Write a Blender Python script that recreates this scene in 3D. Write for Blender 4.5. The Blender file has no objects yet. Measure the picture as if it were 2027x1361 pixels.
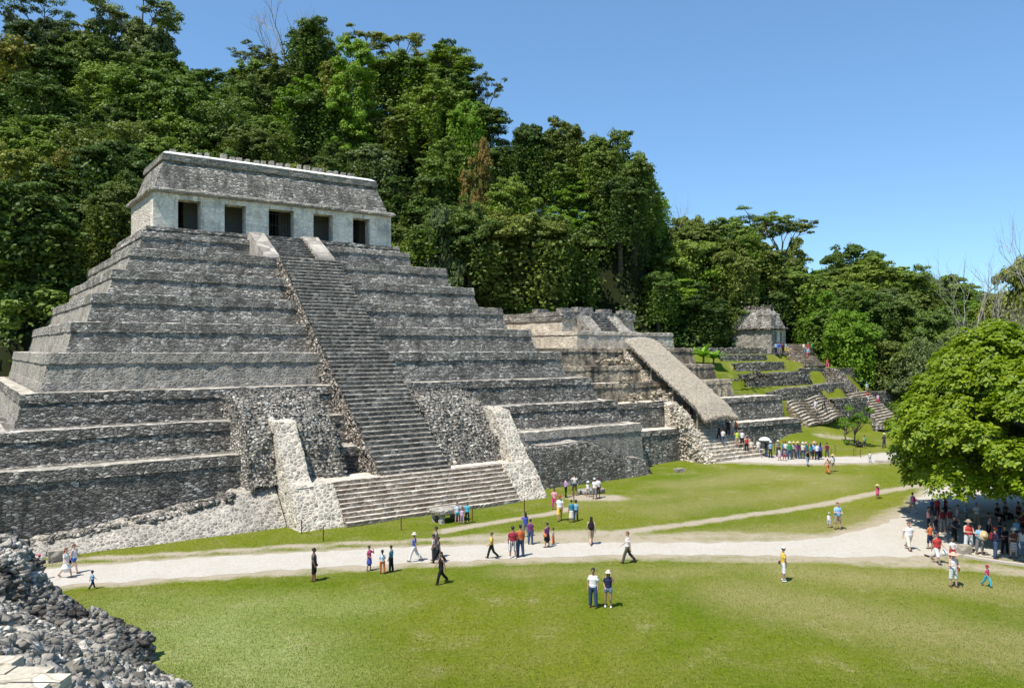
import bpy, bmesh, math, random
import numpy as np
from mathutils import Vector, Matrix, noise

sc = bpy.context.scene
COL = sc.collection
R = math.radians

# ------------------------------------------------------------------ camera, sky, sun, exposure
EYE = 11.2                      # eye height above the plaza lawn
FOC = 1546.0                    # focal length in photo pixels (2027 wide)
CX, HY = 1013.5, 690.0          # principal column and horizon row of the photo
cam_d = bpy.data.cameras.new('camera'); cam = bpy.data.objects.new('camera', cam_d); COL.objects.link(cam)
cam.location = (0, 0, EYE); cam.rotation_euler = (R(90), 0, 0)
cam_d.sensor_fit = 'HORIZONTAL'; cam_d.sensor_width = 23.6; cam_d.lens = 23.6 * FOC / 2027
cam_d.shift_y = (HY - 680.5) / 2027
cam_d.clip_start = 0.1; cam_d.clip_end = 6000
sc.camera = cam
SUN_EL = 63.0
SUN_H = (-0.71, -0.704)          # horizontal direction towards the sun
SUN_AZ = math.atan2(SUN_H[0], SUN_H[1])
w = bpy.data.worlds.new('World'); sc.world = w; w.use_nodes = True
nt = w.node_tree; nt.nodes.clear()
sky = nt.nodes.new('ShaderNodeTexSky'); sky.sky_type = 'NISHITA'; sky.sun_disc = False
sky.sun_elevation = R(SUN_EL); sky.sun_rotation = SUN_AZ; sky.altitude = 1500
sky.air_density = 1.0; sky.dust_density = 0.0; sky.ozone_density = 1.6
bg = nt.nodes.new('ShaderNodeBackground'); bg.inputs[1].default_value = 0.158
wo = nt.nodes.new('ShaderNodeOutputWorld')
tint = nt.nodes.new('ShaderNodeMixRGB'); tint.blend_type = 'MULTIPLY'; tint.inputs[0].default_value = 1; tint.inputs[2].default_value = (0.72, 1.03, 1.30, 1)   # a clear, very blue dry-season sky
hs0 = nt.nodes.new('ShaderNodeGamma'); hs0.inputs[1].default_value = 0.70
nt.links.new(sky.outputs[0], hs0.inputs[0]); nt.links.new(hs0.outputs[0], tint.inputs[1]); nt.links.new(tint.outputs[0], bg.inputs[0]); nt.links.new(bg.outputs[0], wo.inputs[0])
sl = bpy.data.lights.new('sun', 'SUN'); sl.energy = 4.6; sl.angle = R(0.53); sl.color = (1.0, 0.955, 0.88)
so = bpy.data.objects.new('sun', sl); COL.objects.link(so)
ce = math.cos(R(SUN_EL))
so.rotation_euler = Vector((SUN_H[0]*ce, SUN_H[1]*ce, math.sin(R(SUN_EL)))).to_track_quat('Z', 'Y').to_euler()
so.location = (0, 0, 80)
sc.view_settings.view_transform = 'Standard'; sc.view_settings.look = 'None'
sc.view_settings.exposure = 0.58; sc.view_settings.gamma = 1.0
sc.cycles.max_bounces = 5; sc.cycles.diffuse_bounces = 3; sc.cycles.glossy_bounces = 1
sc.cycles.transmission_bounces = 2; sc.cycles.transparent_max_bounces = 4
sc.cycles.use_denoising = True

# ------------------------------------------------------------------ coordinates
# The ruins share one building grid: u runs along the fronts (to the right and away), v into the hill.
CU, SU = 0.811, 0.585
GRID = math.atan2(SU, CU)
def uv2w(u, v, z=0.0): return (CU*u - SU*v, SU*u + CU*v, z)
def w2uv(x, y): return (CU*x + SU*y, -SU*x + CU*y)
def ray(px, py): return ((px - CX) / FOC, (HY - py) / FOC)
def on_ground(px, py, z=0.0):
    a, b = ray(px, py); Y = (z - EYE) / b
    return (a*Y, Y, z)
def at_dist(px, py, Y):
    a, b = ray(px, py); return (a*Y, Y, EYE + b*Y)
def px_of(X, Y, Z): return (CX + FOC*X/Y, HY - FOC*(Z-EYE)/Y)
def on_stair(px, py, v0, z0, slope):
    # point where the sight line meets a flight rising along v
    a, b = ray(px, py); k = -SU*a + CU
    Y = (z0 - slope*v0 - EYE) / (b - slope*k)
    return (a*Y, Y, EYE + b*Y)

def smooth(t): t = min(1.0, max(0.0, t)); return t*t*(3-2*t)
def lerp(a, b, t): return a + (b-a)*t
def interp(x, pts):
    if x <= pts[0][0]: return pts[0][1]
    for (x0, y0), (x1, y1) in zip(pts, pts[1:]):
        if x <= x1: return y0 + (y1-y0)*(x-x0)/(x1-x0)
    return pts[-1][1]

# ------------------------------------------------------------------ object helpers
def tag(o, label=None, cat=None, group=None, kind=None):
    if label: o['label'] = label
    if cat: o['category'] = cat
    if group: o['group'] = group
    if kind: o['kind'] = kind
    return o
def empty(name, loc=(0, 0, 0), rz=0.0):
    o = bpy.data.objects.new(name, None); COL.objects.link(o)
    o.location = loc; o.rotation_euler = (0, 0, rz); o.empty_display_size = 0.3
    return o
def link(name, me, mat=None, parent=None):
    o = bpy.data.objects.new(name, me); COL.objects.link(o)
    if mat is not None and len(me.materials) == 0: me.materials.append(mat)
    if parent is not None: o.parent = parent
    return o
def npmesh(name, V, F, smooth_=False):
    me = bpy.data.meshes.new(name)
    V = np.asarray(V, dtype=np.float32)
    if isinstance(F, np.ndarray):
        n, k = F.shape
        me.vertices.add(len(V)); me.vertices.foreach_set('co', V.ravel())
        me.loops.add(n*k); me.loops.foreach_set('vertex_index', F.astype(np.int32).ravel())
        me.polygons.add(n); me.polygons.foreach_set('loop_start', np.arange(0, n*k, k, dtype=np.int32))
        try: me.polygons.foreach_set('loop_total', np.full(n, k, dtype=np.int32))
        except Exception: pass
        me.update(calc_edges=True)
    else:
        me.from_pydata([tuple(map(float, p)) for p in V], [], F); me.update()
    if smooth_: me.polygons.foreach_set('use_smooth', [True]*len(me.polygons))
    return me

class MB:
    """collects faces of ONE mesh"""
    def __init__(s): s.v = []; s.f = []
    def add(s, vs, fs):
        n = len(s.v); s.v += [tuple(p) for p in vs]; s.f += [tuple(i+n for i in f) for f in fs]; return s
    def box(s, x0, x1, y0, y1, z0, z1, taper=0.0, jit=0.0):
        t = taper
        vs = [(x0-t, y0-t, z0), (x1+t, y0-t, z0), (x1+t, y1+t, z0), (x0-t, y1+t, z0), (x0, y0, z1), (x1, y0, z1), (x1, y1, z1), (x0, y1, z1)]
        if jit: vs = [tuple(c + random.uniform(-jit, jit) for c in p) for p in vs]
        return s.add(vs, [(0, 3, 2, 1), (4, 5, 6, 7), (0, 1, 5, 4), (1, 2, 6, 5), (2, 3, 7, 6), (3, 0, 4, 7)])
    def grid(s, rows):
        n = len(s.v); m = len(rows[0])
        for r in rows: s.v += [tuple(p) for p in r]
        for i in range(len(rows)-1):
            for j in range(m-1):
                a = n+i*m+j; s.f.append((a, a+1, a+m+1, a+m))
        return s
    def tube(s, pts, rad, seg=6, cap=True):
        n = len(s.v); pts = [Vector(p) for p in pts]
        for i, p in enumerate(pts):
            d = (pts[min(i+1, len(pts)-1)] - pts[max(i-1, 0)])
            d = d.normalized() if d.length > 1e-6 else Vector((0, 0, 1))
            a = d.orthogonal().normalized() if abs(d.z) < 0.95 else Vector((1, 0, 0)); a = (a - d*a.dot(d)).normalized(); b = d.cross(a)
            r = rad[i] if hasattr(rad, '__len__') else rad
            for k in range(seg):
                t = 2*math.pi*k/seg; s.v.append(tuple(p + a*(r*math.cos(t)) + b*(r*math.sin(t))))
        for i in range(len(pts)-1):
            for k in range(seg):
                a0 = n+i*seg+k; a1 = n+i*seg+(k+1) % seg
                s.f.append((a0, a1, a1+seg, a0+seg))
        if cap:
            s.f.append(tuple(n+k for k in reversed(range(seg)))); e = n+(len(pts)-1)*seg; s.f.append(tuple(e+k for k in range(seg)))
        return s
    def build(s, name, mat, parent=None, sm=False, off=(0, 0, 0)):
        V = np.array(s.v, dtype=np.float32) - np.array(off, dtype=np.float32)
        me = bpy.data.meshes.new(name); me.from_pydata([tuple(map(float, p)) for p in V], [], s.f); me.update()
        if sm: me.polygons.foreach_set('use_smooth', [True]*len(me.polygons))
        return link(name, me, mat, parent)

# ------------------------------------------------------------------ materials
class NT:
    def __init__(s, name):
        s.m = bpy.data.materials.new(name); s.m.use_nodes = True; s.t = s.m.node_tree; s.t.nodes.clear()
        s.out = s.n('ShaderNodeOutputMaterial')
    def n(s, typ, **kw):
        nd = s.t.nodes.new(typ)
        for k, v in kw.items(): setattr(nd, k, v)
        return nd
    def l(s, a, b): s.t.links.new(a, b)
    def put(s, sock, val):
        if isinstance(val, bpy.types.NodeSocket): s.l(val, sock)
        elif isinstance(val, (tuple, list)) and len(val) == 3 and sock.type == 'RGBA': sock.default_value = (*val, 1)
        else: sock.default_value = val
    def obj(s, scale=(1, 1, 1)):
        tc = s.n('ShaderNodeTexCoord'); mp = s.n('ShaderNodeMapping'); mp.inputs['Scale'].default_value = scale
        s.l(tc.outputs['Object'], mp.inputs[0]); return mp.outputs[0]
    def noise(s, vec, scale, detail=4, rough=0.55, out=0):
        n = s.n('ShaderNodeTexNoise'); s.l(vec, n.inputs['Vector']); n.inputs['Scale'].default_value = scale
        n.inputs['Detail'].default_value = detail; n.inputs['Roughness'].default_value = rough; return n.outputs[out]
    def voro(s, vec, scale, feature='F1', rnd=1.0):
        n = s.n('ShaderNodeTexVoronoi'); n.feature = feature; s.l(vec, n.inputs['Vector']); n.inputs['Scale'].default_value = scale
        n.inputs['Randomness'].default_value = rnd; return n
    def mr(s, v, a, b, c=0.0, d=1.0):
        n = s.n('ShaderNodeMapRange'); s.put(n.inputs[0], v)
        for i, x in enumerate((a, b, c, d)): s.put(n.inputs[i+1], x)
        return n.outputs[0]
    def mix(s, f, a, b, mode='MIX'):
        n = s.n('ShaderNodeMixRGB'); n.blend_type = mode; s.put(n.inputs[0], f); s.put(n.inputs[1], a); s.put(n.inputs[2], b); return n.outputs[0]
    def math(s, op, a, b=0.0):
        n = s.n('ShaderNodeMath'); n.operation = op; s.put(n.inputs[0], a); s.put(n.inputs[1], b); return n.outputs[0]
    def bsdf(s, col, rough=0.9, bump=None, bs=0.5, bd=0.05, spec=0.2):
        b = s.n('ShaderNodeBsdfPrincipled'); s.put(b.inputs['Base Color'], col); s.put(b.inputs['Roughness'], rough)
        b.inputs['Specular IOR Level'].default_value = spec
        if bump is not None:
            n = s.n('ShaderNodeBump'); n.inputs['Strength'].default_value = bs; n.inputs['Distance'].default_value = bd
            s.put(n.inputs['Height'], bump); s.l(n.outputs[0], b.inputs['Normal'])
        s.l(b.outputs[0], s.out.inputs[0]); return b

def stone(name, dark, mid, light, mortar, sc_=(2.6, 2.6, 4.6), mort_w=0.07, weather=0.5, streak=0.35, moss=0.12, stain=(0.035, 0.034, 0.033), bd=0.12, wscale=0.35, course=0.0):
    t = NT(name)
    base = t.obj(); warp = t.noise(base, 1.7, 3, 0.6, 1)
    v0 = t.n('ShaderNodeVectorMath'); v0.operation = 'SCALE'; t.l(warp, v0.inputs[0]); v0.inputs['Scale'].default_value = 0.22
    v1 = t.n('ShaderNodeVectorMath'); v1.operation = 'ADD'; t.l(base, v1.inputs[0]); t.l(v0.outputs[0], v1.inputs[1])
    mp = t.n('ShaderNodeMapping'); mp.inputs['Scale'].default_value = sc_; t.l(v1.outputs[0], mp.inputs[0]); vec = mp.outputs[0]
    vc = t.voro(vec, 1.0); ve = t.voro(vec, 1.0, 'DISTANCE_TO_EDGE')
    sep = t.n('ShaderNodeSeparateColor'); t.l(vc.outputs['Color'], sep.inputs[0])
    r1 = sep.outputs[0]
    c = t.mix(t.mr(r1, 0.05, 0.62), dark, mid)
    c = t.mix(t.mr(sep.outputs[1], 0.66, 0.92), c, light)
    fine = t.noise(base, 9.0, 4, 0.7)
    c = t.mix(1.0, c, t.mix(fine, (0.45, 0.45, 0.45), (1.5, 1.5, 1.5)), 'MULTIPLY')
    em = t.mr(ve.outputs['Distance'], mort_w*0.35, mort_w*1.6, 1.0, 0.0)
    c = t.mix(em, c, mortar)
    big = t.noise(base, wscale, 5, 0.65)
    c = t.mix(t.math('MULTIPLY', t.mr(big, 0.44, 0.62), weather), c, stain)
    sv = t.n('ShaderNodeMapping'); sv.inputs['Scale'].default_value = (1.6, 1.6, 0.16); t.l(base, sv.inputs[0])
    st = t.noise(sv.outputs[0], 1.0, 4, 0.6)
    c = t.mix(t.math('MULTIPLY', t.mr(st, 0.5, 0.66), streak), c, stain)
    if moss:
        mo = t.noise(base, 0.8, 5, 0.7); c = t.mix(t.math('MULTIPLY', t.mr(mo, 0.62, 0.72), moss), c, (0.07, 0.085, 0.03))
    if course:
        s3 = t.n('ShaderNodeSeparateXYZ'); t.l(v1.outputs[0], s3.inputs[0])
        zz = t.math('ADD', t.math('MULTIPLY', s3.outputs[2], course), t.math('MULTIPLY', t.noise(base, 0.9, 3), 1.1)); fr = t.math('FRACT', zz)
        c = t.mix(t.mr(fr, 0.0, 0.24, 0.62, 0.0), c, stain)
    c = t.mix(1.0, c, (1.08, 1.03, 0.94), 'MULTIPLY')
    h = t.math('ADD', t.mr(ve.outputs['Distance'], 0.0, 0.3, 0.0, 1.0), t.math('ADD', t.math('MULTIPLY', fine, 0.5), t.math('MULTIPLY', r1, 0.8)))
    t.bsdf(c, 0.95, h, 0.9, bd, 0.1)
    return t.m

M = {}
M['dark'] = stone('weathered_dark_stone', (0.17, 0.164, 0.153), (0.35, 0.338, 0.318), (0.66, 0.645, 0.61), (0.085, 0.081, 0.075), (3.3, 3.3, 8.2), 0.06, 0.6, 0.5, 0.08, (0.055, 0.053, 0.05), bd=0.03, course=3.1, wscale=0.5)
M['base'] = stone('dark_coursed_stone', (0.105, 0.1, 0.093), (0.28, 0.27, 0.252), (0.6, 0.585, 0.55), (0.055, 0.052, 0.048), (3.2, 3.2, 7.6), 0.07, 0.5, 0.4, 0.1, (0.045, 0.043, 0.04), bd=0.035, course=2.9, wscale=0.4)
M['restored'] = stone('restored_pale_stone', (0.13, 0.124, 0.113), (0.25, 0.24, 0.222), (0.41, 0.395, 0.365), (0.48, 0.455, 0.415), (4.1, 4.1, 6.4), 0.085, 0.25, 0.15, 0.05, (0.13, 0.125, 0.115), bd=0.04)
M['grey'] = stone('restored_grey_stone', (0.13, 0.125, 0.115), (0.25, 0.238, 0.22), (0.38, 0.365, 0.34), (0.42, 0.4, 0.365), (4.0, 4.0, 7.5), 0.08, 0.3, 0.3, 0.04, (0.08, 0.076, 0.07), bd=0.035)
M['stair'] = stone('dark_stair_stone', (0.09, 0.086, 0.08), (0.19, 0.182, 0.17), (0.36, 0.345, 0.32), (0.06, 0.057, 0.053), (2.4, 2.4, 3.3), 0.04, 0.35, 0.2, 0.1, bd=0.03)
M['stairlo'] = stone('pale_stair_stone', (0.17, 0.13, 0.105), (0.3, 0.265, 0.235), (0.48, 0.45, 0.41), (0.3, 0.26, 0.22), (2.2, 2.2, 3.4), 0.07, 0.1, 0.0, 0.02)
M['raw'] = stone('raw_pinkish_rubble', (0.26, 0.235, 0.215), (0.47, 0.435, 0.4), (0.68, 0.645, 0.6), (0.19, 0.17, 0.15), (3.2, 3.2, 3.6), 0.1, 0.3, 0.1, 0.05, bd=0.2)
M['core'] = stone('collapsed_core_stone', (0.27, 0.26, 0.24), (0.47, 0.455, 0.43), (0.7, 0.68, 0.64), (0.22, 0.21, 0.19), (3.0, 3.0, 4.2), 0.14, 0.35, 0.1, 0.12, bd=0.2)
M['ochre'] = stone('ochre_stained_masonry', (0.2, 0.17, 0.135), (0.36, 0.31, 0.24), (0.55, 0.49, 0.4), (0.42, 0.37, 0.29), (2.8, 2.8, 6.5), 0.05, 0.85, 0.85, 0.08, (0.05, 0.046, 0.04), bd=0.04)
M['cream'] = stone('cream_masonry', (0.35, 0.32, 0.275), (0.5, 0.46, 0.405), (0.66, 0.62, 0.56), (0.45, 0.4, 0.32), (2.8, 2.8, 6.0), 0.05, 0.35, 0.4, 0.02, (0.13, 0.12, 0.105), bd=0.035)
M['creamstep'] = stone('cream_step_stone', (0.33, 0.295, 0.25), (0.56, 0.51, 0.44), (0.74, 0.7, 0.63), (0.46, 0.42, 0.36), (2.4, 2.4, 4.4), 0.09, 0.1, 0.1, 0.02, (0.16, 0.14, 0.11))
M['farwall'] = stone('mossy_terrace_stone', (0.11, 0.104, 0.094), (0.25, 0.237, 0.215), (0.45, 0.43, 0.39), (0.045, 0.043, 0.038), (2.2, 2.2, 3.6), 0.09, 0.3, 0.2, 0.3, bd=0.2)
M['farstep'] = stone('worn_brown_step_stone', (0.16, 0.13, 0.1), (0.3, 0.25, 0.19), (0.45, 0.39, 0.31), (0.14, 0.12, 0.09), (1.6, 1.6, 3.6), 0.06, 0.2, 0.1, 0.08)

def plaster():
    t = NT('stained_lime_plaster'); b = t.obj()
    n1 = t.noise(b, 0.9, 6, 0.7); n2 = t.noise(b, 4.0, 6, 0.75)
    c = t.mix(t.mr(n1, 0.35, 0.65), (0.86, 0.795, 0.68), (0.74, 0.675, 0.57))
    c = t.mix(t.mr(n2, 0.58, 0.74), c, (0.34, 0.3, 0.25))
    sv = t.n('ShaderNodeMapping'); sv.inputs['Scale'].default_value = (2.2, 2.2, 0.3); t.l(b, sv.inputs[0])
    c = t.mix(t.math('MULTIPLY', t.mr(t.noise(sv.outputs[0], 1, 4, 0.6), 0.52, 0.68), 0.6), c, (0.13, 0.125, 0.12))
    c = t.mix(t.math('MULTIPLY', t.mr(t.noise(b, 1.3, 3), 0.56, 0.66), 0.5), c, (0.6, 0.48, 0.33))
    ve = t.voro(t.obj((2.0, 2.0, 4.2)), 1.0, 'DISTANCE_TO_EDGE'); vc = t.voro(t.obj((2.0, 2.0, 4.2)), 1.0)
    sp = t.n('ShaderNodeSeparateColor'); t.l(vc.outputs['Color'], sp.inputs[0])
    c = t.mix(1.0, c, t.mix(sp.outputs[0], (0.9, 0.9, 0.9), (1.15, 1.13, 1.1)), 'MULTIPLY'); c = t.mix(t.mr(ve.outputs['Distance'], 0.0, 0.06, 0.35, 0.0), c, (0.25, 0.22, 0.18))
    c = t.mix(t.mr(t.noise(b, 0.55, 5, 0.7), 0.5, 0.66, 0, 0.55), c, (0.3, 0.285, 0.27))
    h = t.math('ADD', t.math('MULTIPLY', n2, 1.0), t.mr(ve.outputs['Distance'], 0, 0.08))
    t.bsdf(c, 0.95, h, 0.6, 0.06, 0.1); return t.m
M['plaster'] = plaster()
def plain(name, col, rough=0.85, nscale=6.0, amt=0.25, bd=0.02, spec=0.2):
    t = NT(name); b = t.obj(); n = t.noise(b, nscale, 5, 0.65)
    c = t.mix(1.0, col, t.mix(n, (1-amt,)*3, (1+amt,)*3), 'MULTIPLY')
    t.bsdf(c, rough, n, 0.4, bd, spec); return t.m
M['white_cap'] = plain('whitewashed_roof_edge', (0.8, 0.79, 0.76), 0.9, 2.5, 0.25)
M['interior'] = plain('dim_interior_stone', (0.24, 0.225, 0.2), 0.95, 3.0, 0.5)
M['iron'] = plain('dark_iron', (0.04, 0.035, 0.03), 0.7)
M['post'] = plain('rusty_post', (0.13, 0.06, 0.03), 0.8)
M['pole'] = plain('weathered_pole_wood', (0.3, 0.26, 0.2), 0.85, 14, 0.4)
M['rope'] = plain('pale_rope', (0.35, 0.32, 0.26), 0.9)
M['bark'] = plain('grey_brown_bark', (0.13, 0.11, 0.085), 0.95, 5.0, 0.5, 0.05)
M['barebark'] = plain('pale_bare_bark', (0.33, 0.3, 0.26), 0.95, 5.0, 0.3, 0.05)
M['pale_restored'] = stone('cream_mortared_stone', (0.2, 0.188, 0.168), (0.36, 0.34, 0.305), (0.52, 0.49, 0.44), (0.66, 0.615, 0.54), (3.4, 3.4, 5.2), 0.085, 0.15, 0.1, 0.04, (0.2, 0.19, 0.17), bd=0.04)
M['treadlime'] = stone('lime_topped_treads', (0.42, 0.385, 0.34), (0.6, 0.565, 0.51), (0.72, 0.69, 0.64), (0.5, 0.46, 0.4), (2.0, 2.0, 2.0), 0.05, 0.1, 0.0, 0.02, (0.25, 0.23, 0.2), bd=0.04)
M['hillwall'] = stone('dry_laid_hillside_stone', (0.1, 0.095, 0.085), (0.24, 0.228, 0.205), (0.5, 0.48, 0.44), (0.06, 0.056, 0.05), (3.0, 3.0, 5.5), 0.08, 0.3, 0.2, 0.25, (0.045, 0.045, 0.035), bd=0.06)
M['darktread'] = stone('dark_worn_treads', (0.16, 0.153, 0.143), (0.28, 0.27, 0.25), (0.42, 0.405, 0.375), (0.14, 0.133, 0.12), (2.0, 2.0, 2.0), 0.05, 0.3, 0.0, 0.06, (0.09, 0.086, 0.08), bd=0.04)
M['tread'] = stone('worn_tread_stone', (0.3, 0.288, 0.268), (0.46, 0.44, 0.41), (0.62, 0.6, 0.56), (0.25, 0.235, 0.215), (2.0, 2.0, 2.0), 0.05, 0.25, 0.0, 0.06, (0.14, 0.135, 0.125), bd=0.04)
M['limetop'] = stone('pale_lime_ledge_top', (0.3, 0.285, 0.26), (0.46, 0.435, 0.39), (0.6, 0.57, 0.52), (0.42, 0.39, 0.35), (1.6, 1.6, 1.6), 0.06, 0.55, 0.0, 0.1, (0.17, 0.165, 0.15), bd=0.05, wscale=0.8)
M['templeside'] = stone('pale_temple_masonry', (0.42, 0.38, 0.34), (0.58, 0.54, 0.49), (0.7, 0.67, 0.62), (0.5, 0.46, 0.42), (2.2, 2.2, 5.0), 0.05, 0.15, 0.2, 0.0, (0.25, 0.23, 0.21), bd=0.05)
M['ramp'] = stone('stained_ramp_slabs', (0.24, 0.225, 0.21), (0.34, 0.325, 0.305), (0.48, 0.46, 0.43), (0.2, 0.19, 0.17), (0.8, 0.8, 0.8), 0.02, 0.4, 0.2, 0.05, (0.13, 0.125, 0.12), bd=0.04)
M['slab'] = stone('pale_limestone_block', (0.2, 0.185, 0.16), (0.33, 0.305, 0.265), (0.44, 0.41, 0.36), (0.24, 0.22, 0.19), (1.5, 1.5, 2.0), 0.03, 0.3, 0.1, 0.1, (0.12, 0.115, 0.1), bd=0.05)
M['concrete'] = plain('kerb_concrete', (0.42, 0.37, 0.32), 0.92, 6.0, 0.25, 0.02)

def leaf_mat(name, c1, c2, c3, trans=0.24, rough=0.55, spec=0.22):
    t = NT(name); g = t.n('ShaderNodeNewGeometry'); oi = t.n('ShaderNodeObjectInfo')
    c = t.mix(g.outputs['Random Per Island'], t.mix(0.0, c1, c1), c2)
    n = t.noise(t.obj(), 0.35, 2); c = t.mix(t.mr(n, 0.45, 0.65), c, c3)
    hs = t.n('ShaderNodeHueSaturation'); hs.inputs['Saturation'].default_value = 1.05; t.l(c, hs.inputs['Color'])
    t.l(t.mr(oi.outputs['Random'], 0, 1, 0.485, 0.515), hs.inputs['Hue']); t.l(t.mr(oi.outputs['Random'], 0, 1, 1.4, 0.76), hs.inputs['Value'])
    b = t.n('ShaderNodeBsdfPrincipled'); t.l(hs.outputs[0], b.inputs['Base Color']); b.inputs['Roughness'].default_value = rough; b.inputs['Specular IOR Level'].default_value = spec
    tr = t.n('ShaderNodeBsdfTranslucent'); t.l(t.mix(1.0, hs.outputs[0], (1.3, 1.5, 0.5), 'MULTIPLY'), tr.inputs[0])
    ms = t.n('ShaderNodeMixShader'); ms.inputs[0].default_value = trans
    t.l(b.outputs[0], ms.inputs[1]); t.l(tr.outputs[0], ms.inputs[2]); t.l(ms.outputs[0], t.out.inputs[0]); return t.m
L = {
 'deep':   leaf_mat('deep_green_leaves', (0.05, 0.085, 0.02), (0.125, 0.165, 0.04), (0.075, 0.12, 0.022)),
 'mid':    leaf_mat('mid_green_leaves', (0.08, 0.13, 0.024), (0.18, 0.24, 0.055), (0.13, 0.185, 0.03)),
 'bright': leaf_mat('bright_green_leaves', (0.1, 0.18, 0.02), (0.19, 0.29, 0.04), (0.14, 0.23, 0.025), 0.3),
 'olive':  leaf_mat('olive_green_leaves', (0.11, 0.14, 0.03), (0.215, 0.24, 0.06), (0.15, 0.17, 0.04)),
 'blue':   leaf_mat('grey_green_leaves', (0.08, 0.115, 0.045), (0.165, 0.2, 0.08), (0.11, 0.145, 0.05)),
 'rust':   leaf_mat('rusty_yellow_leaves', (0.15, 0.15, 0.03), (0.28, 0.22, 0.05), (0.13, 0.16, 0.03)),
 'red':    leaf_mat('reddish_leaves', (0.13, 0.12, 0.035), (0.25, 0.14, 0.04), (0.1, 0.14, 0.03)),
 'almond': leaf_mat('glossy_almond_leaves', (0.155, 0.22, 0.012), (0.34, 0.39, 0.035), (0.23, 0.295, 0.018), 0.32, 0.5, 0.35),
 'banana': leaf_mat('broad_banana_leaves', (0.09, 0.2, 0.02), (0.16, 0.28, 0.04), (0.12, 0.24, 0.03), 0.3),
}
# ------------------------------------------------------------------ ground
SIL = [(-400, 60), (0, 90), (120, 112), (250, 118), (350, 112), (420, 95), (500, 108), (545, 150), (600, 110), (660, 95), (720, 95), (800, 100), (900, 105), (935, 150), (985, 205), (1005, 250),
       (1060, 258), (1120, 245), (1200, 262), (1255, 268), (1285, 345), (1305, 425), (1360, 432), (1430, 432), (1500, 452), (1560, 480), (1600, 512), (1660, 505), (1720, 490), (1770, 515),
       (1830, 535), (1880, 555), (1950, 560), (2027, 540), (2400, 520)]
def ridge_Y(px): return interp(px, [(-400, 150), (850, 152), (960, 140), (1020, 122), (1270, 120), (1310, 140), (1500, 142), (1650, 150), (2400, 150)])
def foot_v(u): return interp(u, [(-60, 80), (-6, 88), (4, 92), (50, 92), (58, 88), (76, 87), (84, 77), (93, 78), (106, 75), (110, 60), (130, 58), (200, 40)])
def foot_z(u): return interp(u, [(-60, 2), (0, 8), (10, 15), (45, 15), (56, 12), (76, 12.5), (84, 11.4), (105, 10.5), (111, 1.0), (200, 0.5)])
def tree_h(px): return interp(px, [(0, 13), (900, 13), (1000, 15), (1300, 15), (1600, 13), (2100, 13)])
def hill(X, Y):
    if Y < 30: return None
    u, v = w2uv(X, Y)
    d = v - foot_v(u)
    if d < 0: return None
    px = CX + FOC*X/Y
    px = max(-400, min(2400, px))
    Yr = ridge_Y(px); zr = EYE + (HY - interp(px, SIL))/FOC*Yr - tree_h(px)
    a = X/Y; k = CU - SU*a
    uu = u
    Yb = Y - d/max(k, 0.2)
    if Yr - Yb < 12: Yr = Yb + 12
    t = (Y - Yb)/(Yr - Yb)
    zb = foot_z(uu)
    if t <= 1: return zb + (max(zr, zb) - zb)*(0.35*t + 0.65*smooth(t))
    return max(zb, zr - (t-1)*6)
BANKS = [(0, 0.0), (46, 0.0), (50.5, 1.0), (52.9, 1.8), (56.5, 2.2), (56.8, 4.7), (58.6, 4.95), (58.9, 6.2), (61.6, 6.5), (61.9, 8.1), (65.1, 8.3), (65.4, 9.35), (68.1, 9.6), (68.4, 10.3), (71.6, 10.5), (71.9, 11.2), (95, 11.8)]
def banks(u, v):
    if u < 66 or u > 112 or v < 40: return 0.0
    z = interp(v, BANKS)
    left = smooth((u - 70)/7.0) if v < 57 else 1.0
    if v >= 57 and u < 79: left = smooth((u-66)/2.0)
    # the mound stops at the stairway on the right
    if u > 97: z = min(z, lerp(z, interp(v, [(0, 0), (54, 0.8), (59.5, 4.6), (60.2, 4.9), (63.5, 8.2), (66, 8.6), (68.5, 10.2), (95, 10.8)]), smooth((u-97)/1.5)))
    if u > 105: z *= 1 - smooth((u-105)/5)
    if v < 55: z *= 1 - smooth((u-84)/9)*0.7
    return z*left
def ground_z(X, Y):
    u, v = w2uv(X, Y)
    z = 0.0
    if Y > 20: z += 0.35*smooth((u-50)/12) * (1 - smooth((Y-200)/100))
    b = banks(u, v)
    z = max(z, b + 0.0) if b > 0 else z
    h = hill(X, Y)
    if h is not None: z = max(z, h)
    return z

def lines(lo, hi, step, out, far):
    a = list(np.arange(lo, hi+1e-6, step)); s = step; x = hi
    while x < far: s *= 1.35; x += s; a.append(x)
    s = step; x = lo
    while x > -far: s *= 1.35; x -= s; a.insert(0, x)
    return a
gx = lines(-45, 92, 0.8, 1, 3500); gy = lines(22, 175, 0.8, 1, 3500)
gx = sorted(set(gx)); gy = [y for y in sorted(set(gy))]

def px_poly(pts, z=0.0): return [on_ground(x, y, z)[:2] for x, y in pts]
def seg_d(P, A, B):
    A = np.array(A); B = np.array(B); AB = B-A; t = np.clip(((P-A)@AB)/max(AB@AB, 1e-9), 0, 1)[:, None]
    return np.sqrt((((A+t*AB)-P)**2).sum(1))
def line_d(P, pts): return np.min([seg_d(P, a, b) for a, b in zip(pts, pts[1:])], axis=0)
def inside(P, poly):
    c = np.zeros(len(P), bool); n = len(poly)
    for i in range(n):
        x0, y0 = poly[i]; x1, y1 = poly[(i+1) % n]
        if y0 == y1: continue
        m = ((y0 > P[:, 1]) != (y1 > P[:, 1])) & (P[:, 0] < (x1-x0)*(P[:, 1]-y0)/(y1-y0)+x0); c ^= m
    return c
def sdist(P, poly):
    d = line_d(P, poly+[poly[0]]); return np.where(inside(P, poly), -d, d)

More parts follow.
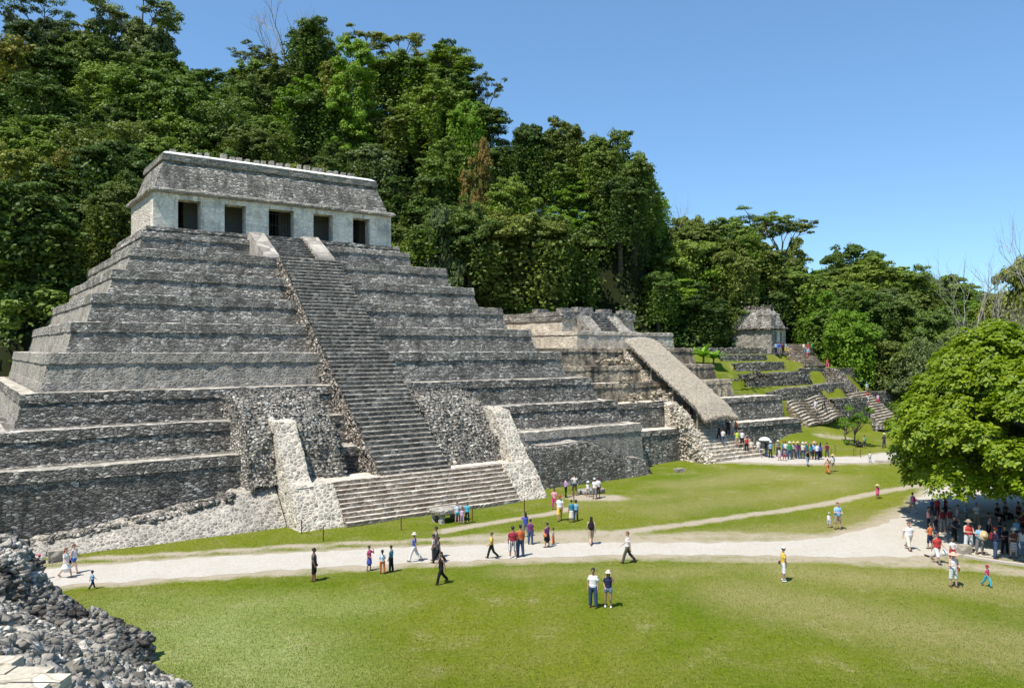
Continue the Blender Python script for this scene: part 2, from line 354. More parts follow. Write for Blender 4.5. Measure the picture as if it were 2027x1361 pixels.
PATH = px_poly([(-260, 1150), (60, 1128), (350, 1106), (590, 1093), (760, 1084), (1000, 1077), (1200, 1073), (1400, 1074), (1560, 1071), (1660, 1060), (1740, 1040), (1785, 1022), (1806, 1003), (1822, 988), (1840, 975),
                (1930, 960), (2060, 955), (2300, 960), (2400, 1120), (2200, 1116), (2090, 1112), (2027, 1108), (1960, 1102), (1910, 1097), (1895, 1098), (1840, 1101), (1700, 1102), (1500, 1099), (1250, 1097), (1000, 1106), (860, 1112), (600, 1125), (300, 1147), (60, 1163), (-260, 1190)])
FARPATH = px_poly([(1408, 914), (1480, 903), (1512, 899), (1560, 904), (1640, 904), (1700, 904), (1790, 890), (1850, 872), (1870, 880), (1800, 900), (1770, 908), (1720, 916), (1650, 916), (1560, 918), (1480, 914)], 0.36)
FARPAD = px_poly([(1752, 852), (1790, 840), (1840, 838), (1850, 850), (1800, 856)], 0.4)
TRAILS = [([(-100, 1124), (100, 1110), (300, 1098), (600, 1079), (900, 1066), (1060, 1062), (1130, 1058)], 0.22),
          ([(1100, 1062), (1250, 1050), (1330, 1040), (1420, 1028), (1550, 1010), (1700, 986), (1770, 976), (1830, 968)], 0.3),
          ([(870, 1052), (930, 1042), (1000, 1030), (1080, 1018), (1130, 1006)], 0.28), ([(1150, 985), (1165, 983), (1185, 984), (1210, 985)], 0.7)]
BARE = [((950, 1066), (1100, 1060), (1240, 1058), 1.2), ((1000, 1075), (1400, 1060), (1640, 1062), 0.9), ((1640, 1066), (1740, 1035), (1790, 1010), 0.8), ((1480, 922), (1560, 925), (1650, 924), 1.2), ((1700, 920), (1780, 912), (1830, 915), 2.0),
        ((1620, 885), (1650, 884), (1680, 883), 0.6), ((1700, 1110), (1900, 1118), (2100, 1140), 0.9), ((0, 1170), (600, 1133), (1000, 1112), 0.35), ((1000, 1112), (1240, 1104), (1700, 1110), 0.5)]
TR = [([on_ground(x, y)[:2] for x, y in p], r) for p, r in TRAILS]
BR = [([on_ground(*q)[:2] for q in b[:3]], b[3]) for b in BARE]

nx, ny = len(gx), len(gy)
GX, GY = np.meshgrid(gx, gy); P = np.stack([GX.ravel(), GY.ravel()], 1)
GZ = np.array([ground_z(x, y) for x, y in P])
near = (np.abs(P[:, 0]) < 100) & (P[:, 1] > 15) & (P[:, 1] < 180)
sdp = np.minimum(np.minimum(sdist(P, PATH), sdist(P, FARPATH)), sdist(P, FARPAD))
GZ += np.where(near, np.clip(sdp/2.0-0.4, 0, 1)*np.array([0.06*noise.noise(Vector((x*0.35, y*0.35, 0))) for x, y in P]), 0)
idx = np.arange(nx*ny).reshape(ny, nx)
F = np.stack([idx[:-1, :-1].ravel(), idx[:-1, 1:].ravel(), idx[1:, 1:].ravel(), idx[1:, :-1].ravel()], 1)
gme = npmesh('ground', np.column_stack([P, GZ]), F, True)
dirt = np.zeros(len(P))
sd = np.minimum(np.minimum(sdist(P, PATH), sdist(P, FARPATH)), sdist(P, FARPAD))
dirt = np.maximum(dirt, np.clip(1.0 - sd/1.3, 0, 1)*0.9)
for p, r in TR: dirt = np.maximum(dirt, np.clip(1.35 - line_d(P, p)/(r*2.2), 0, 1))
for p, r in BR: dirt = np.maximum(dirt, np.clip(1.0 - line_d(P, p)/(r*2.0), 0, 0.75))
U = CU*P[:, 0]+SU*P[:, 1]; V = -SU*P[:, 0]+CU*P[:, 1]
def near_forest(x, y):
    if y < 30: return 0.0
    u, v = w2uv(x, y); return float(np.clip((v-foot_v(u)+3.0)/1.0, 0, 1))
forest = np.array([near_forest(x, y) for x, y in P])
pale = np.clip(1.2 - line_d(P, [on_ground(420, 1250)[:2], on_ground(520, 1340)[:2], on_ground(480, 1450)[:2]])/4.5, 0, 1)
pale = np.maximum(pale, 0.6*np.clip(1.2 - line_d(P, [on_ground(250, 1200)[:2], on_ground(700, 1200)[:2]])/2.6, 0, 1))
dry = np.zeros(len(P))
for (l_, r_, a_) in (([(1500, 1180), (1750, 1230), (2050, 1290)], 3.2, 0.75), ([(1560, 1130), (1900, 1160), (2100, 1180)], 2.2, 0.8), ([(1350, 960), (1500, 945), (1650, 955)], 3.0, 0.6), ([(1000, 1130), (1240, 1135), (1500, 1125)], 1.4, 0.5), ([(1300, 1010), (1500, 985), (1650, 965)], 2.6, 0.5), ([(1350, 1065), (1650, 1040), (1740, 1020)], 1.8, 0.6), ([(1150, 1000), (1300, 985), (1420, 975)], 2.2, 0.4)):
    dry = np.maximum(dry, a_*np.clip(1.25 - line_d(P, [on_ground(*q)[:2] for q in l_])/r_, 0, 1))
for nm, arr in (('dry', dry), ('dirt', dirt), ('forest', forest), ('pale', pale)):
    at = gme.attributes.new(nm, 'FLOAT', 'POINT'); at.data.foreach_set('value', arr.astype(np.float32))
t = NT('lawn_and_soil')
b = t.obj()
def attr(t, nm):
    a = t.n('ShaderNodeAttribute'); a.attribute_name = nm; return a.outputs['Fac']
n_big = t.noise(b, 0.055, 5, 0.6); n_mid = t.noise(b, 0.45, 5, 0.65); n_f = t.noise(b, 5.0, 5, 0.75); n_ff = t.noise(b, 22.0, 3, 0.8)
g = t.mix(t.mr(n_big, 0.35, 0.65), (0.08, 0.128, 0.005), (0.145, 0.165, 0.016))
g = t.mix(t.mr(n_mid, 0.42, 0.75, 0, 0.7), g, (0.18, 0.18, 0.05))
g = t.mix(t.math('MULTIPLY', attr(t, 'pale'), t.mr(n_mid, 0.2, 0.6, 0.5, 0.95)), g, (0.22, 0.265, 0.09))
n_p = t.noise(b, 1.7, 6, 0.8)
g = t.mix(t.mr(n_f, 0.32, 0.68), t.mix(1.0, g, (0.68, 0.76, 0.6), 'MULTIPLY'), t.mix(1.0, g, (1.36, 1.22, 1.4), 'MULTIPLY'))
g = t.mix(t.mr(n_p, 0.5, 0.72, 0, 0.5), g, (0.2, 0.18, 0.06))
g = t.mix(t.math('MULTIPLY', attr(t, 'dry'), t.mr(n_p, 0.3, 0.6, 0.6, 1.2)), g, (0.24, 0.215, 0.085))
g = t.mix(1.0, g, t.mix(n_ff, (0.55, 0.6, 0.55), (1.5, 1.45, 1.5)), 'MULTIPLY')
dn = t.math('ADD', attr(t, 'dirt'), t.math('MULTIPLY', t.math('SUBTRACT', t.noise(b, 1.1, 6, 0.75), 0.5), 1.1))
dcol = t.mix(n_f, (0.3, 0.25, 0.175), (0.41, 0.355, 0.265))
thin = t.mr(t.math('ADD', n_mid, t.math('MULTIPLY', n_f, 0.4)), 0.8, 0.96, 0, 0.45)
g = t.mix(thin, g, (0.33, 0.3, 0.17))
c = t.mix(t.mr(dn, 0.32, 0.8), g, dcol)
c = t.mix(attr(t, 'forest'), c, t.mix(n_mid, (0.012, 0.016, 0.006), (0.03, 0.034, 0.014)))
t.bsdf(c, 0.95, t.math('ADD', t.math('MULTIPLY', n_ff, 0.6), n_f), 0.7, 0.05, 0.03)
M['ground'] = t.m
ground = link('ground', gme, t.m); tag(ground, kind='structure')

t = NT('white_gravel'); b = t.obj()
n1 = t.noise(b, 7.0, 5, 0.8); n2 = t.noise(b, 0.5, 4, 0.6)
c = t.mix(t.mr(n1, 0.3, 0.7), (0.35, 0.318, 0.27), (0.55, 0.508, 0.44)); c = t.mix(t.mr(n2, 0.42, 0.7, 0, 0.6), c, (0.4, 0.355, 0.285)); n3 = t.noise(b, 2.2, 5, 0.75); c = t.mix(t.mr(n3, 0.5, 0.75, 0, 0.45), c, (0.3, 0.275, 0.23)); n1 = t.math('ADD', n1, n3)
t.bsdf(c, 0.95, n1, 0.6, 0.03, 0.1); M['gravel'] = t.m
def sheet(name, poly, zoff, step=0.5, jit=0.16, mat=None):
    """a ground-hugging sheet with a ragged edge"""
    pts = []
    n = len(poly)
    for i in range(n):
        a, b_ = Vector(poly[i]), Vector(poly[(i+1) % n]); m = max(1, int((b_-a).length/step)); nrm = Vector((-(b_-a).y, (b_-a).x)).normalized()
        for k in range(m):
            q = a.lerp(b_, k/m); q = q + nrm*(jit*noise.noise(Vector((q.x*1.2, q.y*1.2, 3)))*2.2); pts.append(q)
    bm = bmesh.new()
    vs = [bm.verts.new((p.x, p.y, 0)) for p in pts]; es = [bm.edges.new((vs[i], vs[(i+1) % len(vs)])) for i in range(len(vs))]
    bmesh.ops.triangle_fill(bm, use_beauty=True, edges=es)
    xs = [p.x for p in pts]; ys = [p.y for p in pts]
    for ax, lo, hi in ((0, min(xs), max(xs)), (1, min(ys), max(ys))):
        c_ = math.ceil(lo/1.6)*1.6
        while c_ < hi:
            co = [0, 0, 0]; co[ax] = c_; no = [0, 0, 0]; no[ax] = 1
            bmesh.ops.bisect_plane(bm, geom=bm.verts[:]+bm.edges[:]+bm.faces[:], plane_co=co, plane_no=no); c_ += 1.6
    for v_ in bm.verts: v_.co.z = gsurf(v_.co.x, v_.co.y) + zoff
    for f_ in bm.faces:
        if f_.normal.z < 0: f_.normal_flip()
    me = bpy.data.meshes.new(name); bm.to_mesh(me); bm.free()
    o = link(name, me, mat); tag(o, kind='structure'); return o
gxa, gya = np.array(gx), np.array(gy); GZ2 = GZ.reshape(ny, nx)
def gsurf(x, y):
    i = int(np.clip(np.searchsorted(gxa, x)-1, 0, nx-2)); j = int(np.clip(np.searchsorted(gya, y)-1, 0, ny-2))
    tx = (x-gxa[i])/(gxa[i+1]-gxa[i]); ty = (y-gya[j])/(gya[j+1]-gya[j])
    return float(GZ2[j, i]*(1-tx)*(1-ty)+GZ2[j, i+1]*tx*(1-ty)+GZ2[j+1, i]*(1-tx)*ty+GZ2[j+1, i+1]*tx*ty)
sheet('path', PATH, 0.007, 0.35, 0.22, mat=M['gravel'])
sheet('path', FARPATH, 0.015, 0.6, 0.12, M['gravel'])
sheet('path', FARPAD, 0.04, 0.6, 0.1, M['gravel'])

def grass_blades():
    """short real blades over the near lawn"""
    g_ = np.random.default_rng(12); n = 480000
    Y = 24 + 44*g_.random(n)**1.7; X = (g_.random(n)*2-1)*0.72*Y
    Q = np.stack([X, Y], 1); keep = (np.minimum(sdist(Q, PATH), 9) > 0.35)
    dl = np.min([line_d(Q, p_)/r_ for p_, r_ in TR+BR], axis=0); keep &= (dl > 1.4) | (g_.random(n) < 0.12)
    keep &= ~((0.45*(-10.95-X)+0.56*(25.8-Y) > -0.1) | ((Y > 26.5) & (Y < 29) & (X < -12.6)))
    Q = Q[keep]; n = len(Q); Z = np.array([gsurf(x, y) for x, y in Q]); h = g_.uniform(0.02, 0.065, n)*np.clip((75-Q[:, 1])/25, 0.3, 1); a = g_.uniform(0, 6.28, n); w_ = g_.uniform(0.006, 0.017, n)
    V = np.empty((n, 3, 3)); V[:, 0] = np.column_stack([Q[:, 0]-np.cos(a)*w_, Q[:, 1]-np.sin(a)*w_, Z-0.01]); V[:, 1] = np.column_stack([Q[:, 0]+np.cos(a)*w_, Q[:, 1]+np.sin(a)*w_, Z-0.01])
    V[:, 2] = np.column_stack([Q[:, 0]+g_.normal(0, 0.03, n), Q[:, 1]+g_.normal(0, 0.03, n), Z+h])
    o = link('grass', npmesh('grass', V.reshape(-1, 3), np.arange(n*3).reshape(n, 3)), None)
    t = NT('grass_blades'); ge = t.n('ShaderNodeNewGeometry'); b = t.obj(); c = t.mix(ge.outputs['Random Per Island'], (0.088, 0.142, 0.006), (0.185, 0.208, 0.035)); c = t.mix(t.mr(t.noise(b, 0.25, 5, 0.7), 0.4, 0.65, 0, 0.8), c, (0.175, 0.18, 0.04))
    t.bsdf(c, 0.9, spec=0.03); o.data.materials.append(t.m); tag(o, 'short green lawn grass of the plaza in front of the path', 'grass', kind='stuff')
grass_blades()
# ------------------------------------------------------------------ ruins
random.seed(11)
def J(a): return random.uniform(-a, a)
def ruin(name, u0, v0, z0, label, cat, group=None):
    o = empty(name, uv2w(u0, v0, z0), GRID); tag(o, label, cat, group); o['_b'] = (u0, v0, z0)
    return o
def fin(mb, name, mat, root, sm=False): return mb.build(name, mat, root, sm, off=tuple(root['_b']))
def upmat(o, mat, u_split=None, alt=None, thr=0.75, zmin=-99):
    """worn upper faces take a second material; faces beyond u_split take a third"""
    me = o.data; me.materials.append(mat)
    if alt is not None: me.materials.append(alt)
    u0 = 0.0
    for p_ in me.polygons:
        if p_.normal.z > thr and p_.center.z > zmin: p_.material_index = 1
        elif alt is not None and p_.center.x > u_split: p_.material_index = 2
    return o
def jn(x, y, z, s=1.3, amp=1.0): return amp*noise.noise(Vector((x*s, y*s, z*s)))

def terrace(mb, u0, u1, v0, v1, zt, zb, band=0.75, batter=0.5, rec=0.07, step=0.45, jit=0.035, jtop=0.05, foot=True, u0b=None):
    """one battered tier: capped by a projecting band, with a recessed strip below it"""
    H = zt - zb
    bb = min(0.11, batter*0.4); prof = [(-0.1, zt+0.02), (0, zt), (bb, zt-band), (bb-rec-0.03, zt-band-0.03), (bb-rec+0.03, zt-band-0.35*min(1, H/2.4))]
    if foot and H > 1.6: prof += [(batter*0.55, zb+0.55), (batter*0.55+0.06, zb+0.53), (batter, zb)]
    else: prof += [(batter, zb)]
    nf = max(2, int((u1-u0)/step)); ns = max(2, int((v1-v0)/1.2))
    base = [(0, i) for i in range(ns)] + [(1, i) for i in range(nf)] + [(2, i) for i in range(ns+1)]
    rows = []
    for k, (off, z) in enumerate(prof):
        row = []
        for side, i in base:
            if side == 0: t = i/ns; x, y = u0-off, v1 + (v0-off-v1)*t
            elif side == 1: t = i/nf; x, y = (u0-off) + (u1-u0+2*off)*t, v0-off
            else: t = i/ns; x, y = u1+off, (v0-off) + (v1-v0+off)*t
            jj = jit
            xx = x + (jj*random.uniform(-1, 1) if side != 1 else 0) ; yy = y + (jj*random.uniform(-1, 1) if side == 1 else 0)
            zz = z + (random.uniform(-jtop, jtop*0.6) if k < 2 else random.uniform(-0.02, 0.02)) + 0.07*jn(x, y, 5, 0.35)
            row.append((xx, yy, zz))
        rows.append(row)
    mb.grid(list(reversed(rows)))
    top = rows[0]; n = len(mb.v); mb.v += top
    # cap: strip inwards
    inner = []
    for (x, y, z), (side, i) in zip(top, base):
        cx = min(max(x, u0+4), u1-4); cy = max(y, v0+4) if side == 1 or y < v0+4 else y
        inner.append((cx, min(cy, v1), zt+0.02))
    m = len(top); mid = []
    for (x, y, z), (side, i) in zip(top, base):
        mid.append((min(max(x, u0+0.85), u1-0.85), max(y, v0+0.85) if side == 1 or y < v0+0.85 else y, zt+0.02+J(0.015)))
    mb.v += mid+inner
    for i in range(m-1): mb.f += [(n+i, n+i+1, n+m+i+1, n+m+i), (n+m+i, n+m+i+1, n+2*m+i+1, n+2*m+i)]
    c0 = len(mb.v); mb.v += [(u0+3.9, v0+3.9, zt+0.015), (u1-3.9, v0+3.9, zt+0.015), (u1-3.9, v1, zt+0.015), (u0+3.9, v1, zt+0.015)]
    mb.f.append((c0, c0+1, c0+2, c0+3))
    return mb

def flight(mb, u0, u1, v0, z0, v1, z1, n, jit=0.03, seg=0.7, skew0=0.0, skew1=0.0, wav=0.0, dz=0.0, sides=0.6, wear=0.03, dv=0.0, ju=0.0):
    """n steps rising along v; skew shifts the ends sideways with height; dz raises the right end"""
    m = max(2, int((u1-u0)/seg)); rows = []
    W = [wav*math.sin(i/m*9.5) for i in range(m+1)]
    for k in range(n):
        for part in (0, 1, 2):
            t = k/n; tz = (k+1)/n
            vv = v0 + (v1-v0)*t; zz = z0 + (z1-z0)*(t if part == 0 else tz)
            row = []; jv = [random.uniform(-jit, jit) for _ in range(m+1)]; jz = [random.uniform(-jit, jit)*0.7 for _ in range(m+1)]
            if part == 0: keepv, keepz = jv, jz
            for i in range(m+1):
                s = i/m; a = u0 + skew0*t + (random.uniform(-ju, ju) if i == 0 else 0); b = u1 + skew1*t + (random.uniform(-ju, ju) if i == m else 0)
                x = a + (b-a)*s
                y = vv + dv*s + (keepv[i] if part < 2 else keepv[i]+wear)
                if part == 1: y -= 0.0
                z = zz + dz*s*(1-0.3*t) + W[i]*(1.0) + (keepz[i]-wear if part == 1 else (keepz[i] if part == 2 else 0))
                row.append((x, y, z))
            rows.append(row)
    row = [(x, v1+dv*(i/m)+0.02, z1 + dz*(i/m)*0.7 + W[i]) for i, (x, y, z) in enumerate(rows[-1])]
    rows.append(row); mb.grid(rows)
    for c in (0, m):
        edge = [r[c] for r in rows]; low = [(p[0], p[1]+sides, p[2]-sides*1.6-0.25) for p in edge]
        low[0] = (edge[0][0], edge[0][1], edge[0][2]-0.3)
        a = len(mb.v); mb.v += edge+low; k = len(edge)
        for i in range(k-1):
            f = (a+i, a+i+1, a+k+i+1, a+k+i); mb.f.append(f if c == 0 else tuple(reversed(f)))
    return mb

def slab_slope(mb, u0, u1, pts, thick=2.5, jit=0.04, seg=0.5, side_taper=0.0, vs=0.35):
    """a sloping balustrade / apron: pts = (v, z) profile going up; closed sides"""
    prof = []
    for (va, za), (vb, zb) in zip(pts, pts[1:]):
        L = math.hypot(vb-va, zb-za); k = max(1, int(L/vs))
        prof += [(va+(vb-va)*i/k, za+(zb-za)*i/k) for i in range(k)]
    prof.append(pts[-1]); m = max(2, int((u1-u0)/seg)); zmin = min(p[1] for p in pts)
    rows = []
    for (v, z) in prof:
        rows.append([(u0+(u1-u0)*i/m + (J(jit) if i in (0, m) else 0), v+J(jit), z+J(jit)) for i in range(m+1)])
    mb.grid(rows)
    for c, sg in ((0, -1), (m, 1)):
        nn = 5; g = []
        for r in rows:
            x, y, z = r[c]; g.append([(x + sg*side_taper*(z-(z+(zmin-0.4-z)*j/nn)) + (J(jit*1.3) if j else 0), y + 0.0, z + (zmin-0.4-z)*j/nn) for j in range(nn+1)])
        if c == 0: mb.grid(g)
        else: mb.grid(list(reversed(g)))
    return mb

# rocks --------------------------------------------------------------
def rock_shapes(n=24, seed=3, flat=0.6):
    rnd = random.Random(seed); out = []
    for _ in range(n):
        bm = bmesh.new()
        ax_, ay_, az_ = rnd.uniform(0.85, 1.1), rnd.uniform(0.55, 0.85), flat*rnd.uniform(0.55, 0.95)
        for k in range(8):
            if rnd.random() < 0.12: continue
            bm.verts.new(((0.42*ax_ if k & 1 else -0.42*ax_)*rnd.uniform(0.6, 1.1), (0.42*ay_ if k & 2 else -0.42*ay_)*rnd.uniform(0.55, 1.1), (0.45*az_ if k & 4 else -0.45*az_)*rnd.uniform(0.7, 1.1)))
        for k in range(3): bm.verts.new((rnd.uniform(-0.5, 0.5)*ax_, rnd.uniform(-0.5, 0.5)*ay_, rnd.uniform(-0.5, 0.5)*az_))
        r = bmesh.ops.convex_hull(bm, input=bm.verts)
        bmesh.ops.delete(bm, geom=[e for e in r['geom_interior'] if isinstance(e, bmesh.types.BMVert)], context='VERTS')
        bmesh.ops.triangulate(bm, faces=bm.faces); bmesh.ops.recalc_face_normals(bm, faces=bm.faces)
        bm.verts.index_update()
        out.append((np.array([v_.co[:] for v_ in bm.verts]), np.array([[v_.index for v_ in f.verts] for f in bm.faces]))); bm.free()
    return out
ROCKS = rock_shapes()
def rocks(places, seed=1, tilt=0.5, shapes=ROCKS):
    """places: (x, y, z, size) -> V, F of all stones"""
    rnd = random.Random(seed); VV, FF, n = [], [], 0
    for x, y, z, s in places:
        V, F = shapes[rnd.randrange(len(shapes))]
        m = np.array((Matrix.Rotation(rnd.uniform(0, 6.28), 3, 'Z') @ Matrix.Rotation(rnd.gauss(0, tilt), 3, 'X') @ Matrix.Rotation(rnd.gauss(0, tilt), 3, 'Y')))
        VV.append(V@m.T*s + (x, y, z)); FF.append(F+n); n += len(V)
    return np.vstack(VV), np.vstack(FF)
def rockobj(name, places, mat, parent=None, off=(0, 0, 0), seed=1, tilt=0.5):
    V, F = rocks(places, seed, tilt); return link(name, npmesh(name, V-np.array(off), F), mat, parent)

# ---------------------------------------------------------------- stepped pyramid
pyr = ruin('stepped_pyramid', 26.8, 56.0, 0.0, 'huge grey stepped stone pyramid with a steep central stairway carrying the long white temple', 'pyramid')
T = [  # u0, u1, v0, ztop, zbottom, material
    (0.3, 52.3, 52.0, 4.27, -0.3, 'base', 0.7), (1.9, 51.6, 54.4, 6.3, 4.25, 'base', 0.62), (3.6, 50.5, 56.8, 8.42, 6.28, 'base', 0.62),
    (5.2, 48.7, 59.3, 10.9, 8.40, 'grey', 0.72), (6.9, 46.9, 61.8, 13.1, 10.88, 'dark', 0.7), (8.5, 45.1, 64.2, 15.25, 13.08, 'dark', 0.7),
    (10.2, 43.3, 66.7, 17.35, 15.23, 'dark', 0.7), (11.85, 41.5, 69.1, 19.4, 17.33, 'dark', 0.7)]
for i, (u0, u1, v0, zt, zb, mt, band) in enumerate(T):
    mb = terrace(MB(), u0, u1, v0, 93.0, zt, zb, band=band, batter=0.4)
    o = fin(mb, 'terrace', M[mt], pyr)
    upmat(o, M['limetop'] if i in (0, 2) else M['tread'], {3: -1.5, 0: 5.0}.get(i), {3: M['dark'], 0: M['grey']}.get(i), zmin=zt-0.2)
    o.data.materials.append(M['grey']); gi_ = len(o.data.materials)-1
    for p_ in o.data.polygons:      # left flank paler for render remains and painted-in sunlight; inner ledge in wall stone
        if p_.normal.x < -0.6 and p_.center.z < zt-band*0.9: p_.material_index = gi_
        if p_.material_index == 1 and (p_.center.y > v0+0.8-56.0 and u0+0.8 < p_.center.x+26.8 < u1-0.8): p_.material_index = 0
    if mt == 'grey': o['label'] = 'paler grey restored tier with white mortar'
# low ruined outer tier on the right
mb = MB(); rows = []
pts = [(35.0, 3.9), (37, 3.7), (39, 3.25), (41, 3.2), (43, 3.35), (45, 3.0), (47, 2.2), (49, 1.5), (50.6, 1.3)]
us = np.arange(35.0, 50.7, 0.5)
for k, (dv, dz) in enumerate(((3.0, -0.05), (0.75, 0.0), (0.05, -0.03), (-0.12, -0.5), (-0.6, -4.2))):
    rows.append([(u, 49.6+dv+J(0.06), (interp(u, pts)+dz if k < 4 else -0.3)+J(0.05)) for u in us])
mb.grid(list(reversed(rows)))
g = []
for j in range(6): g.append([(50.6+0.1*j+J(0.05), 49.6+3*(1-t_)-0.1*j*t_, (1.3-1.6*j/5)+J(0.04)) for t_ in (1, 0.75, 0.5, 0.25, 0)])
mb.grid(g)
fin(mb, 'outer_tier', M['base'], pyr)
mb = MB(); mb.grid([[(u, 50.1+J(0.1), interp(u, pts)+0.06+J(0.02)) for u in us], [(u, 51.3+J(0.2), interp(u, pts)+0.1+J(0.02)) for u in us]])
fin(mb, 'tier_top', M['restored'], pyr)

# main stairway: 54 steps
mb = flight(MB(), 24.0, 29.5, 48.6, 2.45, 68.75, 19.38, 54, jit=0.03, sides=0.5, wear=0.05, ju=0.1)
upmat(fin(mb, 'staircase', M['stair'], pyr), M['darktread'], thr=0.5)  # paler stone on the worn nosings too, painting in their sunlit edges
def stair_side(mb, u, sg, v0, z0, v1, z1, depth, n=70, amp=0.16):
    g = []
    for i in range(n+1):
        v = v0+(v1-v0)*i/n; z = z0+(z1-z0)*i/n
        g.append([(u+sg*(0.04+random.uniform(0, amp)*(1 if 0 < j else 0.3)), v+j/7*depth*0.45+J(0.04), z-0.12-j/7*depth+J(0.05)) for j in range(8)])
    mb.grid(g if sg < 0 else list(reversed(g)))
mb = MB(); stair_side(mb, 24.0, -1, 48.6, 2.6, 68.7, 19.45, 2.4); stair_side(mb, 29.5, 1, 48.6, 2.6, 68.7, 19.45, 2.4)
pl = []
for i in range(620):
    t_ = random.random(); v = 48.6+20.1*t_; z = 2.5+16.9*t_; d = random.uniform(0.05, 2.2)
    pl.append((24.0-random.uniform(0.0, 0.16), v+d*0.45, z-d, random.uniform(0.22, 0.5)))
V, F = rocks(pl, 5, 0.35); n0 = len(mb.v); mb.v += [tuple(p) for p in V]; mb.f += [tuple(int(i)+n0 for i in f) for f in F]
fin(mb, 'stair_flank', M['raw'], pyr)

# lower stairway, balustrades
mb = flight(MB(), 20.3, 33.9, 45.9, 0.0, 48.5, 2.5, 10, jit=0.03, sides=0.3)
nA = mb.grid([[(20.3, 48.5, 2.5), (33.9, 48.5, 2.55)], [(20.3, 50.6, 2.5), (33.9, 50.6, 2.55)]])
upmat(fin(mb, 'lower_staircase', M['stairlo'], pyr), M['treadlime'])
for (a, b, c_, d_) in ((17.4, 20.3, 17.4, 18.9), (33.9, 36.6, 35.0, 36.5)):
    mb = MB(); slab_slope(mb, a, b, [(46.1, -0.1), (48.0, 2.5), (50.6, 2.62)], side_taper=0.06); slab_slope(mb, c_, d_, [(47.9, 2.4), (48.4, 2.7), (51.0, 6.3), (52.4, 6.5)], side_taper=0.02)
    fin(mb, 'balustrade', M['pale_restored'], pyr)
# apron of rubble masonry running to the left
mb = MB(); rows = []
us = np.arange(3.2, 17.6, 0.4)
for k in range(9):
    s = k/8; row = []
    for u in us:
        top = interp(u, [(3.2, 0.35), (6, 0.6), (10, 1.05), (14, 1.75), (17.5, 2.5)]); vt = interp(u, [(3.2, 49.6), (17.5, 50.4)]); vb = interp(u, [(3.2, 48.6), (8, 48.1), (17.5, 47.9)])
        row.append((u, vb+(vt-vb)*s+J(0.03), -0.15+(top+0.15)*(s**0.9)+J(0.04)))
    rows.append(row)
rows.append([(u, 51.7, z+0.15+J(0.1)) for (u, v, z) in rows[-1]])
mb.grid(rows); fin(mb, 'apron', M['restored'], pyr)
pl = []
for i in range(230):
    u = random.uniform(2.0, 14.5); top = interp(u, [(3, 0.3), (6, 0.6), (10, 1.05), (14, 1.75), (17.5, 2.5)])
    pl.append((u, random.uniform(49.9, 51.4), top+random.uniform(-0.1, 0.12), random.uniform(0.35, 0.85)))
for i in range(60): pl.append((random.uniform(0.5, 4.5), random.uniform(48.6, 50.5), random.uniform(0.0, 0.25), random.uniform(0.35, 0.8)))
rockobj('loose_stones', pl, M['core'], pyr, pyr['_b'], 9, 0.25)
# collapsed cores beside the stair
def core(u0, u1, prof, seed, side_l=None, pits=True):
    mb = MB(); us = np.arange(u0, u1+0.01, 0.3); rows = []; pl = []
    rnd = random.Random(seed)
    L = sum(math.hypot(b[0]-a[0], b[1]-a[1]) for a, b in zip(prof, prof[1:])); n = int(L/0.3)
    def at(s):
        d = s*L
        for a, b in zip(prof, prof[1:]):
            l = math.hypot(b[0]-a[0], b[1]-a[1])
            if d <= l: return a[0]+(b[0]-a[0])*d/l, a[1]+(b[1]-a[1])*d/l
            d -= l
        return prof[-1]
    for i in range(n+1):
        v, z = at(i/n); rows.append([])
        for u in us:
            q = 0.32*jn(u, v, z+seed, 0.9)+0.12*jn(u, v, z+seed, 2.3)
            e = min(u-u0, u1-u)
            rows[-1].append((u, v-q*0.8, z+q*0.6))
            if rnd.random() < 0.85: pl.append((u+rnd.uniform(-.15, .15), v-q*0.8, z+q*0.6+0.02, rnd.uniform(0.18, 0.38)))
    mb.grid(rows)
    for c, sg in ((0, -1), (len(us)-1, 1)):
        g = []
        for r in rows:
            x, y, z = r[c]; g.append([(x+sg*0.12*j+J(0.08), y+0.1*j, z-j*1.0) for j in range(4)])
            if rnd.random() < 0.9:
                for j in (0.3, 1.1, 1.9): pl.append((x+sg*0.15, y+0.1*j, z-j, rnd.uniform(0.2, 0.4)))
        mb.grid(g if c == 0 else list(reversed(g)))
    V, F = rocks(pl, seed, 0.28); n0 = len(mb.v); mb.v += [tuple(p) for p in V]; mb.f += [tuple(int(i)+n0 for i in f) for f in F]
    return mb
fin(core(15.8, 22.0, [(49.9, 2.4), (51.2, 5.6), (52.4, 6.6), (54.6, 7.9), (56.9, 8.1)], 21), 'rubble_core', M['core'], pyr)
fin(core(29.7, 35.1, [(49.6, 2.4), (50.6, 4.2), (52.3, 6.1), (54.2, 7.5), (56.6, 7.7)], 22), 'rubble_core', M['core'], pyr)

# plinth under the temple with its short stair
mb = MB(); terrace(mb, 14.2, 39.2, 75.0, 90, 22.1, 21.45, band=0.3, batter=0.1, rec=0.06, foot=False)
terrace(mb, 13.7, 40.0, 74.3, 90, 21.43, 19.38, band=0.45, batter=0.3, rec=0.08)
fin(mb, 'plinth', M['dark'], pyr)
mb = flight(MB(), 24.4, 28.2, 70.6, 19.42, 74.6, 22.0, 9, jit=0.015); fin(mb, 'upper_staircase', M['stair'], pyr)
for a, b in ((23.0, 24.4), (28.2, 29.8)):
    mb = MB(); slab_slope(mb, a, b, [(69.9, 19.4), (70.1, 19.75), (74.3, 22.25), (75.0, 22.3)], jit=0.02)
    fin(mb, 'stair_ramp', M['ramp'], pyr)

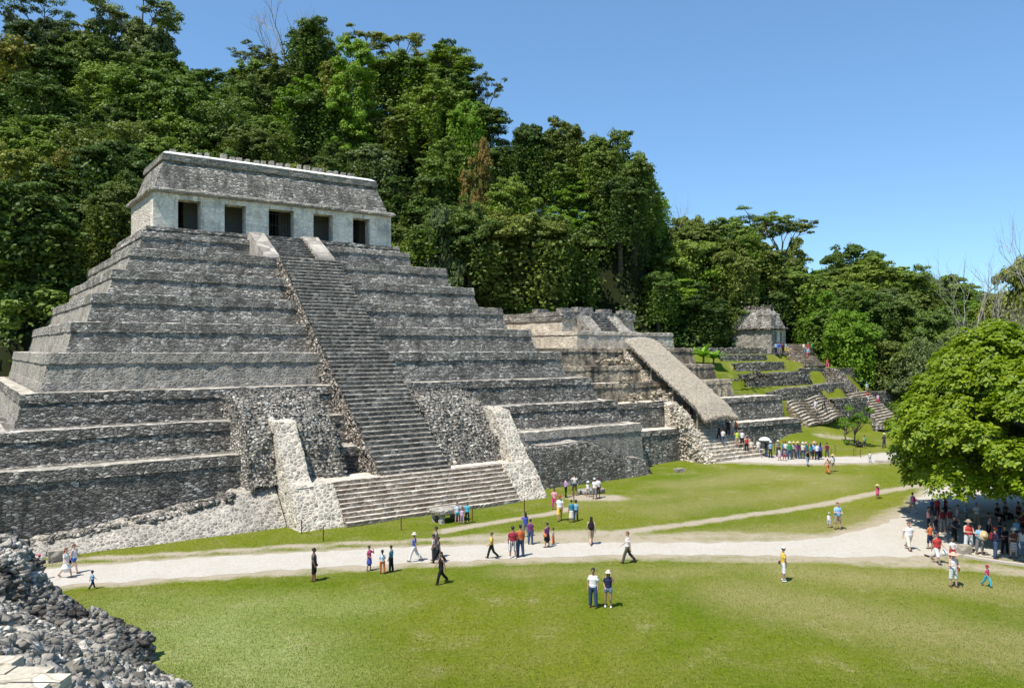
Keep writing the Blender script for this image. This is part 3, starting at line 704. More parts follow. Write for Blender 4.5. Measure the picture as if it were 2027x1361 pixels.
# ---------------------------------------------------------------- temple on top
tem = ruin('temple', 26.7, 80.0, 22.1, 'long pale temple with five dark doorways and sloping stone roof on top of the pyramid', 'temple')
WU0, WU1, WV0, WV1, ZB, ZW = 14.9, 38.6, 75.75, 86.2, 22.08, 25.35
doors = [(17.0, 19.0), (21.15, 23.15), (25.35, 27.9), (29.9, 32.0), (34.2, 36.1)]
edges = [WU0] + [e for d in doors for e in d] + [WU1]
def wallbox(mb, x0, x1, y0, y1, z0, z1, s=0.45, j=0.02):
    """a box with slightly uneven faces"""
    nx_ = max(1, int((x1-x0)/s)); ny_ = max(1, int((y1-y0)/s)); nz_ = max(1, int((z1-z0)/s))
    def q(x, y, z): return (x+0.0, y, z)
    for (y, rev) in ((y0, False), (y1, True)):
        g = [[(x0+(x1-x0)*i/nx_, y+(J(j) if 0 < i < nx_ else 0), z0+(z1-z0)*k/nz_) for i in range(nx_+1)] for k in range(nz_+1)]
        mb.grid(g if not rev else list(reversed(g)))
    for (x, rev) in ((x0, True), (x1, False)):
        g = [[(x+(J(j) if 0 < i < ny_ else 0), y0+(y1-y0)*i/ny_, z0+(z1-z0)*k/nz_) for i in range(ny_+1)] for k in range(nz_+1)]
        mb.grid(g if not rev else list(reversed(g)))
    a = len(mb.v); mb.v += [(x0, y0, z1), (x1, y0, z1), (x1, y1, z1), (x0, y1, z1)]; mb.f.append((a, a+1, a+2, a+3))
for i in range(6):
    mb = MB(); wallbox(mb, edges[2*i], edges[2*i+1], WV0, WV0+1.15, ZB, 24.85)
    fin(mb, 'pier', M['plaster'], tem)
mb = MB(); wallbox(mb, WU0, WU1, WV0+0.004, WV0+1.15, 24.852, ZW); fin(mb, 'lintel', M['plaster'], tem)
mb = MB(); wallbox(mb, WU0, WU0+0.9, WV0+1.152, WV1, ZB, ZW); fin(mb, 'side_wall', M['templeside'], tem); mb = MB(); wallbox(mb, WU1-0.9, WU1, WV0+1.152, WV1, ZB, ZW); fin(mb, 'side_wall', M['templeside'], tem)
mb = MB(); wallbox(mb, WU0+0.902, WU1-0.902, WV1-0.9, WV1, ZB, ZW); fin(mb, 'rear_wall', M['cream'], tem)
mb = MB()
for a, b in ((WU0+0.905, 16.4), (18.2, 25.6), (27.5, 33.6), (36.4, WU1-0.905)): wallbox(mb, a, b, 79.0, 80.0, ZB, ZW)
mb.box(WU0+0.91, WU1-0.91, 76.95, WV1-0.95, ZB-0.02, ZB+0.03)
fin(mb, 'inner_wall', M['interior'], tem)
mb = MB()
for k in range(9): x = 25.45+2.35*k/8; mb.box(x-0.02, x+0.02, 76.6, 76.64, ZB+0.05, 24.7)
mb.box(25.4, 27.85, 76.59, 76.65, 23.4, 23.46); mb.box(25.4, 27.85, 76.59, 76.65, 24.5, 24.56)
fin(mb, 'gate', M['iron'], tem)
def ringbox(mb, u0, u1, v0, v1, levels, step=0.5, jit=0.02, jz=0.02):
    nu = int((u1-u0)/step); nv = int((v1-v0)/step)
    rows = []
    for off, z in levels:
        row = []
        for side, n_ in ((0, nu), (1, nv), (2, nu), (3, nv)):
            for i in range(n_):
                t_ = i/n_
                x, y = {0: (u0-off+(u1-u0+2*off)*t_, v0-off), 1: (u1+off, v0-off+(v1-v0+2*off)*t_), 2: (u1+off-(u1-u0+2*off)*t_, v1+off), 3: (u0-off, v1+off-(v1-v0+2*off)*t_)}[side]
                row.append((x+(J(jit) if side in (1, 3) else 0), y+(J(jit) if side in (0, 2) else 0), z+J(jz)))
        row.append(row[0]); rows.append(row)
    mb.grid(rows)
    top = rows[-1][:-1]; a = len(mb.v); mb.v += top; mb.f.append(tuple(range(a, a+len(top))))
    return mb
mb = MB(); ringbox(mb, WU0, WU1, WV0, WV1, [(0.0, 25.3), (0.36, 25.4), (0.4, 25.55), (0.34, 25.7), (0.2, 25.76)], jit=0.04, jz=0.03); fin(mb, 'cornice', M['grey'], tem)
mb = MB(); ringbox(mb, 16.2, 37.2, 77.2, 84.8, [(1.15, 25.7), (1.1, 25.86), (0.35, 28.2), (0.12, 28.55), (0.16, 28.6)], jit=0.04, jz=0.03)
fin(mb, 'roof', M['dark'], tem)
mb = MB(); ringbox(mb, 16.2, 37.2, 77.2, 84.8, [(0.16, 28.55), (0.36, 28.6), (0.38, 28.95), (0.2, 29.0), (0.26, 29.02), (0.3, 29.2), (0.2, 29.25)], jit=0.025, jz=0.02); fin(mb, 'roof_moulding', M['grey'], tem)
mb = MB(); rows = []
ringbox(mb, 16.2, 37.2, 77.2, 84.8, [(0.2, 29.2), (0.16, 29.3), (-0.2, 29.5), (-1.5, 29.75), (-1.7, 29.78)], jit=0.03, jz=0.015)
fin(mb, 'roof_top', M['white_cap'], tem)
x = 17.5
while x < 36.5:
    wd = random.uniform(0.3, 0.55); hh = random.uniform(0.35, 0.62) if x > 22 else random.uniform(0.2, 0.45)
    if random.random() < 0.93:
        mb = MB(); mb.box(x, x+wd, 80.8+J(0.08), 81.4+J(0.08), 29.7, 30.05+hh+0.2, 0.02, 0.04); fin(mb, 'roof_comb_pier', M['grey'], tem)
    x += wd+random.uniform(0.25, 0.55)
mb = MB(); mb.box(17.5, 36.5, 80.9, 81.3, 29.7, 30.0, 0.05, 0.02); fin(mb, 'roof_comb_base', M['dark'], tem)
for ux in (19.0, 26.2, 32.5):   # broken stucco anchors on the roof slope
    mb = MB()
    for k in range(7): mb.box(ux+J(0.35), ux+0.35+J(0.35), 76.25+0.13*k*2, 76.7+0.13*k*2, 26.1+0.22*k, 26.35+0.22*k, 0.03, 0.06)
    fin(mb, 'stucco_remnant', M['grey'], tem)

# ---------------------------------------------------------------- second, lower ruin on the right
xi = ruin('terraced_ruin', 64.0, 60.0, 0.3, 'lower stepped ruin with ochre stained walls beside the pyramid, under the thatched shelter', 'ruin')
for (u0, u1, v0, zt, zb, mt) in ((52.8, 78.5, 52.8, 3.3, -0.3, 'base'), (51.8, 78.0, 55.0, 5.8, 3.28, 'base'), (50.8, 72.3, 57.6, 7.7, 5.78, 'ochre'), (48.6, 72.2, 60.0, 9.4, 7.68, 'ochre'), (50.2, 71.5, 62.6, 11.25, 9.38, 'ochre')):
    fin(terrace(MB(), u0, u1, v0, 88, zt, zb, band=0.42, batter=0.3, rec=0.07, foot=False, jit=0.05, jtop=0.06), 'terrace', M[mt], xi)
# white lime ledges
for (u0, u1, v0, v1, z) in ((53.0, 59.2, 52.9, 54.6, 3.36), (67.5, 78.2, 52.9, 54.4, 3.36), (52.2, 59.3, 55.1, 57.2, 5.86), (66.5, 77.5, 55.1, 56.6, 5.86), (51.0, 57.0, 57.8, 58.9, 7.76)):
    mb = MB(); n_ = int((u1-u0)/0.4)
    mb.grid([[(u0+(u1-u0)*i/n_, v0+J(0.05), z+J(0.02)) for i in range(n_+1)], [(u0+(u1-u0)*i/n_, v1+J(0.15), z+0.01+J(0.02)) for i in range(n_+1)]])
    fin(mb, 'ledge', M['treadlime'], xi)
fin(terrace(MB(), 57.4, 73.0, 67.0, 88, 13.15, 11.23, band=0.38, batter=0.12, rec=0.08, foot=False, jit=0.03), 'upper_platform', M['cream'], xi)
fin(terrace(MB(), 60.1, 72.2, 73.0, 87, 15.6, 13.13, band=0.95, batter=0.12, rec=0.12, foot=False, jit=0.03), 'top_block', M['cream'], xi)
mb = MB(); terrace(mb, 60.0, 72.3, 72.9, 87, 15.72, 14.7, band=0.5, batter=0.02, rec=0.02, foot=False, jit=0.05); fin(mb, 'top_band', M['dark'], xi)
mb = flight(MB(), 64.2, 67.0, 70.3, 13.2, 72.7, 15.3, 7, jit=0.05, sides=0.3); fin(mb, 'small_staircase', M['stair'], xi)
for a, b in ((62.4, 64.2), (67.0, 68.9)):
    mb = MB(); slab_slope(mb, a, b, [(70.1, 13.15), (72.5, 15.2), (73.2, 15.3)], jit=0.08); fin(mb, 'small_balustrade', M['grey'], xi)
for (a, b, v, h) in ((60.4, 62.2, 73.3, 0.45), (64.3, 66.9, 75.0, 0.75), (68.4, 70.2, 75.0, 0.6), (70.5, 72.1, 73.4, 0.45), (60.3, 62.0, 78, 0.5), (67.0, 72.0, 78.5, 0.4)):
    mb = MB(); wallbox(mb, a, b, v, v+1.2, 15.6, 15.72+h, 0.3, 0.06); fin(mb, 'wall_stub', M['grey'], xi)
# dark loose remains lying on the ledges
for (px_, py_, Y, s, n_) in ((1208, 718, 82.5, 1.6, 26), (1240, 720, 83.5, 1.2, 18), (1238, 756, 79.6, 1.0, 14), (1262, 786, 77.6, 1.1, 16), (1300, 784, 79.0, 1.4, 20), (1478, 748, 94, 1.6, 26), (1500, 742, 96, 1.8, 24)):
    X0, Y0, Z0 = at_dist(px_, py_, Y); uu, vv = w2uv(X0, Y0)
    pl = [(uu+random.gauss(0, s*0.55), vv+random.gauss(0, 0.3), Z0+random.uniform(-0.3, 0.45), random.uniform(0.35, 0.8)) for _ in range(n_)]
    rockobj('fallen_stones', pl, M['ochre'] if px_ < 1400 else M['farwall'], xi, xi['_b'], int(px_), 0.3)
# entrance stairway of cream stone
mb = flight(MB(), 59.6, 67.6, 49.2, 0.35, 53.4, 3.75, 11, jit=0.06, seg=0.45, skew0=0.2, skew1=-2.2, sides=0.4, ju=0.1)
flight(mb, 60.2, 65.0, 53.5, 3.75, 57.6, 6.9, 10, jit=0.05, sides=0.4); flight(mb, 60.2, 65.0, 57.7, 6.9, 62.6, 11.2, 13, jit=0.05, sides=0.4)
upmat(fin(mb, 'staircase', M['creamstep'], xi), M['treadlime'])
mb = MB(); slab_slope(mb, 58.5, 59.75, [(49.1, 0.2), (50.6, 1.7), (52.6, 4.6), (54.2, 5.7), (55.2, 5.9)], jit=0.12, seg=0.35, side_taper=0.05)
pl = []
for i in range(240):
    s = random.random(); v = 49.1+5*s; z = interp(v, [(49.1, 0.2), (50.6, 1.7), (52.6, 4.6), (54.2, 5.7)]); pl.append((random.uniform(58.4, 59.8), v, z, random.uniform(0.2, 0.42)))
    d = random.random(); pl.append((58.42-random.uniform(0, 0.08)-0.05*d*z, v, z*(1-d), random.uniform(0.2, 0.45)))
V, F = rocks(pl, 6, 0.4); n0 = len(mb.v); mb.v += [tuple(p) for p in V]; mb.f += [tuple(int(i)+n0 for i in f) for f in F]
fin(mb, 'stair_flank', M['creamstep'], xi)

# thatched shelter over that stairway
th = ruin('thatched_shelter', 62.5, 56.5, 5.0, 'long sloping grey thatched roof on wooden posts covering the cream stairway', 'shelter')
mb = MB(); rows = []
NU, NV = 26, 60
def thatch_z(s, v): return 4.75 + (v-51.1)*0.668 + 0.4*(1-(2*s-1)**2)*0.9 - (0.35*smooth((52.2-v)/1.2))
for j in range(NV+1):
    v = 50.9 + 11.3*j/NV; row = []
    for i in range(NU+1):
        s = i/NU; u = 60.05 + 4.9*s
        edge = J(0.14) if (i in (0, NU) or j == 0) else J(0.05)
        row.append((u+edge*(i in (0, NU)), v+edge*(j == 0), thatch_z(s, v)+J(0.035)))
    rows.append(row)
mb.grid(rows)
low = [[(x, y, z-0.13-0.05*random.random()) for (x, y, z) in r] for r in rows]
mb.grid(list(reversed(low)))
def side_strip(a, b): mb.grid([a, b])
side_strip([r[0] for r in rows], [r[0] for r in low]); side_strip([r[-1] for r in low], [r[-1] for r in rows]); side_strip(low[0], rows[0]); side_strip(rows[-1], low[-1])
t = NT('dry_palm_thatch'); b = t.obj((9, 1.6, 2.2)); n1 = t.noise(b, 2.2, 5, 0.75); n2 = t.noise(t.obj(), 0.8, 4, 0.6); n3 = t.noise(t.obj((14, 14, 14)), 1.0, 3, 0.7)
c = t.mix(t.mr(n1, 0.3, 0.7), (0.28, 0.24, 0.185), (0.56, 0.49, 0.385)); c = t.mix(t.mr(n2, 0.45, 0.7, 0, 0.4), c, (0.36, 0.325, 0.27)); c = t.mix(1.0, c, t.mix(n3, (0.75,)*3, (1.25,)*3), 'MULTIPLY')
t.bsdf(c, 0.95, t.math('ADD', n1, n3), 0.9, 0.08, 0.05); M['thatch'] = t.m
roof = fin(mb, 'roof', M['thatch'], th)
# fringe of palm strands
mb = MB()
def strand(x, y, z, dx, dy, dz, w_=0.05):
    a = len(mb.v); n_ = Vector((dx, dy, dz)); s_ = n_.orthogonal().normalized()*w_
    mb.v += [(x-s_.x, y-s_.y, z-s_.z), (x+s_.x, y+s_.y, z+s_.z), (x+dx, y+dy, z+dz)]; mb.f.append((a, a+1, a+2))
for k in range(2600):
    c_ = random.random()
    if c_ < 0.42: s, v, dx, dy = 0, random.uniform(50.9, 62.2), -0.12, -0.1
    elif c_ < 0.6: s, v, dx, dy = 1, random.uniform(50.9, 62.2), 0.12, -0.1
    else: s, v, dx, dy = random.random(), 50.92, 0, -0.15
    strand(60.05+4.9*s, v, thatch_z(s, v)-random.uniform(0, 0.3), dx+J(0.08), dy+J(0.08), -random.uniform(0.08, 0.3))
for k in range(3200):
    s, v = random.random(), random.uniform(50.9, 62.1); strand(60.05+4.9*s, v, thatch_z(s, v)+0.02, (s-0.5)*0.1+J(0.04), -random.uniform(0.15, 0.35), -0.13+random.uniform(0.0, 0.05), 0.035)
o = fin(mb, 'strands', M['thatch'], th); o.parent = th
for (u, v, zb) in ((60.6, 52.4, 3.2), (64.5, 52.0, 2.8), (60.5, 55.6, 5.3), (60.5, 58.6, 7.6), (64.3, 55.6, 5.3), (64.3, 58.6, 7.6), (60.5, 61.6, 9.4), (64.3, 61.6, 9.4), (62.4, 52.2, 3.0)):
    mb = MB(); zt = thatch_z(0.1 if u < 62 else (0.5 if u < 63 else 0.9), v)-0.3; mb.tube([(u, v, zb), (u+J(0.05), v+J(0.05), (zb+zt)/2), (u, v, zt)], [0.11, 0.1, 0.09], 8); fin(mb, 'post', M['pole'], th)
mb = MB()
for u in (60.5, 64.3): mb.tube([(u, 51.2, thatch_z(0.1, 51.2)-0.42), (u, 62.0, thatch_z(0.1, 62.0)-0.42)], 0.08, 6)
for v in (52.2, 55.6, 58.6, 61.6): mb.tube([(60.1, v, thatch_z(0.05, v)-0.4), (64.9, v, thatch_z(0.05, v)-0.4)], 0.07, 6)
fin(mb, 'beam', M['pole'], th)

# ---------------------------------------------------------------- far small temple
sk = ruin('small_temple', 100.0, 73.5, 10.6, 'small ruined temple with a mossy sloping roof on the far hillside terrace', 'temple')
U0, U1, V0, V1 = 97.0, 100.4, 70.0, 77.2
mb = MB(); wallbox(mb, U0, U0+0.9, V0, V1, 10.4, 14.0, 0.4, 0.08); fin(mb, 'side_wall', M['grey'], sk)
mb = MB(); wallbox(mb, U1-0.9, U1, V0, V1, 10.4, 14.0, 0.4, 0.06); fin(mb, 'side_wall', M['cream'], sk)
mb = MB(); wallbox(mb, U0+0.902, U1-0.902, V1-0.9, V1, 10.4, 14.0, 0.4, 0.04); wallbox(mb, U0+0.902, U1-0.902, V0+2.2, V0+2.8, 10.4, 14.0, 0.4, 0.04); fin(mb, 'inner_wall', M['interior'], sk)
for a in (98.45,):
    mb = MB(); wallbox(mb, a, a+0.6, V0+0.05, V0+0.85, 10.4, 13.7, 0.4, 0.03); fin(mb, 'pier', M['plaster'], sk)
mb = MB(); wallbox(mb, U0+0.903, U1-0.903, V0+0.06, V0+0.85, 13.702, 14.0, 0.4, 0.02); fin(mb, 'lintel', M['plaster'], sk)
mb = MB(); ringbox(mb, U0, U1, V0, V1, [(0.0, 13.95), (0.4, 14.0), (0.42, 14.2), (0.15, 14.3)], jit=0.06, jz=0.04); fin(mb, 'cornice', M['farwall'], sk)
mb = MB(); ringbox(mb, U0+0.9, U1-0.9, V0+0.9, V1-0.9, [(0.85, 14.25), (0.75, 14.5), (0.3, 16.0), (0.35, 16.2), (0.1, 16.3), (-0.3, 17.0), (-0.4, 17.1)], jit=0.16, jz=0.13); fin(mb, 'roof', M['dark'], sk)
for i in range(8):
    a = V0+1.2+i*0.62; mb = MB(); mb.box(98.5+J(0.1), 99.0, a, a+0.45, 17.0, 17.1+random.uniform(0.0, 0.8), 0.02, 0.1); fin(mb, 'roof_comb_pier', M['farwall'], sk)
mb = MB(); terrace(mb, 96.0, 104.5, 68.6, 80, 10.5, 8.7, band=0.3, batter=0.15, rec=0.05, foot=False, jit=0.06)
fin(mb, 'platform', M['farwall'], sk)

# retaining walls and stairways on the grassed hillside
def retain(label, path, h, mat='hillwall', thick=0.7, jit=0.07):
    """path: (u, v, ztop); a dry-stone retaining wall with bulging face"""
    L = 0; pts = []
    for a, b in zip(path, path[1:]):
        n_ = max(1, int(math.hypot(b[0]-a[0], b[1]-a[1])/0.5)); pts += [tuple(lerp(a[i], b[i], k/n_) for i in range(3)) for k in range(n_)]
    pts.append(path[-1]); n_ = len(pts)
    rows = []
    for k in range(7):
        row = []
        for i, (u, v, z) in enumerate(pts):
            d = k/6; e = min(1.0, min(i, n_-1-i)/2.0+0.7); hh = (h[0]+(h[1]-h[0])*i/(n_-1))*e
            row.append((u+J(jit*0.5), v-0.5-0.25*d+J(jit*0.6), z-hh*d+J(jit*0.5)+0.08*jn(u, v, z, 1.1)))
        rows.append(row)
    mb = MB(); back = [(u, v+thick+0.5, z-0.03) for (u, v, z) in rows[0]]
    mb.grid(list(reversed([back]+rows)))
    # rough stones set in the face
    pl = []
    for i, (u, v, z) in enumerate(pts):
        hh = h[0]+(h[1]-h[0])*i/(n_-1)
        for d in np.arange(0.05, 1.0, 0.5/max(hh, 0.6)): pl.append((u+J(0.25), v-0.46-0.25*d+J(0.03), z-hh*d+J(0.08), random.uniform(0.25, 0.45)))
    V, F = rocks(pl, int(path[0][0]*7), 0.12); n0 = len(mb.v); mb.v += [tuple(p) for p in V]; mb.f += [tuple(int(i)+n0 for i in f) for f in F]
    c = path[len(path)//2]; X, Y, Z = uv2w(*c[:3])
    o = mb.build('retaining_wall', M[mat], None, False, (0, 0, 0)); 
    me = o.data; off = Vector((c[0], c[1], c[2]-h[0])); me.transform(Matrix.Translation(-off)); o.location = uv2w(*off); o.rotation_euler = (0, 0, GRID)
    tag(o, label, 'wall', 'retaining walls on the grassed hillside'); return o
retain('dry stone retaining wall topmost on the hillside, below the small temple side wall', [(79.5, 71.8, 11.3), (90, 71.8, 11.3), (96.6, 71.2, 11.3)], (0.9, 0.9))
retain('low dark retaining wall in the grass, second below the small temple', [(82.8, 68.3, 10.4), (88, 68.2, 10.4), (93.0, 68.5, 10.35)], (0.9, 1.3))
retain('curved dark retaining wall in the grass, third below the small temple', [(82.2, 65.4, 9.3), (87, 65.2, 9.45), (92.7, 65.5, 9.4)], (1.1, 1.5))
retain('long bulging retaining wall fourth below the small temple, with a grass top', [(79.6, 61.9, 8.0), (86, 61.7, 8.15), (91.8, 61.8, 8.2), (93.3, 62.0, 8.2)], (1.7, 1.9))
retain('dark dry stone retaining wall directly above the wavy steps', [(80.4, 58.9, 5.9), (83.5, 58.7, 6.3), (88.0, 58.7, 6.4), (91.2, 59.0, 6.4)], (1.2, 1.8))
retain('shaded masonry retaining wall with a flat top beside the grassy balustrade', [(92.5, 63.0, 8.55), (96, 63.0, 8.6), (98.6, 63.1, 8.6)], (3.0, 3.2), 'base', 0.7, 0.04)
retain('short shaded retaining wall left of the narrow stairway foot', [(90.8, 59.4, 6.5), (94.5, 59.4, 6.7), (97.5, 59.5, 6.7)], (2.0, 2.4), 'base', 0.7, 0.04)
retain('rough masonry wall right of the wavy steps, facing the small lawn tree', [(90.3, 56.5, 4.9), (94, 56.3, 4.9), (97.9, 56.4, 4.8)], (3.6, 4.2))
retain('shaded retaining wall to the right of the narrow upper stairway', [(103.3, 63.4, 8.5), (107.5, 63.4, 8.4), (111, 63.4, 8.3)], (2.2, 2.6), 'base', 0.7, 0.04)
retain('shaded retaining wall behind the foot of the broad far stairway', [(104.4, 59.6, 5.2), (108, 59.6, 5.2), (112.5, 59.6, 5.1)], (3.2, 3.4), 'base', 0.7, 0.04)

def stairway(name, label, u0, u1, v0, z0, v1, z1, n, wing=None, **kw):
    r = ruin(name, (u0+u1)/2, (v0+v1)/2, z0, label, 'stairway', 'stairways on the far hillside')
    upmat(fin(flight(MB(), u0, u1, v0, z0, v1, z1, n, **kw), 'steps', M['farstep'], r), M['tread'])
    if wing:
        for a, b in wing:
            mb = MB(); slab_slope(mb, a, b, [(v0-0.1, z0), (v1, z1-0.05), (v1+0.8, z1)], jit=0.06, side_taper=0.1); fin(mb, 'balustrade', M['farwall'], r)
            mb = MB(); g = []
            for k in range(14):
                t_ = k/13; g.append([(a+0.25+(b-a-0.5)*i/3, v0+0.3+(v1-v0)*t_, z0+(z1-z0)*t_+0.14+J(0.03)) for i in range(4)])
            mb.grid(g); fin(mb, 'grass_strip', M['ground'], r)
    return r
stairway('stone_stairway', 'wavy sagging dark stone steps on the mound above the queue', 82.2, 90.3, 54.1, 1.9, 56.9, 4.8, 9, jit=0.05, wav=0.13, dz=0.75, seg=0.3, sides=0.5, dv=0.5, skew0=-0.6, skew1=-0.2)
stairway('stone_stairway', 'broad far stairway rising from the sandy patch behind the small lawn tree', 98.7, 103.5, 54.0, 0.75, 59.3, 5.1, 15, [(96.9, 98.65), (103.55, 104.6)], jit=0.04, dz=0.35, seg=0.5)
stairway('stone_stairway', 'narrow middle stairway between two grass covered ramps', 99.0, 101.3, 60.3, 5.15, 63.4, 8.5, 12, [(96.6, 98.95), (101.35, 103.6)], jit=0.04, seg=0.4)
stairway('stone_stairway', 'short wide stairway just below the small far temple', 97.6, 102.8, 65.0, 8.65, 67.4, 10.45, 8, jit=0.04, seg=0.5)
stairway('stone_stairway', 'topmost few steps to the right of the small far temple', 103.4, 108.0, 70.3, 10.5, 72.3, 11.9, 5, jit=0.04, seg=0.5)

# ---------------------------------------------------------------- small stones on the lawn, table altars, post and rope
def altar(px_, py_, label, w_, d_, h_):
    X, Y, Z = on_ground(px_, py_); r = empty('stone_altar', (X, Y, 0), GRID); tag(r, label, 'altar')
    mb = MB(); rows = []
    for k, (sc2, z) in enumerate(((0.92, h_-0.32), (1.0, h_-0.22), (1.0, h_-0.06), (0.96, h_))):
        rows.append([(w_/2*sc2*math.copysign(abs(math.cos(a))**0.45, math.cos(a))+J(0.03), d_/2*sc2*math.copysign(abs(math.sin(a))**0.45, math.sin(a))+J(0.03), z+J(0.02)) for a in [2*math.pi*i/28 for i in range(28)]])
        rows[-1].append(rows[-1][0])
    mb.grid(rows); a = len(mb.v); mb.v += rows[-1][:-1]; mb.f.append(tuple(range(a, a+28))); a = len(mb.v); mb.v += rows[0][:-1]; mb.f.append(tuple(reversed(range(a, a+28))))
    mb.build('table_top', M['grey'], r)
    for sx, sy in ((-1, -1), (1, -1), (1, 1), (-1, 1)):
        mb = MB(); mb.tube([(sx*w_*0.3, sy*d_*0.28, -0.05), (sx*w_*0.3, sy*d_*0.28, h_-0.3)], [0.24, 0.2], 9); mb.build('leg', M['grey'], r)
    return r
altar(886, 1030, 'stone table altar on stubby legs at the foot of the lower stairway', 2.3, 1.5, 0.85)
altar(1170, 975, 'low flat stone slab altar behind the group in white shirts', 2.2, 1.2, 0.32)
def lawnstone(px_, py_, sx, sy, sz, label, z=None, rz=0.3, name='stone_block'):
    X, Y, Z = on_ground(px_, py_); z = gsurf(X, Y) if z is None else z
    mb = MB(); mb.box(-sx/2, sx/2, -sy/2, sy/2, -0.1, sz, 0.04, 0.05); o = mb.build(name, M['slab'], None); o.location = (X, Y, z); o.rotation_euler = (0, 0, rz); tag(o, label, 'stone'); return o
lawnstone(1345, 935, 0.95, 0.6, 0.26, 'lone pale stone slab lying on the open lawn below the second ruin', rz=GRID)
lawnstone(1672, 851, 1.6, 0.9, 0.5, 'pale stone block beside the small lawn tree', 1.8, GRID)
lawnstone(1661, 846, 1.2, 0.8, 0.5, 'dark edged stone block left of the small lawn tree', 2.0, GRID)
lawnstone(1907, 1098, 0.55, 0.45, 0.55, 'squat pinkish stone bollard at the end of the kerb by the shade tree', 0.0, 0.1, 'bollard')
lawnstone(1752, 921, 1.6, 0.8, 0.08, 'thin pale slab set flat in the ground by the far path', None, 0.0)
lawnstone(114, 1110, 0.8, 0.5, 0.6, 'upright pale stone at the left end of the rubble apron', 0.0, GRID)
kerb = px_poly([(1913, 1100), (1940, 1106), (1980, 1112), (2027, 1118), (2090, 1126), (2180, 1132)])
mb = MB(); top = [(x, y, 0.12) for x, y in kerb]
def kerbmesh(line, h=0.12, w_=0.35):
    mb = MB(); pr = []
    for i, (x, y) in enumerate(line):
        a = Vector(line[max(i-1, 0)]); b = Vector(line[min(i+1, len(line)-1)]); d = (b-a).normalized(); n_ = Vector((d.y, -d.x))
        pr.append([(x+n_.x*o_, y+n_.y*o_, z) for o_, z in ((0.0, -0.1), (0.0, h), (w_, h), (w_, -0.1))])
    mb.grid([list(c_) for c_ in zip(*pr)]); return mb
o = kerbmesh(kerb).build('kerb', M['concrete'], None); tag(o, kind='structure')
o = kerbmesh(px_poly([(1829, 1100), (1850, 1098), (1880, 1098), (1902, 1098)])).build('kerb', M['concrete'], None); tag(o, kind='structure')
def fence(name, label, pts, h=0.85, sag=0.12, zs=None):
    W = [on_ground(x, y) for x, y in pts]; W = [(x, y, gsurf(x, y)) for x, y, _ in W]
    c = W[0]; r = empty(name, c); tag(r, label, 'rope barrier')
    for x, y, z in W:
        mb = MB(); mb.tube([(x-c[0], y-c[1], z-c[2]-0.1), (x-c[0], y-c[1], z-c[2]+h)], 0.035, 6); mb.build('post', M['post'], r)
    mb = MB()
    for a, b in zip(W, W[1:]):
        P_ = [(lerp(a[0], b[0], s)-c[0], lerp(a[1], b[1], s)-c[1], lerp(a[2], b[2], s)-c[2]+h-0.06-4*sag*s*(1-s)) for s in np.linspace(0, 1, 9)]; mb.tube(P_, 0.012, 4)
    mb.build('rope', M['rope'], r); return r
fence('rope_barrier', 'thin rope on short rusty posts in front of the pyramid stairway', [(597, 1056), (640, 1071), (794, 1049), (935, 1031), (1038, 1012), (1136, 994)])
fence('rope_barrier', 'rope on rusty posts along the far path below the queue', [(1461, 909), (1508, 913), (1570, 916), (1645, 911), (1690, 908), (1703, 912)])
fence('rope_barrier', 'short rope barrier between the queue and the green mound', [(1533, 901), (1600, 899), (1653, 903), (1694, 899)])
# ------------------------------------------------------------------ near rubble wall at the lower left
random.seed(5)
pal = empty('ruined_wall', (-13.0, 24.0, 0.0)); tag(pal, 'tumbled grey rubble wall and slope of loose limestone in the near lower left corner', 'ruined wall')
def pz(x, y):
    z = 0.45*(-10.95-x) + 0.56*(25.8-y)
    # remnant of standing wall at the back
    if y > 25.5:
        crest = interp(x, [(-19.8, 4.6), (-18.2, 4.3), (-17.6, 3.8), (-17.2, 3.1), (-16.7, 2.3), (-15.2, 1.5), (-13.2, 0.6), (-12.8, -0.4)])
        if y > 27.1: z = max(z, crest)
        else: z = max(z, crest*smooth((y-25.5)/1.6)*0.6 + z*0.4) if crest > z else z
    if y < 13: z = min(z, 6.95 + max(0, y-9.9)*0.3)
    z += 0.3*noise.noise(Vector((x*0.6, y*0.6, 1))) + 0.18*noise.noise(Vector((x*1.7, y*1.7, 4)))
    return z
xs = np.arange(-24, -3.5, 0.2); ys = np.arange(4.0, 28.61, 0.2)
rows = []
for y in ys:
    rows.append([(x+J(0.05), y+J(0.05), max(-0.3, pz(x, y))+J(0.05)) for x in xs])
rows.append([(x, 28.75+J(0.04), -0.4) for x in xs])
mb = MB(); mb.grid(rows)
# drop faces that lie on the lawn
V = mb.v; mb.f = [f for f in mb.f if max(V[i][2] for i in f) > -0.2]
mb.build('core', M['core'], pal, False, (-13, 24, 0))
def visible(x, y, z):
    if y < 1: return False
    px_, py_ = px_of(x, y, z); return -60 < px_ < 560 and 1000 < py_ < 1430
big, small = [], []
for i in range(90000):
    x = random.uniform(-21, -4.5); y = random.uniform(6, 28.5); z = pz(x, y)
    if z < -0.05 or not visible(x, y, z): continue
    if random.random() > 0.2+0.011*y: continue
    if random.random() < 0.5: small.append((x, y, z+random.uniform(-0.05, 0.04), abs(random.gauss(0.2, 0.09))+0.07))
    elif random.random() < 0.5: big.append((x, y, z+random.uniform(-0.12, 0.05), random.uniform(0.28, 0.58)))
big = big[:3200]; small = small[:6500]
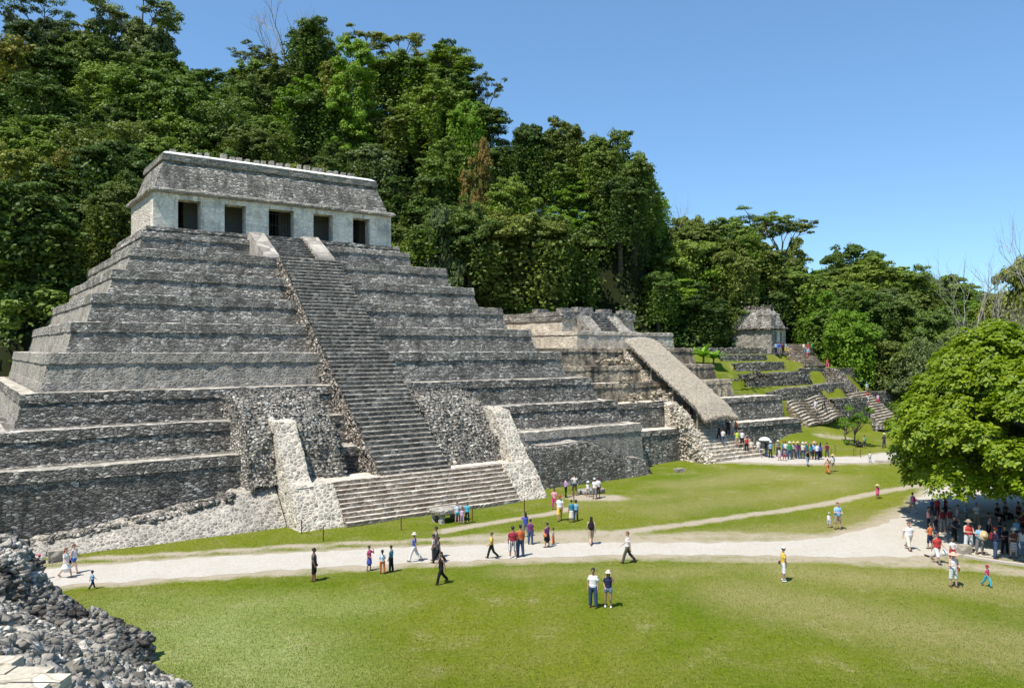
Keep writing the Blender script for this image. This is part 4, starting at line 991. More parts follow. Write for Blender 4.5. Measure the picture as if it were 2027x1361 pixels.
# coursed stones on the face and end of the standing wall
stub = []
for i in range(900):
    x = random.uniform(-19.8, -13.1); cr = interp(x, [(-19.8, 4.6), (-18.2, 4.3), (-17.6, 3.8), (-17.2, 3.1), (-16.7, 2.3), (-15.2, 1.5), (-13.2, 0.6)])
    stub.append((x, 27.0+J(0.12), random.uniform(0, cr), random.uniform(0.3, 0.6)))
    if i % 2: stub.append((x, random.uniform(27.0, 28.6), cr+J(0.06), random.uniform(0.3, 0.65)))
rb = stone('tumbled_limestone', (0.14, 0.135, 0.125), (0.33, 0.315, 0.29), (0.66, 0.635, 0.59), (0.3, 0.285, 0.26), (1.2, 1.2, 2.4), 0.02, 0.35, 0.1, 0.08)
V, F = rocks(big+small, 77, 0.22); o = link('rubble', npmesh('rubble', V-np.array((-13, 24, 0)), F), rb, pal); o['kind'] = 'stuff'
V, F = rocks(stub, 78, 0.2); o = link('standing_wall_stones', npmesh('standing_wall_stones', V-np.array((-13, 24, 0)), F), stone('shaded_wall_stones', (0.06, 0.058, 0.056), (0.15, 0.147, 0.14), (0.36, 0.35, 0.33), (0.12, 0.115, 0.11), (1.2, 1.2, 2.4), 0.02, 0.35, 0.1, 0.08), pal); o['kind'] = 'stuff'  # darker copy of the rubble stone, with the wall's shade in its colour
# pale coping blocks in the very corner
wallm = None
cp = empty('stone_parapet', (-6.0, 8.6, 7.2)); tag(cp, 'row of pale cream squared stone blocks at the bottom left corner, closest of all', 'parapet')
cm = stone('cream_coping_limestone', (0.38, 0.35, 0.29), (0.5, 0.465, 0.4), (0.6, 0.565, 0.49), (0.34, 0.31, 0.26), (1.6, 1.6, 1.6), 0.02, 0.25, 0.0, 0.05, (0.22, 0.2, 0.17), bd=0.03)
mb = MB(); random.seed(8)
for r_ in range(9):
    x = -7.9+J(0.2)
    while x < -3.6 - 0.27*r_*0:
        wd = random.uniform(0.35, 0.8)
        yy = 9.85 - r_*0.24; zz = 7.42 - 0.01*r_
        if x + wd < interp(-yy, [(-9.85, -5.9), (-9.4, -5.35), (-8.9, -4.8), (-8.6, -4.3), (-8.0, -3.6)]): wallbox(mb, x, x+wd-0.02, yy-0.235+J(0.012), yy, zz-1.2, zz+J(0.025), 0.16, 0.02)
        x += wd
mb.build('blocks', cm, cp, False, (-6.0, 8.6, 7.2))
# ------------------------------------------------------------------ trees
rng = np.random.default_rng(7)
def unit(n): v = rng.normal(size=(n, 3)); return v/np.linalg.norm(v, axis=1)[:, None]
def leaf_quads(C, N, size, elong=1.5, fold=0.0):
    """one small kite-shaped leaf spray per centre"""
    n = len(C); N = N/np.linalg.norm(N, axis=1)[:, None]
    T = unit(n); T = T - N*(T*N).sum(1)[:, None]; T /= np.linalg.norm(T, axis=1)[:, None]; B = np.cross(N, T)
    s = (size*rng.uniform(0.6, 1.3, n))[:, None]
    V = np.empty((n, 4, 3)); V[:, 0] = C - T*s*elong*0.5; V[:, 1] = C + B*s*0.5 - T*s*0.05; V[:, 2] = C + T*s*elong*0.5 - N*s*0.15; V[:, 3] = C - B*s*0.5 - T*s*0.05
    F = np.arange(n*4).reshape(n, 4); return V.reshape(-1, 3), F
def join(parts):
    VV, FF, k = [], [], 0
    for V, F in parts: VV.append(V); FF.append(F+k); k += len(V)
    return np.vstack(VV), np.vstack(FF)
def clump(c, r, n, size, up=0.35, flat=0.75, low=-0.5, sub=7):
    """an uneven bough: several small lobes of leaves round a centre"""
    size = size*0.64; n = int(n*2.1)
    k = unit(sub*3); k = k[k[:, 2] > low*0.7][:sub]; k = k*rng.uniform(0.35, 1.0, (len(k), 1)); w_ = rng.uniform(0.28, 0.6, len(k)); CC_ = []; NN_ = []
    for q, ww in zip(k, w_):
        m = max(6, int(n*ww*ww/(w_*w_).sum())); d = unit(int(m*2.2)); d = d[d[:, 2] > low][:m]
        CC_.append(np.array(c) + (q + d*ww*rng.uniform(0.6, 1.15, (len(d), 1)))*np.array([r, r, r*flat])); NN_.append(d + q*0.3 + unit(len(d))*0.6 + np.array([0, 0, up]))
    return leaf_quads(np.vstack(CC_), np.vstack(NN_), size)
def vine(p, length, size=0.3, spread=0.25, dens=7):
    n = max(3, int(length*dens)); t_ = rng.uniform(0, 1, n)[:, None]
    P_ = np.array(p) + np.array([0, 0, -1.0])*t_*length + rng.normal(size=(n, 3))*[spread, spread, 0.1]
    return leaf_quads(P_, unit(n)*0.7 + np.array([0, 0, 0.3]), size)
def limb_tree(mb, base, tips, r0, seg=6):
    top = Vector(base)
    for tp in tips:
        tp = Vector(tp); a = Vector(base); m = a.lerp(tp, 0.5); m.z = a.z + (tp.z-a.z)*0.6; m.x = lerp(a.x, tp.x, 0.35); m.y = lerp(a.y, tp.y, 0.35)
        mb.tube([a, m, tp], [r0, r0*0.6, r0*0.18], 5, False)
def make_tree(kind, seed):
    """returns crown mesh, trunk mesh"""
    global rng
    rng = np.random.default_rng(seed); rnd = random.Random(seed); parts = []; mb = MB()
    if kind == 'round':
        H, Rr = 15, 4.8; cs = []; nl = rnd.randint(4, 6); ls = 0.3+0.06*rnd.random()
        for l_ in range(nl):
            a = 2*math.pi*l_/nl+rnd.uniform(-.5, .5); q_ = rnd.uniform(1.2, 3.3) if l_ else 0.4; cx_, cy_, cz_ = q_*math.cos(a), q_*math.sin(a), rnd.uniform(8.6, 12.2) + (1.2 if l_ == 0 else -q_*0.35); lr = rnd.uniform(1.5, 2.5)
            for i in range(int(5+lr*4)):
                d = unit(1)[0]; d[2] = abs(d[2])*1.0-0.3; rr = rnd.uniform(0.6, 1.05); c = (cx_+d[0]*lr*rr, cy_+d[1]*lr*rr, cz_+d[2]*lr*1.1*rr); cs.append(c); parts.append(clump(c, rnd.uniform(0.6, 1.25), 125, ls*rnd.uniform(0.85, 1.2)))
            for i in range(14): a2 = rnd.uniform(0, 6.28); parts.append(vine((cx_+lr*math.cos(a2)*rnd.uniform(0.5, 1), cy_+lr*math.sin(a2)*rnd.uniform(0.5, 1), cz_-rnd.uniform(0, 1.2)), rnd.uniform(2, 8), ls*0.9, 0.4, 13))
        parts.append(clump((0, 0, 6.0), 3.2, 1100, 0.4, 0.3, 1.3, -1, 16))
        mb.tube([(0, 0, -1.5), (0.1, 0, 4), (0.3, 0.1, 9)], [0.38, 0.3, 0.2], 8); limb_tree(mb, (0.1, 0, 4.5), cs[::5], 0.18)
    elif kind == 'draped':
        cs = []; ls = rnd.uniform(0.26, 0.36); nl = rnd.randint(4, 6)
        for l_ in range(nl):
            a = 2*math.pi*l_/nl+rnd.uniform(-.6, .6); q_ = rnd.uniform(1.6, 3.6) if l_ else 0.2; cx_, cy_, cz_ = q_*math.cos(a), q_*math.sin(a), (14.2 if l_ == 0 else 14.6-q_*0.9+rnd.uniform(-1.2, 0.5)); lr = rnd.uniform(1.7, 2.6)
            for i in range(int(5+lr*4)):
                d = unit(1)[0]; d[2] = abs(d[2])*1.2-0.5; rr = rnd.uniform(0.5, 1.1); c = (cx_+d[0]*lr*rr, cy_+d[1]*lr*rr, cz_+d[2]*lr*1.2*rr); cs.append(c); parts.append(clump(c, rnd.uniform(0.55, 1.2), 115, ls*rnd.uniform(0.85, 1.25)))
            for i in range(22):
                a2 = rnd.uniform(0, 6.28); rr = lr*rnd.uniform(0.4, 1.15); parts.append(vine((cx_+rr*math.cos(a2), cy_+rr*math.sin(a2), cz_-rnd.uniform(0, 1.5)), rnd.uniform(1.5, 11)*rnd.uniform(0.5, 1), ls, rnd.uniform(0.2, 0.5), 15))
        for i in range(16):
            a = rnd.uniform(0, 6.28); q_ = rnd.uniform(0.5, 2.6); c = (q_*math.cos(a), q_*math.sin(a), rnd.uniform(2, 12)); parts.append(clump(c, rnd.uniform(0.6, 1.4), 130, ls))
        mb.tube([(0, 0, -1.5), (0.2, 0, 7), (0.0, 0.2, 15)], [0.38, 0.28, 0.14], 8); limb_tree(mb, (0.2, 0, 8), cs[::5], 0.16)
        for i in range(10): a = rnd.uniform(0, 6.28); q_ = rnd.uniform(1.5, 3.2); mb.tube([(q_*math.cos(a), q_*math.sin(a), 12), (q_*math.cos(a)+0.3, q_*math.sin(a), 6), (q_*0.9*math.cos(a), q_*0.9*math.sin(a), -0.5)], 0.03, 3, False)
    elif kind == 'layered':
        for i in range(78):
            z = rnd.uniform(2.5, 15.5); Rm = 4.3*math.sqrt(max(0.05, 1-((z-7.5)/8.5)**2)); a = rnd.uniform(0, 6.28); rr = Rm*rnd.uniform(0.45, 1)
            c = (rr*math.cos(a), rr*math.sin(a), z); parts.append(clump(c, rnd.uniform(1.0, 1.7), 170, 0.33, 0.8, 0.5, -0.3)); 
            if i % 3 == 0: mb.tube([(0.1, 0, max(2.0, z-1.5)), c], [0.1, 0.03], 4, False)
        parts.append(clump((0, 0, 8), 2.4, 600, 0.4, 0.2, 2.2, -1))
        mb.tube([(0, 0, -1.5), (0.1, 0, 5), (0.0, 0.1, 13)], [0.33, 0.25, 0.1], 8)
    elif kind == 'umbrella':
        mb.tube([(0, 0, -1.5), (0.3, 0, 5), (0.1, 0.2, 8.5), (0.3, 0.1, 11.0)], [0.36, 0.28, 0.22, 0.16], 8)
        nl = 7
        for i in range(nl):
            a = 2*math.pi*i/nl+rnd.uniform(-.4, .4); Rl = rnd.uniform(3.0, 5.6); zb = rnd.uniform(7.5, 11); zt = 16.8-Rl*0.35+rnd.uniform(-1.2, 0.8)
            mid = (Rl*0.45*math.cos(a+0.2), Rl*0.45*math.sin(a+0.2), lerp(zb, zt, 0.55)); end = (Rl*math.cos(a), Rl*math.sin(a), zt-0.4)
            mb.tube([(0.2, 0.1, zb), (mid[0]*0.5, mid[1]*0.5, lerp(zb, mid[2], 0.6)), mid, end], [0.16, 0.13, 0.1, 0.05], 5, False)
            for k in range(6):
                s_ = rnd.uniform(0.35, 1.0); b0 = [lerp(mid[q], end[q], s_*0.9) for q in range(3)]; a2 = a+rnd.uniform(-1.3, 1.3); L2 = rnd.uniform(0.9, 2.3)
                t2 = (b0[0]+L2*math.cos(a2), b0[1]+L2*math.sin(a2), b0[2]+rnd.uniform(0.3, 1.3)); mb.tube([b0, (lerp(b0[0], t2[0], .5)+.1, lerp(b0[1], t2[1], .5), lerp(b0[2], t2[2], .7)), t2], [0.06, 0.04, 0.015], 4, False)
                parts.append(clump(t2, rnd.uniform(0.8, 1.5), 100, 0.3, 0.7, 0.38, -0.5))
    elif kind == 'bush':
        for i in range(22):
            a = rnd.uniform(0, 6.28); rr = 2.2*math.sqrt(rnd.random()); c = (rr*math.cos(a), rr*math.sin(a), 2.6-rr*0.5+rnd.uniform(-0.9, 0.5)); parts.append(clump(c, rnd.uniform(0.7, 1.2), 130, 0.34, 0.4, 0.8, -0.7))
        parts.append(clump((0, 0, 0.8), 2.4, 500, 0.4, 0.3, 0.7, -0.9))
        for k in range(6): a = k*1.05; mb.tube([(0, 0, -0.5), (0.9*math.cos(a), 0.9*math.sin(a), 2)], [0.09, 0.03], 4, False)
    elif kind == 'wispy':
        for i in range(30):
            a = rnd.uniform(0, 6.28); rr = 3.4*math.sqrt(rnd.random()); c = (rr*math.cos(a), rr*math.sin(a), 7.6-rr*0.55+rnd.uniform(-1.6, 1.0)); parts.append(clump(c, rnd.uniform(1.0, 1.7), 150, 0.26, 0.5, 0.75, -0.8))
            mb.tube([(0.1, 0, 2.5), (c[0]*0.6, c[1]*0.6, c[2]-1.0), (c[0]*1.15, c[1]*1.15, c[2]+1.0)], [0.08, 0.04, 0.01], 4, False)
        mb.tube([(0, 0, -1), (0.1, 0, 3.5)], [0.22, 0.14], 7)
    if kind in ('bare', 'bareshrub'):
        def branch(p, d, L, r, lv):
            n = 3; pts = [p]; 
            for k in range(n):
                d = (d + Vector((rnd.gauss(0, .16), rnd.gauss(0, .16), rnd.gauss(0.05, .1)))).normalized(); pts.append(pts[-1]+d*L/n)
            mb.tube(pts, [r, r*0.8, r*0.65, r*0.45], 6 if lv < 2 else 3, False)
            if lv >= 5: return
            for k in range(3 if lv < 4 else 2):
                ang = rnd.uniform(0.3, 0.8); ax = d.orthogonal().normalized(); ax.rotate(Matrix.Rotation(rnd.uniform(0, 6.28), 3, d)); nd = d.copy(); nd.rotate(Matrix.Rotation(ang, 3, ax)); nd.z += 0.12
                branch(pts[-1] if k else pts[-2], nd.normalized(), L*rnd.uniform(0.6, 0.8), r*0.55, lv+1)
        if kind == 'bare': branch(Vector((0, 0, -1)), Vector((0, 0, 1)), 6.5, 0.3, 0)
        else:
            for k in range(7): a = k*0.9; branch(Vector((rnd.uniform(-1, 1), rnd.uniform(-1, 1), -0.3)), Vector((0.7*math.cos(a), 0.7*math.sin(a), 0.8)).normalized(), 3.2, 0.1, 0)
    tm = bpy.data.meshes.new('trunk'); tm.from_pydata([tuple(map(float, p)) for p in mb.v], [], mb.f); tm.update(); tm.polygons.foreach_set('use_smooth', [True]*len(tm.polygons))
    tm.materials.append(M['barebark'] if kind.startswith('bare') else M['bark'])
    if not parts: return None, tm
    V, F = join(parts); cm_ = npmesh('crown', V, F); cm_.materials.append(L['mid']); return cm_, tm
PROTO = {}
for kind, seeds in (('round', (1, 2, 3, 4, 5, 6)), ('draped', (11, 12, 13, 14)), ('layered', (21, 22)), ('umbrella', (31, 32)), ('bush', (41, 42)), ('wispy', (45,)), ('bare', (51, 52)), ('bareshrub', (61,))):
    PROTO[kind] = [make_tree(kind, s) for s in seeds]
HGT = {'round': 15.5, 'draped': 18.3, 'layered': 16, 'umbrella': 18.3, 'bush': 3.7, 'wispy': 9, 'bare': 20, 'bareshrub': 7.5}
random.seed(19)
NTREE = [0]; TOPZ = {}
def plant(kind, X, Y, h, leaf, label, cat='tree', group=None, wid=1.0, z=None, which=None, name=None):
    pr = PROTO[kind]; cr, tr = pr[which if which is not None else random.randrange(len(pr))]
    z = gsurf(X, Y) if z is None else z
    zt_ = max(v_.co.z for v_ in (cr or tr).vertices) if (kind, id(tr)) not in TOPZ else TOPZ[(kind, id(tr))]; TOPZ[(kind, id(tr))] = zt_
    s = h/zt_; e = empty(name or {'bush': 'shrub', 'bareshrub': 'bare_shrub', 'bare': 'bare_tree'}.get(kind, 'forest_tree'), (X, Y, z-0.2), random.uniform(0, 6.28))
    e.scale = (s*wid, s*wid, s); tag(e, label, cat, group); NTREE[0] += 1
    if kind in ('bare', 'bareshrub'):
        link('branches', tr, None, e); return e
    c = link('crown', cr, None, e); c.material_slots[0].link = 'OBJECT'; c.material_slots[0].material = L[leaf]
    link('trunk', tr, None, e); return e
def top_px(px_, pytop, Y): return EYE + (HY-pytop)/FOC*Y
def plant_px(kind, px_, pytop, Y, leaf, label, wpx=None, **kw):
    """a tree whose crown top stands at a photo row, at distance Y"""
    X = (px_-CX)/FOC*Y; z = gsurf(X, Y); h = max(3, top_px(px_, pytop, Y) - z)
    if wpx: # crown width in photo pixels
        w0 = {'round': 10.5, 'draped': 8.6, 'layered': 9.0, 'umbrella': 13.5, 'bush': 5.6, 'wispy': 8.5, 'bare': 12, 'bareshrub': 9}[kind]
        kw['wid'] = (wpx/FOC*Y)/(w0*h/HGT[kind])
    return plant(kind, X, Y, h, leaf, label, z=z, **kw)
# trees one can pick out in the photo ------------------------------------------------
feat = [
 ('umbrella', 75, 5, 150, 'blue', 'flat topped umbrella tree on the ridge, first from the left', 150), ('umbrella', 270, -8, 149, 'blue', 'tall open crowned tree with dark forked limbs against the sky, above the temple left corner', 190),
 ('umbrella', 205, 28, 152, 'olive', 'thin grey green open tree behind the forked limbed ridge tree', 140),
 ('round', 130, 62, 146, 'deep', 'dark rounded tree under the umbrella crown at upper left', 110), ('round', 48, 84, 128, 'rust', 'yellow brown leafed tree at the upper left edge', 130), ('round', 20, 165, 128, 'bright', 'light green tree below the yellow brown one at the left edge', 100),
 ('draped', 8, 440, 106, 'mid', 'green vine hung tree low at the left edge beside the pyramid', 90), ('bush', 5, 655, 88, 'bright', 'bright green shrub at the left edge behind the pyramid corner', 90),
 ('draped', 618, 30, 146, 'deep', 'dark ivy covered tree rising highest right of centre ridge', 110), ('bare', 540, 0, 148, None, 'leafless pale branched tree beside the dark ivy covered ridge tree', 150),
 ('round', 185, 66, 147, 'deep', 'dark crown below the forked limbed ridge tree, its left neighbour', 110), ('round', 285, 92, 146, 'deep', 'dark crown at the foot of the forked limbed ridge tree', 110), ('round', 345, 108, 145, 'mid', 'green crown on the skyline in the dip right of the forked limbed tree', 100), ('round', 232, 88, 146, 'blue', 'grey green crown on the ridge between two darker ones', 90), ('draped', 548, 118, 141, 'olive', 'olive vine hung tree under the leafless ridge tree', 100), ('round', 505, 112, 143, 'mid', 'green crown on the skyline left of the leafless tree', 90),
 ('round', 92, 28, 149, 'blue', 'dense grey green crown under the flat umbrella tree at upper left', 130), ('round', 30, 48, 148, 'deep', 'dark crown at the upper left corner left of the umbrella tree', 100), ('round', 205, 30, 150, 'blue', 'grey green crown touching the top of the picture, upper left', 120), ('round', 300, 36, 150, 'blue', 'airy grey green crown right of the forked limbs on the ridge', 110), ('round', 1352, 425, 137, 'olive', 'olive crown on the skyline beside the twiggy leafless tree', 80), ('round', 1295, 400, 128, 'deep', 'dark crown on the skyline in the notch after the tree wall', 70),
 ('umbrella', 505, 88, 150, 'olive', 'sparse yellowish tree left of the leafless ridge tree', 90), ('layered', 698, 72, 128, 'bright', 'vivid green conical layered tree on the hillside behind the temple', 96),
 ('umbrella', 715, 52, 150, 'olive', 'pale umbrella tree just behind the vivid conical tree', 90), ('umbrella', 790, 66, 150, 'olive', 'pale flat crowned tree on the ridge right of the vivid conical tree', 120),
 ('layered', 890, 92, 144, 'mid', 'spreading green tree at the right shoulder of the high ridge', 120), ('round', 885, 72, 150, 'deep', 'small dark crown topping the right shoulder of the ridge', 70), ('umbrella', 962, 140, 142, 'blue', 'small open tree with crooked pale limbs on the ridge slope', 70),
 ('round', 925, 190, 128, 'bright', 'light green crown with big leaves below the crooked limbed tree', 80), ('round', 950, 270, 116, 'red', 'reddish tinged crown in the middle of the tree wall', 80),
 ('draped', 1050, 236, 122, 'deep', 'vine hung tree on the skyline left of the notch', 90), ('draped', 1110, 228, 122, 'olive', 'tall vine hung olive tree near the top of the tree wall', 90), ('draped', 1225, 250, 118, 'deep', 'broad vine draped tree at the right end of the tree wall', 110), ('draped', 1258, 300, 117, 'mid', 'hanging vine covered tree overhanging the drop at the end of the tree wall', 80),
 ('draped', 1180, 262, 120, 'mid', 'vine covered skyline tree left of the last one of the tree wall', 90), ('layered', 1118, 420, 116, 'bright', 'vivid lime green tree hanging in the dark of the tree wall', 70), ('layered', 1130, 355, 119, 'bright', 'lime green crown above the vivid hanging one', 90),
 ('round', 870, 400, 104, 'blue', 'grey green tree standing above the right end of the pyramid', 110), ('draped', 1000, 400, 113, 'olive', 'brownish vine curtain tree in the dark hollow behind the ruin', 90),
 ('draped', 930, 380, 111, 'deep', 'dark ivy wrapped tree with a climbing trunk right of the pyramid', 80),
 ('bare', 1322, 378, 138, None, 'small leafless twiggy tree on the skyline right of the tree wall', 60), ('round', 1310, 425, 136, 'deep', 'dark low crown at the foot of the twiggy skyline tree', 90),
 ('draped', 1440, 425, 128, 'mid', 'big vine draped crown between the tree wall and the umbrella trees', 130), ('draped', 1390, 432, 130, 'olive', 'yellow green vine draped crown left of the big one', 110), ('umbrella', 1492, 408, 134, 'mid', 'green flat umbrella tree leaning over the skyline', 130), ('umbrella', 1545, 425, 136, 'olive', 'pale feathery umbrella tree, last before the sky gap', 130), ('round', 1575, 465, 132, 'olive', 'orange tinged tree edge before the sky gap', 70),
 ('round', 1520, 480, 129, 'deep', 'dark tall tree mass directly behind the small far temple', 130), ('layered', 1338, 548, 118, 'bright', 'bright rounded tree behind the second ruin, against dark shade', 100), ('layered', 1372, 590, 120, 'mid', 'green tree right behind the bright rounded one', 60), ('draped', 1450, 470, 123, 'olive', 'tall vine hung tree left of the small far temple', 90),
 ('round', 1690, 476, 146, 'mid', 'domed green tree standing highest on the right skyline', 110), ('round', 1650, 500, 145, 'deep', 'lower dark crown left of the domed skyline tree', 80), ('draped', 1725, 505, 138, 'mid', 'vine covered hump of foliage right of the domed skyline tree', 120), ('draped', 1800, 520, 138, 'mid', 'vine covered trees sloping down to the right on the skyline', 120), ('round', 1880, 540, 150, 'mid', 'low green skyline crowns left of the leafless trees', 110),
 ('round', 1600, 580, 124, 'bright', 'bright green rounded tree just right of the small far temple', 90), ('round', 1640, 570, 122, 'bright', 'second bright crown right of the small far temple', 80), ('round', 1680, 610, 116, 'bright', 'large bright green tree above the narrow far stairway', 110), ('round', 1735, 640, 118, 'mid', 'mid green tree right of the narrow far stairway', 90), ('round', 1625, 640, 122, 'bright', 'lowest bright green tree above the steps right of the temple', 70),
 ('wispy', 1800, 690, 113, 'blue', 'soft grey green feathery tree at the forest edge', 120), ('wispy', 1855, 660, 110, 'blue', 'larger feathery tree behind the shade tree', 130), ('wispy', 1790, 745, 114, 'mid', 'low feathery green tree near the foot of the far stairway', 90), ('round', 1830, 600, 122, 'mid', 'green tree in the middle of the right forest slope', 110), ('round', 1760, 580, 128, 'deep', 'dark hollow crowned tree on the right forest slope', 110),
 ('round', 1860, 585, 138, 'mid', 'rounded crown filling the slope above the shade tree, left part', 120), ('round', 1930, 590, 136, 'mid', 'rounded crown behind the leafless twigs above the shade tree', 120), ('round', 1990, 580, 140, 'deep', 'dark crown at the right edge behind the leafless twigs', 120), ('round', 2040, 560, 138, 'mid', 'crown cut by the right picture edge behind the tall leafless tree', 120), ('round', 1890, 640, 118, 'mid', 'green crown low behind the top left of the shade tree', 120),
 ('bare', 1965, 478, 112, None, 'leafless grey tree on the right skyline', 150), ('bare', 2035, 415, 108, None, 'tall leafless tree cut by the right picture edge', 130), ('bareshrub', 1960, 585, 98, None, 'tangle of leafless grey twigs above the shade tree', 190), ('bareshrub', 2010, 560, 100, None, 'second tangle of leafless grey twigs at the right edge', 170), ('bareshrub', 1900, 640, 96, None, 'lower leafless grey twigs left of the shade tree top', 110), ('round', 2000, 500, 128, 'olive', 'brownish green crown behind the leafless trees', 110),
]
for f in feat:
    g_ = 'forest trees' if f[0] not in ('bare', 'bareshrub') else 'leafless trees'
    plant_px(f[0], f[1], f[2], f[3], f[4], f[5], f[6], group=g_)
# the rest of the forest -----------------------------------------------------------------
TONE = {'deep': 'dark green', 'mid': 'mid green', 'bright': 'light green', 'olive': 'olive green', 'blue': 'grey green', 'rust': 'yellow brown'}
FORM = {'round': 'rounded crown', 'draped': 'vine draped crown', 'layered': 'layered crown', 'umbrella': 'open flat crown', 'bush': 'low shrub', 'wispy': 'feathery crown'}
ZN = [(-600, 250, 'on slope left of temple'), (250, 520, 'on slope above temple roof'), (520, 780, 'on slope right of temple roof'), (780, 960, 'above pyramid right corner'), (960, 1150, 'in tree wall behind ruin'), (1150, 1300, 'at right end of tree wall'), (1300, 1480, 'behind thatched shelter'), (1480, 1640, 'around small far temple'), (1640, 1800, 'above the far stairways'), (1800, 3000, 'behind the shade tree')]
cands = []
for px_ in range(-120, 2150, 10):
    for _ in range(12):
        p = px_+random.uniform(-5, 5); a = (p-CX)/FOC; Yr = ridge_Y(p)
        Y = random.uniform(82, Yr+5); X = a*Y
        if hill(X, Y) is None: continue
        cands.append((X, Y, p))
random.shuffle(cands); got = []
for X, Y, p in cands:
    u, v = w2uv(X, Y); d = v-foot_v(u)
    sp = 5.2 if Y < 125 else 6.4
    if d < 1.0: continue
    if any((X-x)**2+(Y-y)**2 < sp*sp for x, y in got): continue
    got.append((X, Y))
    if len(got) > 222: break
for X, Y in got:
    p = CX+FOC*X/Y; u, v = w2uv(X, Y); d = v-foot_v(u); zg = gsurf(X, Y)
    wall = 850 < p < 1290
    kind = random.choices(['round', 'draped', 'layered', 'wispy'], [0.42, 0.54, 0.02, 0.02] if wall else [0.6, 0.34, 0.02, 0.04])[0]
    h = random.uniform(11, 15.5) if not wall else random.uniform(13, 18)
    if d < 5 and not wall: h *= 0.75
    lim = top_px(p, interp(p, SIL)+random.uniform(4, 40), Y) - zg
    h = max(5.0, min(h, lim))
    leaf = random.choices(['deep', 'mid', 'bright', 'olive', 'blue', 'rust'], [0.34, 0.36, 0.05, 0.16, 0.07, 0.02])[0]
    if p < 420 and leaf == 'bright': leaf = 'mid'
    if leaf == 'rust' and p > 300: leaf = 'olive'
    if p > 1560: leaf = random.choices(['deep', 'mid', 'bright', 'olive', 'blue'], [0.15, 0.4, 0.2, 0.13, 0.12])[0]
    zn = [z_[2] for z_ in ZN if z_[0] <= p < z_[1]][0]
    tier = 'low' if d < 14 else ('mid-height' if d < 36 else 'high up')
    lb = f'{TONE[leaf]} tree, {FORM[kind]}, {tier} {zn}'
    plant(kind, X, Y, h, leaf, lb, group='forest trees', wid=random.uniform(1.05, 1.4)*(1.0 if h > 9 else 1.4))
# undergrowth shrubs along the forest edge
n = 0; fails = 0
while n < 34 and fails < 4000:
    fails += 1
    p = random.uniform(-60, 2000); a = (p-CX)/FOC; Y = random.uniform(80, 125); X = a*Y
    if hill(X, Y) is None: continue
    u, v = w2uv(X, Y); d = v-foot_v(u)
    if not 0.3 < d < 6: continue
    zn = [z_[2] for z_ in ZN if z_[0] <= p < z_[1]][0]
    leaf = random.choice(['deep', 'mid', 'mid', 'olive', 'bright'])
    plant('bush', X, Y, random.uniform(2.5, 4.5), leaf, f'{TONE[leaf]} undergrowth shrub, forest edge {zn}', 'shrub', 'undergrowth shrubs', wid=1.3); n += 1
# shrubs beside the far stairway
for (px_, py_, Y, h, leaf, lb) in ((1815, 835, 107, 3.0, 'bright', 'leafy shrub at the foot of the broad far stairway'), (1795, 812, 109, 3.5, 'mid', 'shrub touching the right side of the broad far stairway'), (1770, 790, 111, 3.5, 'deep', 'dark shrub behind the wall beside the far stairway')):
    X, Y, Z = at_dist(px_, py_, Y); plant('bush', X, Y, h, leaf, lb, 'shrub', wid=1.1)

# low growth that covers the hill soil between the trees
def undergrowth():
    global rng
    rng = np.random.default_rng(77); rnd = random.Random(77); C_ = []
    tries = 0
    while len(C_) < 2600 and tries < 90000:
        tries += 1; p_ = rnd.uniform(-150, 2150); Y = rnd.uniform(78, 150); X = (p_-CX)/FOC*Y
        u, v = w2uv(X, Y); d = v-foot_v(u)
        if d < -0.8 or (d > 12 and rnd.random() < 0.45): continue
        C_.append((X, Y, gsurf(X, Y)+rnd.uniform(0.0, 1.2)))
    C_ = np.array(C_); n = 46; cc = np.repeat(C_, n, 0) + rng.normal(size=(len(C_)*n, 3))*[1.0, 1.0, 0.75]
    V, F = leaf_quads(cc, unit(len(cc))*0.6+np.array([-0.1, -0.3, 0.6]), 0.36)
    o = link('undergrowth', npmesh('undergrowth', V, F), L['deep']); tag(o, 'dense low green undergrowth covering the forested hillside between the trees', 'undergrowth', kind='stuff')
undergrowth()
# small lawn tree with two thin stems
def lawn_tree():
    global rng
    rng = np.random.default_rng(99); rnd = random.Random(4)
    X, Y, Z = on_ground(1686, 880, 0.55); e = empty('lawn_tree', (X, Y, gsurf(X, Y))); tag(e, 'small young tree with thin forked stems alone on the lawn before the far stairway', 'tree')
    parts = []; mb = MB(); tips = []
    for i in range(20):
        a = rnd.uniform(0, 6.28); rr = 1.75*math.sqrt(rnd.random()); tips.append((rr*math.cos(a)+0.3, rr*math.sin(a), rnd.uniform(1.9, 4.4)))
    for c in tips: parts.append(clump(c, rnd.uniform(0.35, 0.62), 80, 0.2, 0.6, 0.7, -0.6))
    parts.append(clump((-0.5, 0, 0.4), 0.4, 60, 0.2))
    for s in (-0.45, 0.25):
        mb.tube([(s, 0, -0.2), (s*1.6, 0.1, 1.1), (s*2.2+0.2, 0, 2.6)], [0.09, 0.07, 0.04], 6)
    for c in tips: mb.tube([(0.35 if c[0] > 0.2 else -0.6, 0.1, 1.2), (c[0]*0.7, c[1]*0.6, c[2]-0.6), c], [0.05, 0.03, 0.01], 4, False)
    V, F = join(parts); cm_ = npmesh('crown', V, F); link('crown', cm_, L['bright'], e); mb.build('stem', M['bark'], e)
lawn_tree()
